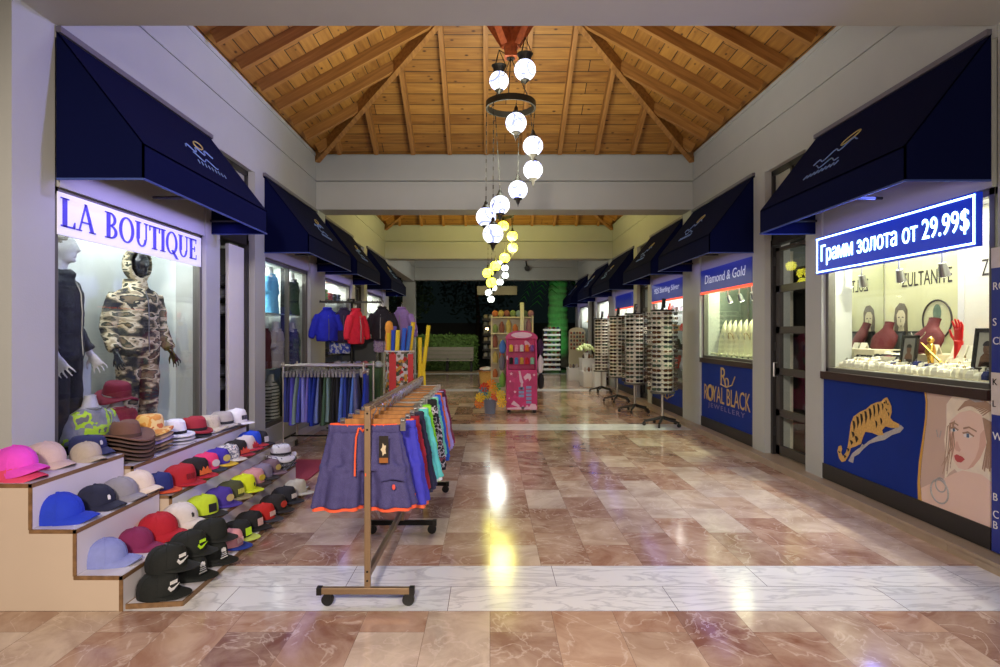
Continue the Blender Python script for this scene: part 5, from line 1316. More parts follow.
def trousers_mesh(seed, w=.34, ln=.62, d=.06):
    R = random.Random(seed); b = MB(); n = 28; p = R.uniform(0, 6)
    lv = 9; rings = []
    for k in range(lv+1):
        u = k/lv
        rings.append([(d*(.32+.38*u)*math.copysign(abs(math.cos(a))**.8, math.cos(a))*(1+.22*u*math.sin(5*a+p))+.012*math.sin(3*u+p), (w/2*(.62+.38*min(1, u*2.2)))*math.sin(a)*(1+.04*math.sin(4*a+p)), -.02-(ln-.02)*u) for a in (2*PI*j/n for j in range(n))])
    b.loft(rings, True, True, True); body = b.mesh('trouser_leg', [None], True)
    b = MB(); b.loft([[(d*.36*math.cos(a), w/2*.64*math.sin(a), z) for a in (2*PI*j/n for j in range(n))] for z in (0, -.035)]); band = b.mesh('waistband', [None], True)
    return body, band
TM = [trousers_mesh(s) for s in range(5)]
TC = [((54,68,150),'slate blue'), ((40,46,104),'navy'), ((92,88,200),'violet blue'), ((130,156,150),'sage'), ((70,80,170),'indigo'), ((134,140,222),'periwinkle'), ((118,110,190),'lavender'), ((30,60,170),'royal blue'), ((24,50,150),'deep blue'), ((112,130,190),'dusty blue'), ((26,28,34),'black'), ((66,96,70),'moss green'), ((120,150,150),'grey green'), ((34,38,36),'off-black'), ((24,26,30),'jet black'), ((32,34,40),'charcoal'), ((86,120,206),'cornflower blue'), ((44,66,160),'ultramarine'), ((30,40,80),'midnight blue'), ((92,136,214),'light blue'), ((96,100,140),'grey blue'), ((22,56,170),'cobalt blue')]
for i, (c, nm) in enumerate(TC):
    x = -2.60+i*.0445; y = 7.72
    if i == 21: x += .05
    t = thing('trousers', '%s trousers hung edge-on on the steel rack, %s' % (nm, 'leftmost' if i == 0 else 'at its right end' if i == 21 else 'between %s and %s pairs' % (TC[i-1][1], TC[i+1][1])), 'trousers', (x, y, .985), 0, 'trousers on the steel rack')
    bo, bd = TM[i % 5]; t.rotation_euler = (0, 0, RND.uniform(-.1, .1)); t.scale = (1, 1, RND.uniform(.96, 1.06))
    inst('trouser_leg', bo, fab(*c), t); inst('waistband', bd, fab(*c), t)
    clip_hanger((x, y, .985), PI/2, 'metal clip hanger on the steel rack holding trousers', 'clip hangers on the steel rack', wood=False)
for i in range(10):
    x = -2.52+i*.095; c, nm = TC[(i*7+3) % 22]
    t = thing('trousers', '%s trousers on the rear rail of the steel rack, number-free place behind %s pair' % (nm, TC[min(21, int(i*2.1))][1]), 'trousers', (x, 8.02, .985), 0, 'trousers on the rear rail')
    t['label'] = '%s trousers on the rear rail, behind the %s pair' % (nm, TC[min(21, int(i*2.1))][1])
    bo, bd = TM[i % 5]; inst('trouser_leg', bo, fab(*c), t); inst('waistband', bd, fab(*c), t)
    clip_hanger((x, 8.02, .985), PI/2, 'metal clip hanger on the rear rail of the steel rack', 'clip hangers on the rear rail', wood=False)

# ---------------------------------------------------------------- jacket stand
JX, JY = -2.2, 9.55
t = thing('garment_stand', 'tall dark star-topped garment stand with children\'s jackets', 'garment stand', (JX, JY, 0))
b = MB(); b.cyl((JX, JY, .05), (JX, JY, 2.03), .022); b.build('post', BLACKM, t)
b = MB(); b.cyl((JX, JY, 1.99), (JX, JY, 2.05), .05); b.build('hub', BLACKM, t)
for a in (0, PI/2, PI, -PI/2):
    b = MB(); e = Vector((JX+.5*math.cos(a+.12), JY+.5*math.sin(a+.12), 2.0)); b.bar((JX, JY, 2.0), e, .035, .03)
    for k in range(5): p = Vector((JX, JY, 2.03)).lerp(e+Vector((0,0,.03)), .3+.17*k); b.cyl(p-Vector((0,0,.02)), p, .008, .008, 6)
    b.build('arm', BLACKM, t)
for a in (.6, 2.2, 3.7, 5.3):
    b = MB(); b.bar((JX, JY, .06), (JX+.4*math.cos(a), JY+.4*math.sin(a), .03), .04, .03); b.build('leg', BLACKM, t)
def jacket(loc, rz, m, label, ln=.5, puff=1.0, sl=True, name='jacket'):
    t = thing(name, label, name, loc, rz, 'clothes on the star stand'); b = MB()
    b.loft([[(rx*math.cos(a), ry*math.sin(a), z) for a in (2*PI*k/18 for k in range(18))] for z, rx, ry in ((-ln,.16,.07*puff),(-ln+.05,.175,.08*puff),(-ln*.5,.165,.08*puff),(-.13,.165,.075*puff),(-.05,.12,.06),(-.0,.06,.05))])
    if sl:
        for q in (-1, 1): b.tube([(q*.13, 0, -.10), (q*.19, -.01, -.22), (q*.235, -.02, -.36), (q*.25, -.03, -.45)], [.065, .062, .055, .045], 12)
    o = b.build('shell', m, t, world=False); soft(o, .014, 3); folds(o, .022, .06)
    b = MB(); b.torus((0, 0, .01), .055, .018, 18, 8); b.build('collar', m, t, world=False)
    b = MB(); b.tube([(0, -.085*puff, -ln+.02), (0, -.088*puff, -ln*.5), (0, -.075, -.1)], .006, 5); b.build('zip', mat('zip_grey', rgb(120,120,124)), t, world=False)
    b = MB(); b.tube([(-.13, 0, -.07), (0, 0, .03), (.13, 0, -.07)], .006, 5); b.tube([(0, 0, .03), (.0, 0, .06), (.015, 0, .08), (.0, 0, .10)], .004, 5); b.build('hanger', CHROME, t, world=False)
    return t
JZ = 1.9
jacket((JX-.33, JY-.22, JZ-.02), .5, fab(30,40,190), 'royal blue child jacket hanging leftmost on the star stand', .5, 1.2)
jacket((JX-.1, JY-.1, JZ-.02), .2, fab(46,34,70), 'dark purple jacket beside the royal blue one on the star stand', .52)
jacket((JX+.14, JY-.32, JZ-.04), 1.1, fab(222,34,60), 'bright red jacket in the middle of the star stand', .52, 1.1)
jacket((JX+.5, JY-.1, JZ), -.1, fab(30,26,34), 'black jacket with orange details on the star stand', .5, 1.2)
t = jacket((JX+.78, JY+.1, JZ-.0), -.3, fab(150,120,180), 'lilac top hanging rightmost on the star stand', .6, .8)
jacket((JX+.5, JY+.1, JZ-.28), 0, patterned('lilac_print', [rgb(160,140,186), rgb(190,176,204), rgb(120,100,150)], 30), 'lilac printed dress below the black jacket', .42, .8, sl=False, name='dress')
jacket((JX-.2, JY+.05, JZ-.3), 0, patterned('blue_print', [rgb(60,80,190), rgb(200,206,220), rgb(90,110,200)], 18), 'blue and white printed top below the royal blue jacket', .42, .8, sl=False, name='dress')
b = MB(); b.box(JX-.22, JX+.33, JY+.3, JY+.34, .5, 1.42); o = b.build('display_board', mat('dark_board', rgb(46,52,54), .5)); tag(o, 'dark panel standing behind the star stand', 'panel')
b = MB(); b.box(JX-.3, JX+.45, JY+.02, JY+.28, .0, .95)
o = b.build('storage_box', mat('box_green', rgb(50,84,48), .6, var=.3), None, bevel=.02); tag(o, 'dark green storage box under the jackets', 'box')
for k in range(7):
    c = [(200,196,206),(160,170,200),(214,214,220),(150,150,190),(206,120,130),(120,150,120),(190,200,216)][k]
    b = MB(); b.ball((JX-.26+.11*k, JY+.14, 1.0), (.075, .09, .055), 12, 7); o = b.build('clothing_bundle', fab(*c), None, True); folds(o, .03, .05)
    tag(o, '%s rolled clothing on the green box under the jackets' % ['pale grey','powder blue','white','lavender','rose','sage green','ice blue'][k], 'clothing', 'rolled clothes on the green box')

# ---------------------------------------------------------------- noodle bin
NX, NY = -1.34, 8.9
t = thing('noodle_bin', 'tall drum with red and white printed sides full of foam noodles', 'bin', (NX, NY, 0))
b = MB(); b.lathe([(.2,0),(.21,.02),(.21,1.2),(.225,1.22),(.225,1.25),(.195,1.25),(.19,.06),(.18,.05)], (NX, NY, 0), 28, caps=True); b.build('drum', patterned('collage', [rgb(206,202,196), rgb(190,40,40), rgb(120,110,90), rgb(214,210,206), rgb(70,84,60), rgb(206,150,60)], 24, 'voronoi'), t, True)
b = MB(); b.torus((NX, NY, 1.24), .215, .014, 28, 6); b.build('rim', WHITE, t)
for k in range(2):
    b = MB(); x = NX+(-.07 if k == 0 else .17); b.box(x-.05, x+.05, NY-.222+(.07 if k else 0), NY-.212+(.07 if k else 0), .1, 1.2); b.build('red_stripe', mat('stripe_red', rgb(196,36,40), .5), t)
NC = [((236,200,40),'yellow'), ((40,80,190),'blue'), ((236,206,50),'yellow'), ((50,96,200),'blue'), ((60,110,190),'blue'), ((228,190,40),'yellow'), ((70,130,190),'sky blue'), ((110,100,190),'violet'), ((206,60,80),'red')]
place_n = ['front left', 'left of centre', 'front centre', 'centre', 'right of centre', 'right', 'back right', 'back left', 'back centre']
for i, (c, nm) in enumerate(NC):
    a = [3.6, 4.2, 4.6, 5.1, 5.6, 6.1, .5, 2.2, 1.3][i]; r = .14; x, y = NX+r*math.cos(a), NY+r*math.sin(a); h = [.26,.3,.3,.33,.36,.42,.4,.36,.3][i]
    b = MB(); b.tube([(x, y, .1), (x+.0, y, 1.0), (x+.02*math.cos(a), y, 1.25), (x+.05*math.cos(a)+.02, y, 1.25+h)], .032, 12); o = b.build('foam_noodle', fab(*c), None, True); tag(o, '%s foam noodle standing at the %s of the drum' % (nm, place_n[i]), 'pool noodle', 'foam noodles in the drum')
for i, (x0, lean, bow, zt_) in enumerate(((.27, .16, .0, 1.62), (.24, .06, .05, 1.44), (.30, .02, .07, 1.05))):
    b = MB(); b.tube([(NX+x0, NY, .02), (NX+x0+bow, NY, .5), (NX+x0+bow*.6+lean*.5, NY, .95), (NX+x0+lean, NY, zt_)], .03, 12); o = b.build('foam_noodle', fab(232,204,40), None, True); tag(o, 'yellow foam noodle leaning outside the drum, %s' % ['the longest', 'the middle one', 'the shortest'][i], 'pool noodle', 'foam noodles beside the drum')
b = MB(); c = Vector((NX-.17, NY+.08, 1.2)); b.lathe([(.05,0),(.06,.08),(.05,.16),(.062,.24),(.05,.32),(.064,.38),(.05,.46),(.02,.49)], c, 16); o = b.build('inflatable_toy', fab(240,160,60), None, True); tag(o, 'orange bulgy inflatable standing at the left of the drum', 'inflatable toy')
# ================================================================ SUNGLASSES STANDS
def glasses_meshes():
    b = MB()
    n = 14
    for q in (-1, 1):
        ring = []
        for k in range(n+1):
            a = 2*PI*k/n; c, s = math.cos(a), math.sin(a)
            ring.append((q*.035+.030*math.copysign(abs(c)**.7, c), .0, .021*math.copysign(abs(s)**.75, s)))
        b.tube(ring, .0042, 5, False)
    b.tube([(-.008, 0, .008), (0, -.003, .012), (.008, 0, .008)], .004, 5)
    for q in (-1, 1): b.tube([(q*.064, 0, .012), (q*.072, .004, .012), (q*.073, .05, .008), (q*.07, .085, -.008)], .004, 5)
    fr = b.mesh('frame', [None], True)
    b = MB()
    for q in (-1, 1): b.poly([(q*.035+.029*math.copysign(abs(math.cos(a))**.7, math.cos(a)), -.001, .020*math.copysign(abs(math.sin(a))**.75, math.sin(a))) for a in (2*PI*k/n for k in range(n))])
    return fr, b.mesh('lens', [None])
GF, GLN = glasses_meshes()
FRC = [mat('frame_black', rgb(20,18,18), .3, var=0), mat('frame_brown', rgb(70,42,28), .3, var=0), mat('frame_grey', rgb(90,92,96), .3, .4, var=0), mat('frame_ivory', rgb(210,200,186), .35, var=0), mat('frame_plum', rgb(110,40,70), .3, var=0)]
LNC = [mat('lens_black', rgb(20,22,22), .06, var=0), mat('lens_brown', rgb(84,58,38), .06, var=0), mat('lens_green', rgb(60,80,64), .06, var=0)]
PANEL = mat('stand_panel', rgb(232,228,214), .4, var=.04)
def stand(x, y, label, glabel, group, cols, lens, seed, rows=17, extra=None):
    R = random.Random(seed)
    t = thing('sunglasses_stand', label, 'sunglasses stand', (x, y, 0), 0, 'rotating sunglasses stands'); r = .155; z0, z1 = .55, 1.86
    b = MB(); b.cyl((x, y, .1), (x, y, z0), .022); b.build('post', STEEL, t)
    for k in range(5):
        a = 2*PI*k/5+.5; e = Vector((x+.29*math.cos(a), y+.29*math.sin(a), .075)); b = MB(); b.tube([(x, y, .14), Vector((x, y, .13)).lerp(e, .5), e], [.03, .022, .018], 8); lg = b.build('leg', BLKPL, t, True)
        b = MB(); d = Vector((-math.sin(a), math.cos(a), 0)); p = e+Vector((0, 0, -.043)); b.cyl(p-d*.014, p+d*.014, .031, .031, 12); b.cyl(e, p, .008, .008, 6); b.build('caster', BLKPL, lg)
    b = MB(); b.lathe([(.195, z0-.02), (.2, z0), (.195, z0+.012)], (x, y, 0), 28); b.build('base_tray', FRAME, t)
    b = MB(); b.lathe([(.185, z1), (.19, z1+.012), (.185, z1+.025)], (x, y, 0), 28); b.build('top_plate', BLKPL, t)
    b = MB(); b.lathe([(r*.96, z0), (r*.96, z1)], (x, y, 0), 8); b.build('panel_drum', PANEL, t)
    b = MB(); b.cyl((x, y, z1+.02), (x, y, z1+.06), .03, .02); b.obox((x+.02, y-.01, z1+.13), (.06, .03, .15), Euler((0, .1, .5))); b.build('top_knob', BLKPL, t)
    cen = math.atan2(-y, -x)                                   # towards the walkway
    for c in range(8):
        a = cen+(c-3.5)*2*PI/8+.2
        ux = Vector((math.cos(a), math.sin(a), 0))
        b = MB(); sd = Vector((-ux.y, ux.x, 0))
        for q in (-1, 1): b.cyl(Vector((x, y, z0))+ux*(r+.012)+sd*q*.022, Vector((x, y, z1))+ux*(r+.012)+sd*q*.022, .003, .003, 5)
        b.build('card_strip', mat('strip_clear', rgb(190,190,180), .3), t)
    ang = [cen+(c-(cols-1)/2)*2*PI/8+.2*(0 if cols % 2 else 1)+(PI/8 if cols % 2 else -.2) for c in range(cols)]
    for a in ang:
        for k in range(rows):
            p = (x+(r+.075)*math.cos(a), y+(r+.075)*math.sin(a), z0+.06+(z1-z0-.1)*k/(rows-1))
            o = bpy.data.objects.new('sunglasses', GF); COL.objects.link(o); o.location = p; o.rotation_euler = (.12+R.uniform(-.12, .12), R.uniform(-.05, .05), a+PI/2); o.scale = (1.1, 1.15, 1.02)
            o.material_slots[0].link = 'OBJECT'; o.material_slots[0].material = R.choice(FRC[:3]+FRC[:2]+(FRC[3:5] if seed == 4 else [FRC[3]]))
            tag(o, glabel, 'sunglasses', group)
            l = inst('lens', GLN, R.choice(LNC), o)
    return t, [cen+(c-(8-1)/2)*2*PI/8 for c in range(8)]
NEARX = [(2.80, 9.75), (2.76, 11.45), (2.80, 13.2), (2.84, 15.3)]
stand(*NEARX[0], 'rotating sunglasses stand nearest the camera, on a five-legged base', 'sunglasses on the nearest rotating stand', 'sunglasses on the nearest stand', 6, True, 1)
stand(*NEARX[1], 'second rotating sunglasses stand, pale panels', 'sunglasses on the second rotating stand', 'sunglasses on the second stand', 5, True, 2)
stand(*NEARX[2], 'third rotating sunglasses stand, partly behind the second', 'sunglasses on the third rotating stand', 'sunglasses on the third stand', 3, True, 3)
stand(*NEARX[3], 'fourth rotating sunglasses stand, farthest from the camera', 'sunglasses on the fourth, farthest rotating stand', 'sunglasses on the fourth stand', 3, True, 4)
# ================================================================ JEWELLERY WINDOW (nearest right)
X0 = XR
INK2 = mat('poster_ink', rgb(60,54,48), .6); PCRM = mat('poster_cream', rgb(206,206,160), .6, var=.06, scale=4)
t = thing('wall_poster', 'cream lettered poster with a drawn woman at the back of the jewellery window', 'poster', (XR+.6, 5.4, 1.3))
XB = XR+.612
b = MB(); b.box(XB, XB+.006, 4.98, 5.9, 1.14, 2.44); b.build('print', PCRM, t)
b = place(fit(text_mb('ZULTANITE', .2), .62, .13), M_RIGHT, (XB-.002, 5.36, 2.0)); b.build('lettering', INK2, t)
def bp(shapes, m, name, off, flip=1, cx=0, cz=0):
    b = MB()
    for s in shapes: b.poly([(XB-off, cx-flip*p[0], cz+p[1]) for p in s])
    return b.build(name, m, t)
face = [(-.06,.06),(-.03,.1),(.03,.1),(.06,.06),(.06,0),(.04,-.05),(.01,-.08),(-.02,-.07),(-.05,-.03)]
bp([[(-.09,-.12),(-.1,.02),(-.08,.12),(-.02,.17),(.05,.16),(.09,.1),(.09,0),(.1,-.16),(.14,-.26),(-.14,-.26)]], mat('poster_hair', rgb(96,84,62), .6, var=.3, scale=30), 'drawn_hair', .002, 1, 5.68, 1.62)
bp([face, [(-.03,-.06),(.04,-.06),(.07,-.26),(-.07,-.26)]], mat('poster_face', rgb(206,196,156), .6), 'drawn_face', .003, 1, 5.68, 1.62)
bp([[(-.04,.035),(-.015,.04),(-.012,.03),(-.038,.026)], [(.015,.04),(.042,.035),(.04,.026),(.014,.03)], [(-.015,-.045),(.018,-.045),(.005,-.056)], [(-.002,.02),(.004,.02),(.006,-.015),(-.004,-.015)]], INK2, 'drawn_features', .004, 1, 5.68, 1.62)
b = MB(); b.torus((XB-.004, 5.22, 1.62), .17, .008, 30, 6, M_RIGHT); b.build('drawn_arch', INK2, t)
b = MB(); b.poly([(XB-.003, 5.22+.05*math.cos(a), 1.68+.075*math.sin(a)) for a in (2*PI*k/20 for k in range(20))]); b.build('drawn_gem', mat('gem_green', rgb(96,120,100), .3, var=.4, scale=30), t)
t = thing('wall_poster', 'white lettered panel at the near end of the back wall', 'poster', (XR+.6, 4.45, 1.3))
b = MB(); b.box(XB, XB+.006, 4.0, 4.93, 1.14, 2.44); b.build('print', mat('poster_white', rgb(232,230,214), .6, var=.02), t)
b = place(fit(text_mb('ZULTANITE', .2), .55, .13), M_RIGHT, (XB-.002, 4.47, 2.02)); b.build('lettering', INK2, t)
b = MB(); b.box(XB-.006, XB+.003, 4.92, 4.985, 1.13, 2.45); struct(b.build('trim_9', SHELFW), 'white upright between the two posters', 'trim')
# track lamps under the window head
for i, y in enumerate((4.15, 4.75, 5.25, 5.78)):
    t = thing('track_lamp', 'small spot lamp at the head of the jewellery window, %s from the frame edge' % ['first', 'second', 'third', 'fourth'][i], 'lamp', (XR+.3, y, 2.05), 0, 'spot lamps in the jewellery window')
    b = MB(); c = Vector((XR+.3, y, 2.06)); d = Vector((.35, .2, -1)).normalized(); b.cyl(c, c+d*.11, .028, .042, 14); b.build('lamp_head', CHROME, t)
    b = MB(); b.cyl(c+d*.108, c+d*.112, .036, .036, 14); b.build('bulb', emitter('lamp_warm', (1,.93,.75), 14), t)
    b = MB(); b.tube([c, c+Vector((0,0,.18)), c+Vector((0,0,.4))], .008, 6); b.build('stem', CHROME, t)
RED = mat('velvet_red', rgb(84,12,16), .8, var=.15)
def bust(x, y, z, rz, m, label, h=.32, group=None, chain=None):
    t = thing('necklace_bust', label, 'necklace bust', (x, y, z), rz, group); s = h/.32
    b = MB()
    prof = [(0,.10,.05),(.03,.13,.055),(.11,.145,.05),(.17,.135,.05),(.215,.085,.045),(.25,.05,.042),(.30,.046,.04),(.32,.05,.042)]
    b.loft([[((.02-z_*.12)*s+ry*math.cos(a)*s, rx*math.sin(a)*s, z_*s) for a in (2*PI*k/20 for k in range(20))] for z_, rx, ry in prof])
    b.xf(Matrix.Rotation(-.28, 4, 'Y')); b.build('bust_form', m, t, math.radians(60), world=False)
    b = MB(); b.cyl((0,0,0), (0,0,.012), .1*s, .1*s, 20); b.build('base', m, t, world=False)
    return t
def necklace(x, y, z, label, R=.085):
    b = MB(); b.tube([(x-.07-.02*math.sin(a)*0, y+R*math.cos(a), z+R*.9*math.sin(a)) for a in (math.radians(195+150*k/16) for k in range(17))], .004, 6); b.ball((x-.075, y, z-R*.9), (.008,.012,.014), 8, 6)
    o = b.build('necklace', mat('necklace_silver', rgb(224,220,206), .2, .9, var=.1), None, True); tag(o, label, 'necklace'); return o
DK = 1.172
bust(XR+.46, 5.72, DK+.16, PI+.3, RED, 'dark red necklace bust at the far left of the jewellery window', .29)
bust(XR+.36, 5.02, DK+.16, PI+.2, RED, 'dark red necklace bust in the middle of the jewellery window', .31); necklace(XR+.37, 5.02, DK+.36, 'fine necklace on the middle red bust')
bust(XR+.36, 4.28, DK+.16, PI-.1, RED, 'dark red necklace bust at the near end of the jewellery window', .31); necklace(XR+.37, 4.28, DK+.36, 'fine necklace on the near end red bust')
for i, y in enumerate((5.72, 5.02, 4.28)):
    b = MB(); b.box(XR+.28, XR+.58, y-.16, y+.16, DK, DK+(.18 if i == 0 else .16)); o = b.build('display_block', mat('block_cream', rgb(208,200,170), .5), None, bevel=.006); tag(o, 'cream block under the %s red bust' % ['far left', 'middle', 'near end'][i], 'display block', 'blocks under the red busts')
# red display hand
t = thing('display_hand', 'bright red display hand raised beside the middle bust', 'display hand', (XR+.36, 4.66, DK))
b = MB(); h0 = Vector((XR+.36, 4.66, DK)); b.tube([h0, h0+Vector((0,0,.14)), h0+Vector((0,0,.24)), h0+Vector((0,0,.27))], [.048, .032, .03, .034], 14)
b.loft([[h0+Vector((.016*math.cos(a), w*math.sin(a), z)) for a in (2*PI*k/12 for k in range(12))] for z, w in ((.25,.03),(.29,.042),(.34,.045),(.36,.04))])
for k, (o_, ln) in enumerate(((-.034,.07),(-.012,.088),(.011,.094),(.034,.08))):
    p = h0+Vector((0, o_, .35)); b.tube([p, p+Vector((-.004, o_*.25, ln*.55)), p+Vector((-.02, o_*.35, ln))], [.0105, .0095, .007], 8)
b.tube([h0+Vector((0,.03,.27)), h0+Vector((-.005,.065,.31)), h0+Vector((-.012,.078,.36))], [.014, .011, .008], 8)
soft(b.build('hand', mat('glossy_red', rgb(206,24,24), .3, var=.03), t), .006, 2)
def photo_frame(x, y, rz, label, tone):
    t = thing('photo_frame', label, 'photo frame', (x, y, DK+.055), 0, rot=(0, .12, 0)); w, h = .19, .26
    b = MB()
    for a, c, p, q in ((-w/2, w/2, 0, .025), (-w/2, w/2, h-.025, h), (-w/2, -w/2+.025, 0, h), (w/2-.025, w/2, 0, h)): b.box(-.012, .008, a, c, p, q)
    b.build('frame', DARKFR, t, world=False, bevel=.003)
    b = MB(); b.box(-.002, .006, -w/2+.02, w/2-.02, .02, h-.02); b.build('photo', mat('photo_'+tone, rgb(196,196,180) if tone == 'pale' else rgb(150,150,140), .4, var=.2, scale=8), t, world=False)
    f = lambda pts: [(-.004, p[0], p[1]) for p in pts]
    b = MB(); b.poly(f([(-.05,.03),(.05,.03),(.04,.09),(.02,.11),(-.02,.11),(-.045,.09)])); b.poly(f([(.028*math.cos(a), .14+.036*math.sin(a)) for a in (2*PI*k/14 for k in range(14))])); b.build('portrait', mat('photo_skin', rgb(120,84,66), .5), t, world=False)
    b = MB(); b.poly([(-.005, .032*math.cos(a), .155+.03*math.sin(a)) for a in (PI*k/10 for k in range(11))]); b.poly(f([(-.05,.03),(.05,.03),(.045,.06),(-.048,.06)])); b.build('portrait_dark', INK, t, world=False)
photo_frame(XR+.22, 5.03, 0, 'small black framed photograph in front of the middle red bust', 'grey'); photo_frame(XR+.2, 4.22, 0, 'larger black framed photograph at the near end of the jewellery window', 'pale')
bpy.data.objects['photo_frame.001'].scale = (1.2, 1.2, 1.2)
# open black trays of rings, black cases
VEL = mat('black_velvet', rgb(26,26,26), .8, var=.1)
for i, y in enumerate((5.42, 5.7)):
    t = thing('jewel_case', 'open black jewellery case standing at the back, %s' % ['beside the drawn woman', 'by the far mirror wall'][i], 'jewellery case', (XR+.5, y, DK+.16), 0, 'open black cases'); b = MB(); b.box(XR+.44, XR+.56, y-.12, y+.12, DK+.02, DK+.05+.12); b.build('case_base', VEL, t, bevel=.004)
    b = MB(); b.obox((XR+.57, y, DK+.25), (.02, .24, .2), Euler((0, .12, 0))); b.build('lid', VEL, t, bevel=.004)
    b = MB(); b.obox((XR+.557, y, DK+.25), (.006, .2, .16), Euler((0, .12, 0))); b.build('lid_lining', mat('lining_grey', rgb(80,84,80), .7), t)
for i, y in enumerate((5.25, 5.42, 5.59, 5.75)):
    b = MB(); b.obox((XR+.34, y, DK+.1), (.13, .15, .03), Euler((0, .35, 0))); b.tube([(XR+.3, y-.06, DK+.13), (XR+.3, y+.06, DK+.13)], .012, 8); o = b.build('ring_tray', VEL); tag(o, 'tilted black tray in front of the open cases', 'tray', 'black trays')
# gold ornament: a little musician figure reduced to its outline: base, body, long horn
t = thing('gold_ornament', 'small golden ornament with a long slanting rod beside the red hand', 'ornament', (XR+.26, 4.82, DK+.05)); GM = mat('gold_metal', rgb(220,180,90), .25, .9, var=.1)
b = MB(); g = Vector((XR+.26, 4.82, DK+.05)); b.lathe([(.04,0),(.042,.02),(.02,.03),(.026,.09),(.04,.13),(.03,.18),(.014,.2)], g, 14); b.ball(g+Vector((0,0,.225)), .026, 12, 8); b.build('figure', GM, t, True)
b = MB(); b.tube([g+Vector((-.03,.06,.2)), g+Vector((-.04,-.05,.13)), g+Vector((-.05,-.17,.06))], [.006,.007,.012], 8); b.build('rod', GM, t)
# ring boxes and price tents, many and alike
bx = MB(); bx.box(-.026, .026, -.026, .026, 0, .028); bx.loft([[(-.026, -.026, .028), (.026, -.026, .028), (.026, .026, .028), (-.026, .026, .028)], [(-.016, -.02, .05), (.024, -.02, .056), (.024, .02, .056), (-.016, .02, .05)]]); RB = bx.mesh('ring_box', [None])
rg = MB(); rg.torus((-.002, 0, .056), .011, .003, 12, 5, Matrix.Rotation(PI/2, 3, 'Y')); RING = rg.mesh('ring', [None], True)
IV = mat('ivory_box', rgb(232,228,206), .45, var=.04)
R = random.Random(21)
for i in range(5):                                                 # stepped white risers under the rows
    b = MB(); b.box(XR+.115+.062*i, XR+.115+.062*(i+1), 3.95, 5.88, DK, DK+.006+.022*i); o = b.build('display_step', mat('deck_cloth', rgb(206,198,166), .7, var=.05)); tag(o, 'cream step carrying ring boxes, %s from the glass' % ['first','second','third','fourth','fifth'][i], 'display step', 'steps under the ring boxes')
    for j in range(28):
        y = 3.99+.068*j+(.03 if i % 2 else 0)
        if y > 5.85: continue
        if i >= 2 and (abs(y-5.03) < .12 or abs(y-4.22) < .15 or abs(y-4.82) < .09): continue
        if i == 4 and (abs(y-4.66) < .07): continue
        nv = R.random() < .1
        o = inst('ring_box', RB, fab(40,50,110) if nv else IV, None, (XR+.146+.062*i, y, DK+.007+.022*i), (0, 0, R.uniform(-.3, .3))); o.scale = (1, 1.08, R.uniform(.85, 1.35)); tag(o, 'small navy ring box in the crowded rows of the jewellery window' if nv else 'small ivory ring box in the crowded rows of the jewellery window', 'ring box', 'navy ring boxes' if nv else 'ring boxes in the jewellery window')
        if R.random() < .6: inst('ring', RING, GM if R.random() < .3 else CHROME, o)
tn = MB(); tn.prism([(-.04, 0, 0), (-.005, 0, .085), (.0, 0, .085), (.035, 0, 0), (.03, 0, 0), (-.002, 0, .078), (-.035, 0, 0)], (0, .07, 0)); TENT = tn.mesh('card_stand', [None])
for i, (x, y) in enumerate(((.3, 5.82), (.27, 5.12), (.3, 4.93), (.28, 4.86), (.28, 4.56), (.3, 4.48), (.29, 4.40), (.33, 4.7))):
    o = inst('earring_card', TENT, IV, None, (XR+x+.08, y, DK+.11), (0, 0, R.uniform(-.3, .3))); o.scale = (1.3, 1.2, 1.5); tag(o, 'white folded earring card standing among the ring boxes', 'card', 'earring cards')
t = thing('display_dish', 'small red lined dish before the black frame', 'dish', (XR+.2, 5.3, DK+.06)); b = MB(); b.lathe([(.03,0),(.05,.02),(.06,.045),(.055,.045),(.03,.02)], (XR+.24, 5.3, DK+.08), 18); b.build('dish', IV, t, True); b = MB(); b.ball((XR+.24, 5.3, DK+.115), (.04,.045,.02), 12, 6); b.build('cushion', RED, t, True)
b = MB(); b.box(XR+.1, XR+.62, 3.9, 5.92, DK-.014, DK); o = b.build('display_cloth', mat('deck_cloth', rgb(206,198,166), .7, var=.05)); tag(o, 'cream cloth covering the deck of the jewellery window', 'cloth')
# behind the five pane door: white curtain, dark cabinet and a small notice
t = thing('curtain', 'white curtain seen through the five pane door', 'curtain', (XR+.25, 7.3, .1)); b = MB(); b.loft([[(XR+.11+.01*k, 7.30+.018*math.sin(k*1.9), z) for k in range(30)] for z in (.1, 2.5)], False, False, False); b.build('cloth', mat('curtain_white', rgb(220,218,206), .8), t)
t = thing('cabinet', 'dark cabinet with a small white card inside the five pane door', 'cabinet', (XR+.7, 7.2, .08)); b = MB(); b.box(XR+.42, XR+1.0, 7.05, 7.36, .08, 2.3); b.build('body', DARKFR, t, bevel=.01)
b = MB(); b.box(XR+.44, XR+.9, 7.035, 7.05, .12, 1.1); b.build('door', mat('cab_door', rgb(30,28,30), .4), t); b = MB(); b.box(XR+.44, XR+.62, 7.03, 7.05, 1.26, 1.37); b.build('card', WHITE, t)
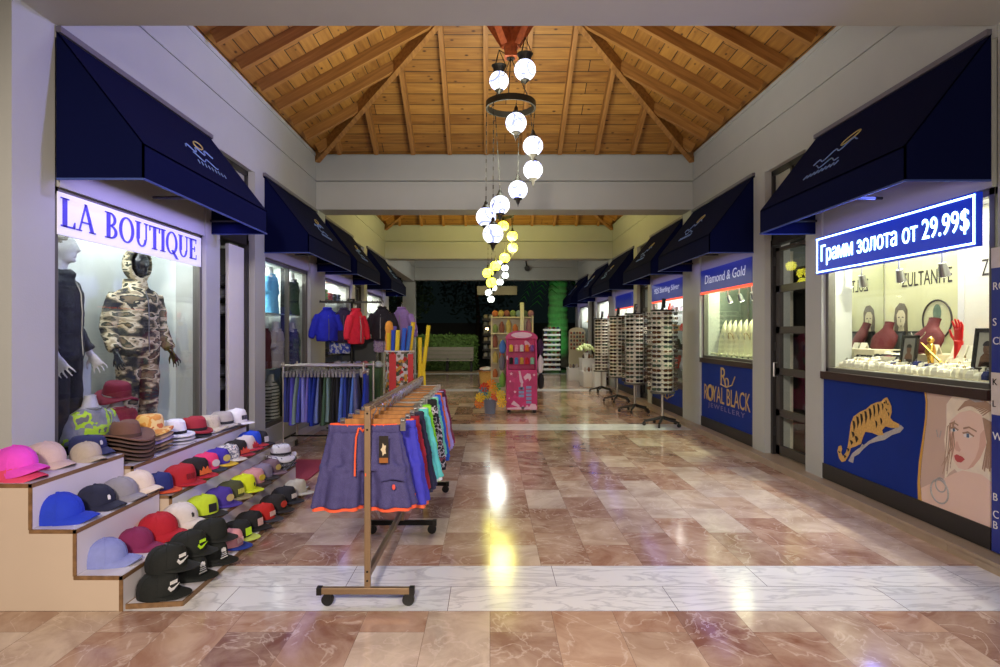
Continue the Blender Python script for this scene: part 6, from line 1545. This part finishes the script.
# ================================================================ NECKLACE WINDOW (second right)
IVB = mat('bust_ivory', rgb(222,222,186), .5, var=.03)
for i in range(9):
    y = 7.68+.185*i
    t = thing('necklace_stand', 'tall ivory neck form, %s in the row from the near end' % ['first','second','third','fourth','fifth','sixth','seventh','eighth','ninth'][i], 'necklace stand', (XR+.3, y, DK), 0, 'ivory neck forms')
    pts = []
    for k in range(13): a = math.radians(-12+150*k/12); pts.append((XR+.28+.16*math.cos(a)*.5, y+.05, DK+.16+.30*math.sin(a)*.9))
    b = MB(); b.loft([[(XR+.24+.06*u+.03*math.sin(a), y+w*math.cos(a), DK+.02+.46*u+(.05*math.sin(a))) for a in (2*PI*k/16 for k in range(16))] for u, w in ((0,.07),(.12,.10),(.4,.115),(.68,.10),(.88,.07),(1,.03))]); b.build('neck_form', IVB, t, True)
    b = MB(); b.torus((XR+.25, y, DK+.26), .08, .004, 20, 5, Euler((0, 1.3, 0)).to_matrix()); b.build('collar_line', GM if i % 3 == 0 else CHROME, t)
for i in range(8):
    y = 7.62+.22*i; b = MB(); b.obox((XR+.17, y, DK+.02), (.1, .16, .02), Euler((0, .15, 0)))
    o = b.build('jewel_pad', IVB, None, bevel=.004); tag(o, 'flat ivory pad in front of the neck forms', 'jewellery pad', 'ivory pads')
for i, y in enumerate((7.7, 8.1, 8.5, 8.9)):
    t = thing('track_lamp', 'small spot lamp above the ivory neck forms, %s from the near end' % ['first', 'second', 'third', 'fourth'][i], 'lamp', (XR+.2, y, 2.25), 0, 'spot lamps over the neck forms'); c = Vector((XR+.25, y, 2.06)); b = MB(); b.cyl(c, c+Vector((.04,0,-.1)), .025, .04, 12); b.build('lamp_head', CHROME, t); b = MB(); b.cyl(c+Vector((.04,0,-.101)), c+Vector((.041,0,-.104)), .034, .034, 12); b.build('bulb', emitter('lamp_warm', (1,.93,.75), 14), t); b = MB(); b.cyl(c, c+Vector((0,0,.4)), .007); b.build('stem', CHROME, t)
b = MB()
for y in (7.9, 8.45, 9.0): b.box(XR+.58, XR+.6, y-.02, y+.02, 1.12, 2.46)
o = b.build('display_upright', FRAME); tag(o, 'grey uprights on the back of the neck form window', 'upright')
# ================================================================ FARTHER RIGHT WINDOWS: glass shelves with small goods
GOODS = [mat('good_silver', rgb(196,196,200), .3, .6), mat('good_red', rgb(190,60,50), .5), mat('good_tan', rgb(190,150,100), .5), mat('good_dark', rgb(50,46,50), .5), mat('good_white', rgb(226,224,220), .5)]
for w, (y0, y1, nm, zs) in enumerate(((10.2, 12.0, 'silver shop window', (.85, 1.2, 1.55, 1.9)), (13.85, 15.5, 'window under the fourth right awning', (.85, 1.25, 1.65)), (16.6, 18.3, 'bright white window near the garden', (.7, 1.1, 1.5, 1.9)), (20.1, 21.9, 'last right window', (.7, 1.1, 1.5, 1.9)))):
    for i, z in enumerate(zs):
        b = MB(); b.box(XR+.14, XR+.56, y0, y1, z-.012, z); o = b.build('glass_shelf', mat('glass_shelf', rgb(190,206,204), .15)); tag(o, 'glass shelf in the %s, %s from below' % (nm, ['first', 'second', 'third', 'fourth'][i]), 'shelf', 'shelves in the '+nm)
        for j in range(7):
            y = y0+.14+(y1-y0-.28)*j/6; h = R.uniform(.08, .24); b = MB()
            if (j+i) % 3 == 0: b.lathe([(.05,0),(.06,h*.2),(.045,h*.6),(.025,h*.8),(.03,h)], (XR+.28, y, z), 12)
            elif (j+i) % 3 == 1: b.obox((XR+.28, y, z+h/2), (.06, .12, h), Euler((0, .0, .2)))
            else: b.loft([[(XR+.28+rx*math.cos(a), y+ry*math.sin(a), z+q*h) for a in (2*PI*k/12 for k in range(12))] for q, rx, ry in ((0,.04,.06),(.5,.05,.085),(.8,.03,.06),(1,.025,.025))])
            o = b.build('ornament', R.choice(GOODS), None, math.radians(40)); tag(o, 'small ornament on the glass shelves of the %s' % nm, 'ornament', 'ornaments in the '+nm)
# ================================================================ MAGENTA STAND AND THINGS AT THE GARDEN END
MAG = patterned('magenta_card', [rgb(196,24,108), rgb(180,20,96), rgb(206,40,120), rgb(190,24,104), rgb(232,190,210), rgb(200,30,110)], 9, 'voronoi', stops=[0, .3, .55, .75, .9, .93], rough=.45); PINKL = mat('pale_pink_print', rgb(236,196,214), .5); YELP = mat('yellow_print', rgb(226,180,60), .5, var=.1); SKYP = mat('sky_print', rgb(130,150,196), .5)
MX, MY = .60, 11.5
t = thing('toy_display', 'tall magenta cardboard display stand with small hanging toys in the middle of the walkway', 'display stand', (MX, MY, 0))
x0, x1 = MX-.29, MX+.29; yf = MY-.2
b = MB(); b.box(x0, x1, yf, MY+.2, .06, .82); b.build('base_box', MAG, t, bevel=.006)
b = MB(); b.box(x0, x1, MY+.1, MY+.2, .82, 1.42); b.build('back_panel', MAG, t)
for q in (x0, x1-.03):
    b = MB(); b.prism([(q, yf, .82), (q, MY+.2, .82), (q, MY+.2, 1.42), (q, yf+.12, 1.42)], (.03, 0, 0)); b.build('side_panel', MAG, t)
b = MB(); b.prism([(MX+.31*math.cos(a)*1.0, yf+.1, 1.40+.16*math.sin(a)) for a in (PI*k/16 for k in range(17))], (0, .03, 0)); b.build('header', MAG, t)
b = MB(); b.prism([(MX+.2*math.cos(a), yf+.095, 1.47+.055*math.sin(a)) for a in (2*PI*k/20 for k in range(20))], (0, .004, 0)); b.build('header_oval', PINKL, t)
yp = yf-.003
def flat(shapes, m, name):
    b = MB()
    for s in shapes: b.prism([(MX+p[0], yp, p[1]) for p in s], (0, .003, 0))
    return b.build(name, m, t)
def star(cx, cz, r): return [(cx+r*(1 if k % 2 == 0 else .42)*math.sin(k*PI/5), cz+r*(1 if k % 2 == 0 else .42)*math.cos(k*PI/5)) for k in range(10)]
flat([star(-.2,.74,.035), star(-.22,.6,.025), star(.02,.1,.05), star(-.13,.4,.03), star(.23,.72,.03), star(-.05,.78,.02), star(.1,.13,.03), star(-.24,.28,.02)], PINKL, 'star_print')
flat([[(-.06,.8),(-.03,.8),(-.0,.66),(.03,.58),(.0,.52),(-.04,.6)], [(.03,.68),(.1,.75),(.16,.74),(.18,.66),(.14,.6),(.12,.66),(.06,.62)], [(-.02,.55),(.02,.54),(.01,.44),(-.03,.45)]], PINKL, 'ribbon_print')
flat([[(x, z), (x+.1, z), (x+.1, z+.05), (x, z+.05)] for x, z in ((-.06,.44),(-.06,.37),(-.06,.3),(.08,.46),(.08,.39),(.08,.32),(.08,.25),(.08,.18))], SKYP, 'side_motif')
flat([[(-.28,.07),(.28,.07),(.28,.13),(-.28,.10)]], PINKL, 'skirting_print')
for i in range(10):
    c = ['yellow','pink','white','orange','violet','black','sky blue','gold','red','mint'][i]; col = [(230,190,60),(236,150,180),(226,220,220),(230,120,50),(130,80,160),(36,30,36),(90,140,200),(206,160,70),(200,40,50),(140,200,170)][i]
    x = MX-.2+.1*(i % 5); z = 1.25-.24*(i//5); b = MB(); b.box(x-.035, x+.035, yf+.05, yf+.075, z-.09, z+.03); p = Vector((x, yf+.04, z-.03)); b.ball(p, (.035,.02,.045), 10, 6); b.ball(p+Vector((0,0,.05)), (.022,.02,.022), 8, 6)
    o = b.build('hanging_toy', fab(*col), None, True); tag(o, '%s small toy hanging on the %s hooks of the magenta stand' % (c, 'upper' if i < 5 else 'lower'), 'toy', 'toys on the magenta stand')
for i, (dx, z, c, nm, h) in enumerate(((.36, 1.25, (60,30,70), 'dark violet', .3), (-.36, 1.25, (70,120,190), 'blue', .26), (-.37, .95, (110,110,116), 'grey', .3), (.36, .92, (226,222,224), 'white', .34), (.37, .6, (30,28,32), 'black', .3), (-.36, .62, (120,170,70), 'green', .28))):
    b = MB(); x = MX+dx; b.loft([[(x+rx*math.cos(a), MY-.05+ry*math.sin(a), z+q*h) for a in (2*PI*k/12 for k in range(12))] for q, rx, ry in ((-.5,.03,.06),(-.35,.06,.1),(.1,.065,.09),(.35,.04,.06),(.5,.01,.02))])
    o = b.build('hanging_bag', fab(*c), None, True); folds(o, .02, .06); tag(o, '%s soft bag hanging at the %s of the magenta stand, %s' % (nm, 'right' if dx > 0 else 'left', ['top','top','middle','middle','bottom','bottom'][i]), 'bag', 'bags on the sides of the magenta stand')
b = MB()
for sx in (-.24, .24):
    b.box(MX+sx-.03, MX+sx+.03, MY-.15, MY+.15, .0, .06)
b.build('foot', BLACKM, t)
# pinwheels in a bucket to its left
t = thing('pinwheel_bucket', 'grey bucket with bright yellow, red and green paper pinwheels left of the magenta stand', 'bucket', (-.0, 11.25, 0))
b = MB(); b.lathe([(.09,0),(.1,.02),(.125,.26),(.132,.27),(.118,.27),(.09,.04)], (-.0, 11.25, 0), 20); b.build('bucket', mat('bucket_grey', rgb(120,130,150), .4), t, True)
R = random.Random(8)
for i in range(11):
    a = R.uniform(0, 2*PI); x, z = .0+[-.18,-.1,.02,.12,.2,-.2,-.06,.1,.22,-.12,.06][i], [.32,.5,.56,.5,.36,.2,.38,.34,.22,.42,.46][i]; y = 11.12+.02*(i % 4)
    b = MB(); b.tube([(.0+.02*math.cos(a), 11.25, .2), (x, y+.02, z)], .004, 5); b.build('stick', WHITE, t)
    b = MB()
    for k in range(8):
        p = 2*PI*k/8; c0 = Vector((x, y, z)); e = Vector((math.cos(p), 0, math.sin(p))); f_ = Vector((math.cos(p+.6), 0, math.sin(p+.6)))
        b.prism([c0, c0+e*.1, c0+f_*.085+Vector((0,-.03,0))], (0, .003, 0))
    b.build('pinwheel', fab(*[(236,200,40),(214,60,40),(240,150,40),(90,170,80),(236,210,60),(220,120,40),(190,190,60),(230,90,50),(240,190,50),(70,140,160),(236,170,60)][i]), t)
# basket with pale goods
t = thing('wicker_basket', 'round wicker basket left of the magenta stand, heaped with white things', 'basket', (.0, 16.9, 0))
b = MB(); b.lathe([(.26,0),(.28,.04),(.3,.3),(.31,.42),(.33,.44),(.3,.45),(.27,.4)], (.0, 16.9, 0), 26); b.build('basket', patterned('wicker', [rgb(176,130,62), rgb(206,164,90), rgb(140,98,44)], 40, stretch=(1,1,3)), t, True)
b = MB(); b.torus((.0, 16.9, .44), .31, .02, 28, 6); b.build('rim', WOOD, t)
for i in range(6):
    a = i*1.05; b = MB(); c = Vector((.0+.17*math.cos(a), 16.9+.17*math.sin(a), .5)); b.ball(c, (.13,.12,.06), 12, 7); o = b.build('soft_hat', fab(*[(216,206,196),(196,186,180),(226,220,214),(206,180,170),(214,210,206),(186,180,180)][i]), None, True); folds(o, .03, .08); tag(o, '%s crumpled hat heaped in the wicker basket' % ['cream','dove grey','white','blush','off-white','pale grey'][i], 'hat', 'hats in the wicker basket')
# shelf stand behind the magenta one, with hanging goods
t = thing('souvenir_stand', 'tall cream souvenir stand behind the magenta one, hung with cards', 'display stand', (.55, 14.2, 0))
CRM = mat('stand_cream', rgb(196,188,156), .5, var=.05)
b = MB(); b.box(.02, 1.02, 14.02, 14.4, .05, .14); b.build('base', CRM, t)
for x in (.04, 1.0):
    b = MB(); b.box(x-.02, x+.02, 14.1, 14.3, .1, 1.92); b.build('side_post', CRM, t)
for z in (.45, .8, 1.15, 1.5, 1.88):
    b = MB(); b.box(.02, 1.02, 14.05, 14.35, z-.015, z+.015); b.build('shelf_board', CRM, t)
b = MB(); b.box(.02, 1.02, 14.28, 14.32, .14, 1.9); b.build('back_board', CRM, t)
SC = [(170,100,60),(120,140,86),(150,110,126),(176,160,96),(110,136,146),(176,172,160),(130,80,70),(96,120,86)]
SN = ['orange','leaf green','rose','yellow','pale blue','white','brick red','green']
for i, z in enumerate((.47, .82, 1.17, 1.52)):
    for j in range(6):
        b = MB(); x = .12+.158*j; h = .2+.06*((i+j) % 3); b.loft([[(x+rx*math.cos(a), 14.12+ry*math.sin(a), z+q*h) for a in (2*PI*k/10 for k in range(10))] for q, rx, ry in ((0,.05,.04),(.3,.065,.05),(.7,.06,.045),(.9,.03,.03),(1,.028,.028))])
        k = (i*3+j*5) % 8; o = b.build('soft_toy', fab(*SC[k]), None, True); tag(o, 'small soft toy on the shelves of the cream souvenir stand', 'soft toy', 'soft toys on the souvenir stand')
for j in range(7):
    b = MB(); x = .12+.14*j; b.ball((x, 14.15, 1.97), (.075,.07,.08), 10, 7); o = b.build('plush_ball', fab(*SC[(j*3) % 8]), None, True); tag(o, '%s plush ball along the top of the cream souvenir stand, %s of seven' % (SN[(j*3) % 8], ['first','second','third','fourth','fifth','sixth','last'][j]), 'soft toy', 'plush balls on top of the souvenir stand')
t = thing('flag_pole_board', 'narrow upright cream board rising above the souvenir stand', 'sign', (.745, 13.98, 0)); b = MB(); b.box(.70, .79, 13.96, 14.0, 1.3, 2.22); b.build('board', mat('board_pale', rgb(206,206,176), .6), t, bevel=.004); b = MB(); b.cyl((.745, 13.985, 0), (.745, 13.985, 1.31), .012); b.build('pole', CHROME, t)
# dark card rack left of it
QX, QY = .02, 17.9
t = thing('card_rack', 'dark wire card rack just left of the souvenir stand', 'rack', (QX, QY, 0)); b = MB(); b.cyl((QX, QY, 0), (QX, QY, 2.0), .02); b.build('post', BLACKM, t)
tiers = (.75, .98, 1.21, 1.44, 1.67, 1.88)
for z in tiers:
    b = MB(); b.box(QX-.24, QX+.24, QY-.12, QY+.12, z, z+.02); b.box(QX-.24, QX+.24, QY-.13, QY-.12, z, z+.07); b.build('tier', BLACKM, t)
for k in range(4):
    a = k*PI/2+.4; b = MB(); b.tube([(QX, QY, .08), (QX+.3*math.cos(a), QY+.3*math.sin(a), .02)], .018, 6); b.build('leg', BLACKM, t)
for i, z in enumerate(tiers):
    for j in range(3):
        b = MB(); x = QX-.15+.15*j; b.obox((x, QY-.06, z+.1), (.11, .012, .16), Euler((-.15, 0, 0))); o = b.build('postcard', [mat('card_grey', rgb(110,110,106), .4, var=.4, scale=20), mat('card_blue', rgb(60,70,86), .4, var=.4, scale=20), mat('card_tan', rgb(120,108,86), .4, var=.4, scale=20)][(i+j) % 3]); tag(o, 'postcard on the tiers of the dark wire rack', 'postcard', 'postcards on the wire rack')
# white shelf rack, arched mirror stand, white plinths, flowers
t = thing('shelf_rack', 'white tiered shelf rack at the garden end, left of the arched stand', 'rack', (2.32, 22.6, 0))
for x in (2.0, 2.64):
    b = MB(); b.box(x-.02, x+.02, 22.5, 22.8, 0, 1.62); b.build('side_post', BLACKM, t)
for k in range(9):
    z = .12+.185*k; b = MB(); b.box(2.0, 2.64, 22.46, 22.8, z, z+.07); b.build('shelf_board', WHITE, t)
for k in range(9):
    for j in range(4):
        b = MB(); z = .19+.185*k; x = 2.1+.15*j; b.ball((x, 22.56, z+.04), (.06,.05,.045), 10, 6); o = b.build('slipper', [fab(60,50,50), fab(150,110,80), fab(110,40,50), fab(80,90,120)][(k+j) % 4], None, True); tag(o, 'dark slipper on the white tiered rack', 'slipper', 'slippers on the white rack')
t = thing('arched_stand', 'cream stand with an arched top holding small trinkets', 'display stand', (2.98, 20.4, 0))
b = MB(); pts = [(2.68, 20.4, .35), (3.24, 20.4, .35)]+[(2.96+.28*math.cos(a), 20.4, 1.55+.16*math.sin(a)) for a in (PI*k/12 for k in range(13))]; b.prism(pts, (0, .05, 0)); b.build('panel', CRM, t)
b = MB(); b.box(2.66, 3.26, 20.1, 20.5, .3, .36); b.box(2.7, 2.74, 20.2, 20.45, 0, .3); b.box(3.18, 3.22, 20.2, 20.45, 0, .3); b.build('base', CRM, t)
for i in range(5):
    for j in range(5):
        b = MB(); b.ball((2.76+.1*j, 20.38, 1.0+.13*i), (.035,.02,.045), 8, 6); o = b.build('trinket', [fab(120,90,70), fab(160,80,60), fab(90,90,100)][(i+j) % 3], None, True); tag(o, 'small trinket hanging on the arched cream stand', 'trinket', 'trinkets on the arched stand')
for i, (x, y, w, d, h) in enumerate(((2.72, 19.3, .45, .5, .4), (2.96, 18.3, .4, .6, .75), (2.86, 17.2, .46, .7, .42), (3.0, 16.5, .3, .5, .62))):
    t = thing('display_plinth', '%s white display plinth by the right shops' % ['low far', 'tall', 'low near', 'narrow'][i], 'plinth', (x, y, 0), 0, 'white plinths'); b = MB(); b.box(x-w/2, x+w/2, y-d/2, y+d/2, 0, h-.03); b.build('body', WHITE, t, bevel=.006); b = MB(); b.box(x-w/2-.015, x+w/2+.015, y-d/2-.015, y+d/2+.015, h-.03, h); b.build('top', SHELFW, t, bevel=.004)
    for j in range(4):
        b = MB(); xx = x-w/2+.07+(w-.14)*j/3; b.lathe([(.03,0),(.045,.05),(.03,.1),(.012,.13)], (xx, y-d/4, h), 10); o = b.build('trinket_jar', [fab(150,130,110), fab(90,80,80), fab(190,180,170), fab(130,90,70)][(i+j) % 4], None, True); tag(o, 'small jar on the %s white plinth' % ['low far', 'tall', 'low near', 'narrow'][i], 'jar', 'jars on the %s plinth' % ['low far', 'tall', 'low near', 'narrow'][i])
t = thing('flower_bunch', 'bunch of pale cream green flowers on the tall white plinth', 'flowers', (2.9, 18.0, .75))
b = MB(); b.lathe([(.05,0),(.07,.06),(.06,.14),(.075,.17)], (2.9, 18.15, .75), 14); b.build('vase', SHELFW, t, True)
b = MB(); R = random.Random(2)
for k in range(60):
    a, q = R.uniform(0, 2*PI), R.random()**.5; b.ball((2.9+.26*q*math.cos(a), 18.15+.26*q*math.sin(a), 1.0+.14*(1-q*q)+R.uniform(-.03,.03)), .045, 6, 4)
b.build('blossom', mat('blossom', rgb(214,226,160), .7, var=.15, scale=20), t, True)
# ================================================================ LIGHT, WORLD, CAMERA
w = bpy.data.worlds.new('night'); scn.world = w; w.use_nodes = True
w.node_tree.nodes['Background'].inputs['Color'].default_value = (.003, .005, .005, 1); w.node_tree.nodes['Background'].inputs['Strength'].default_value = 1.0
def lamp(kind, name, loc, e, col, size=.3, rot=None, spot=None, sy=None):
    li = bpy.data.lights.new(name, kind); li.energy = e; li.color = col
    if kind == 'AREA':
        li.size = size
        if sy: li.shape = 'RECTANGLE'; li.size_y = sy
    else: li.shadow_soft_size = size
    if spot: li.spot_size = math.radians(spot); li.spot_blend = .6
    o = bpy.data.objects.new(name, li); COL.objects.link(o); o.location = loc
    if rot: o.rotation_euler = rot
    return o
UP = (PI, 0, 0)
lamp('POINT', 'chandelier_light', (.24, 6.8, 3.55), 36, (.86,.97,.95), .25)
lamp('AREA', 'roof_fill', (.24, 6.8, 3.2), 66, (.97,.95,.82), 1.4, rot=UP)  # added upward fill, no fixture, to light the plank roof evenly
lamp('POINT', 'chandelier_light', (.24, 13.1, 3.5), 60, (1,.95,.28), .25)
lamp('AREA', 'roof_fill', (.24, 13.1, 3.2), 110, (1,.93,.4), 1.4, rot=UP)  # same added upward fill in the second bay, tinted yellow
lamp('POINT', 'chandelier_light', (.24, 19.4, 3.5), 75, (.95,.98,.9), .25)
lamp('SPOT', 'near_fill', (-.6, -1.6, 3.0), 900, (1,.84,.7), .25, rot=Vector((-.25, 4.2, -2.2)).to_track_quat('-Z', 'Y').to_euler(), spot=84)  # added fill behind the camera for the foreground floor and step fronts
lamp('SPOT', 'violet_fill', (2.9, 5.0, 3.62), 520, (.36,.33,1), .1, rot=Vector((-5.6, -.6, -.1)).to_track_quat('-Z', 'Y').to_euler(), spot=75)  # added fill that tints the left wall violet; no floodlight stands here
lamp('POINT', 'soffit_fill', (.9, .4, 1.9), 170, (1,.86,.72), .2)  # added fill to brighten the underside of the nearest beam
lamp('SPOT', 'terrace_fill', (-1.2, 22.3, 3.4), 130, (1,.9,.7), .2, rot=Vector((-.3, 2, -2.4)).to_track_quat('-Z', 'Y').to_euler(), spot=100)  # added fill aimed outward to lift the hedge and bench
lamp('SPOT', 'palm_floodlight', (2.2, 23.6, .2), 230, (.05,1,.16), .1, rot=Vector((.9, 3.8, 2.0)).to_track_quat('-Z', 'Y').to_euler(), spot=50)
cam = bpy.data.cameras.new('camera'); cam.sensor_width = 36; cam.lens = 21.6; cam.shift_x = .01; cam.shift_y = 0
co = bpy.data.objects.new('camera', cam); COL.objects.link(co); co.location = (0, 0, H); co.rotation_euler = (PI/2, 0, 0)
scn.camera = co
scn.view_settings.view_transform = 'Standard'; scn.view_settings.look = 'None'; scn.view_settings.gamma = 1; scn.view_settings.exposure = .2
scn.view_settings.use_curve_mapping = False
scn.cycles.use_denoising = True
scn.cycles.max_bounces = 8; scn.cycles.transparent_max_bounces = 16; scn.cycles.sample_clamp_indirect = 6
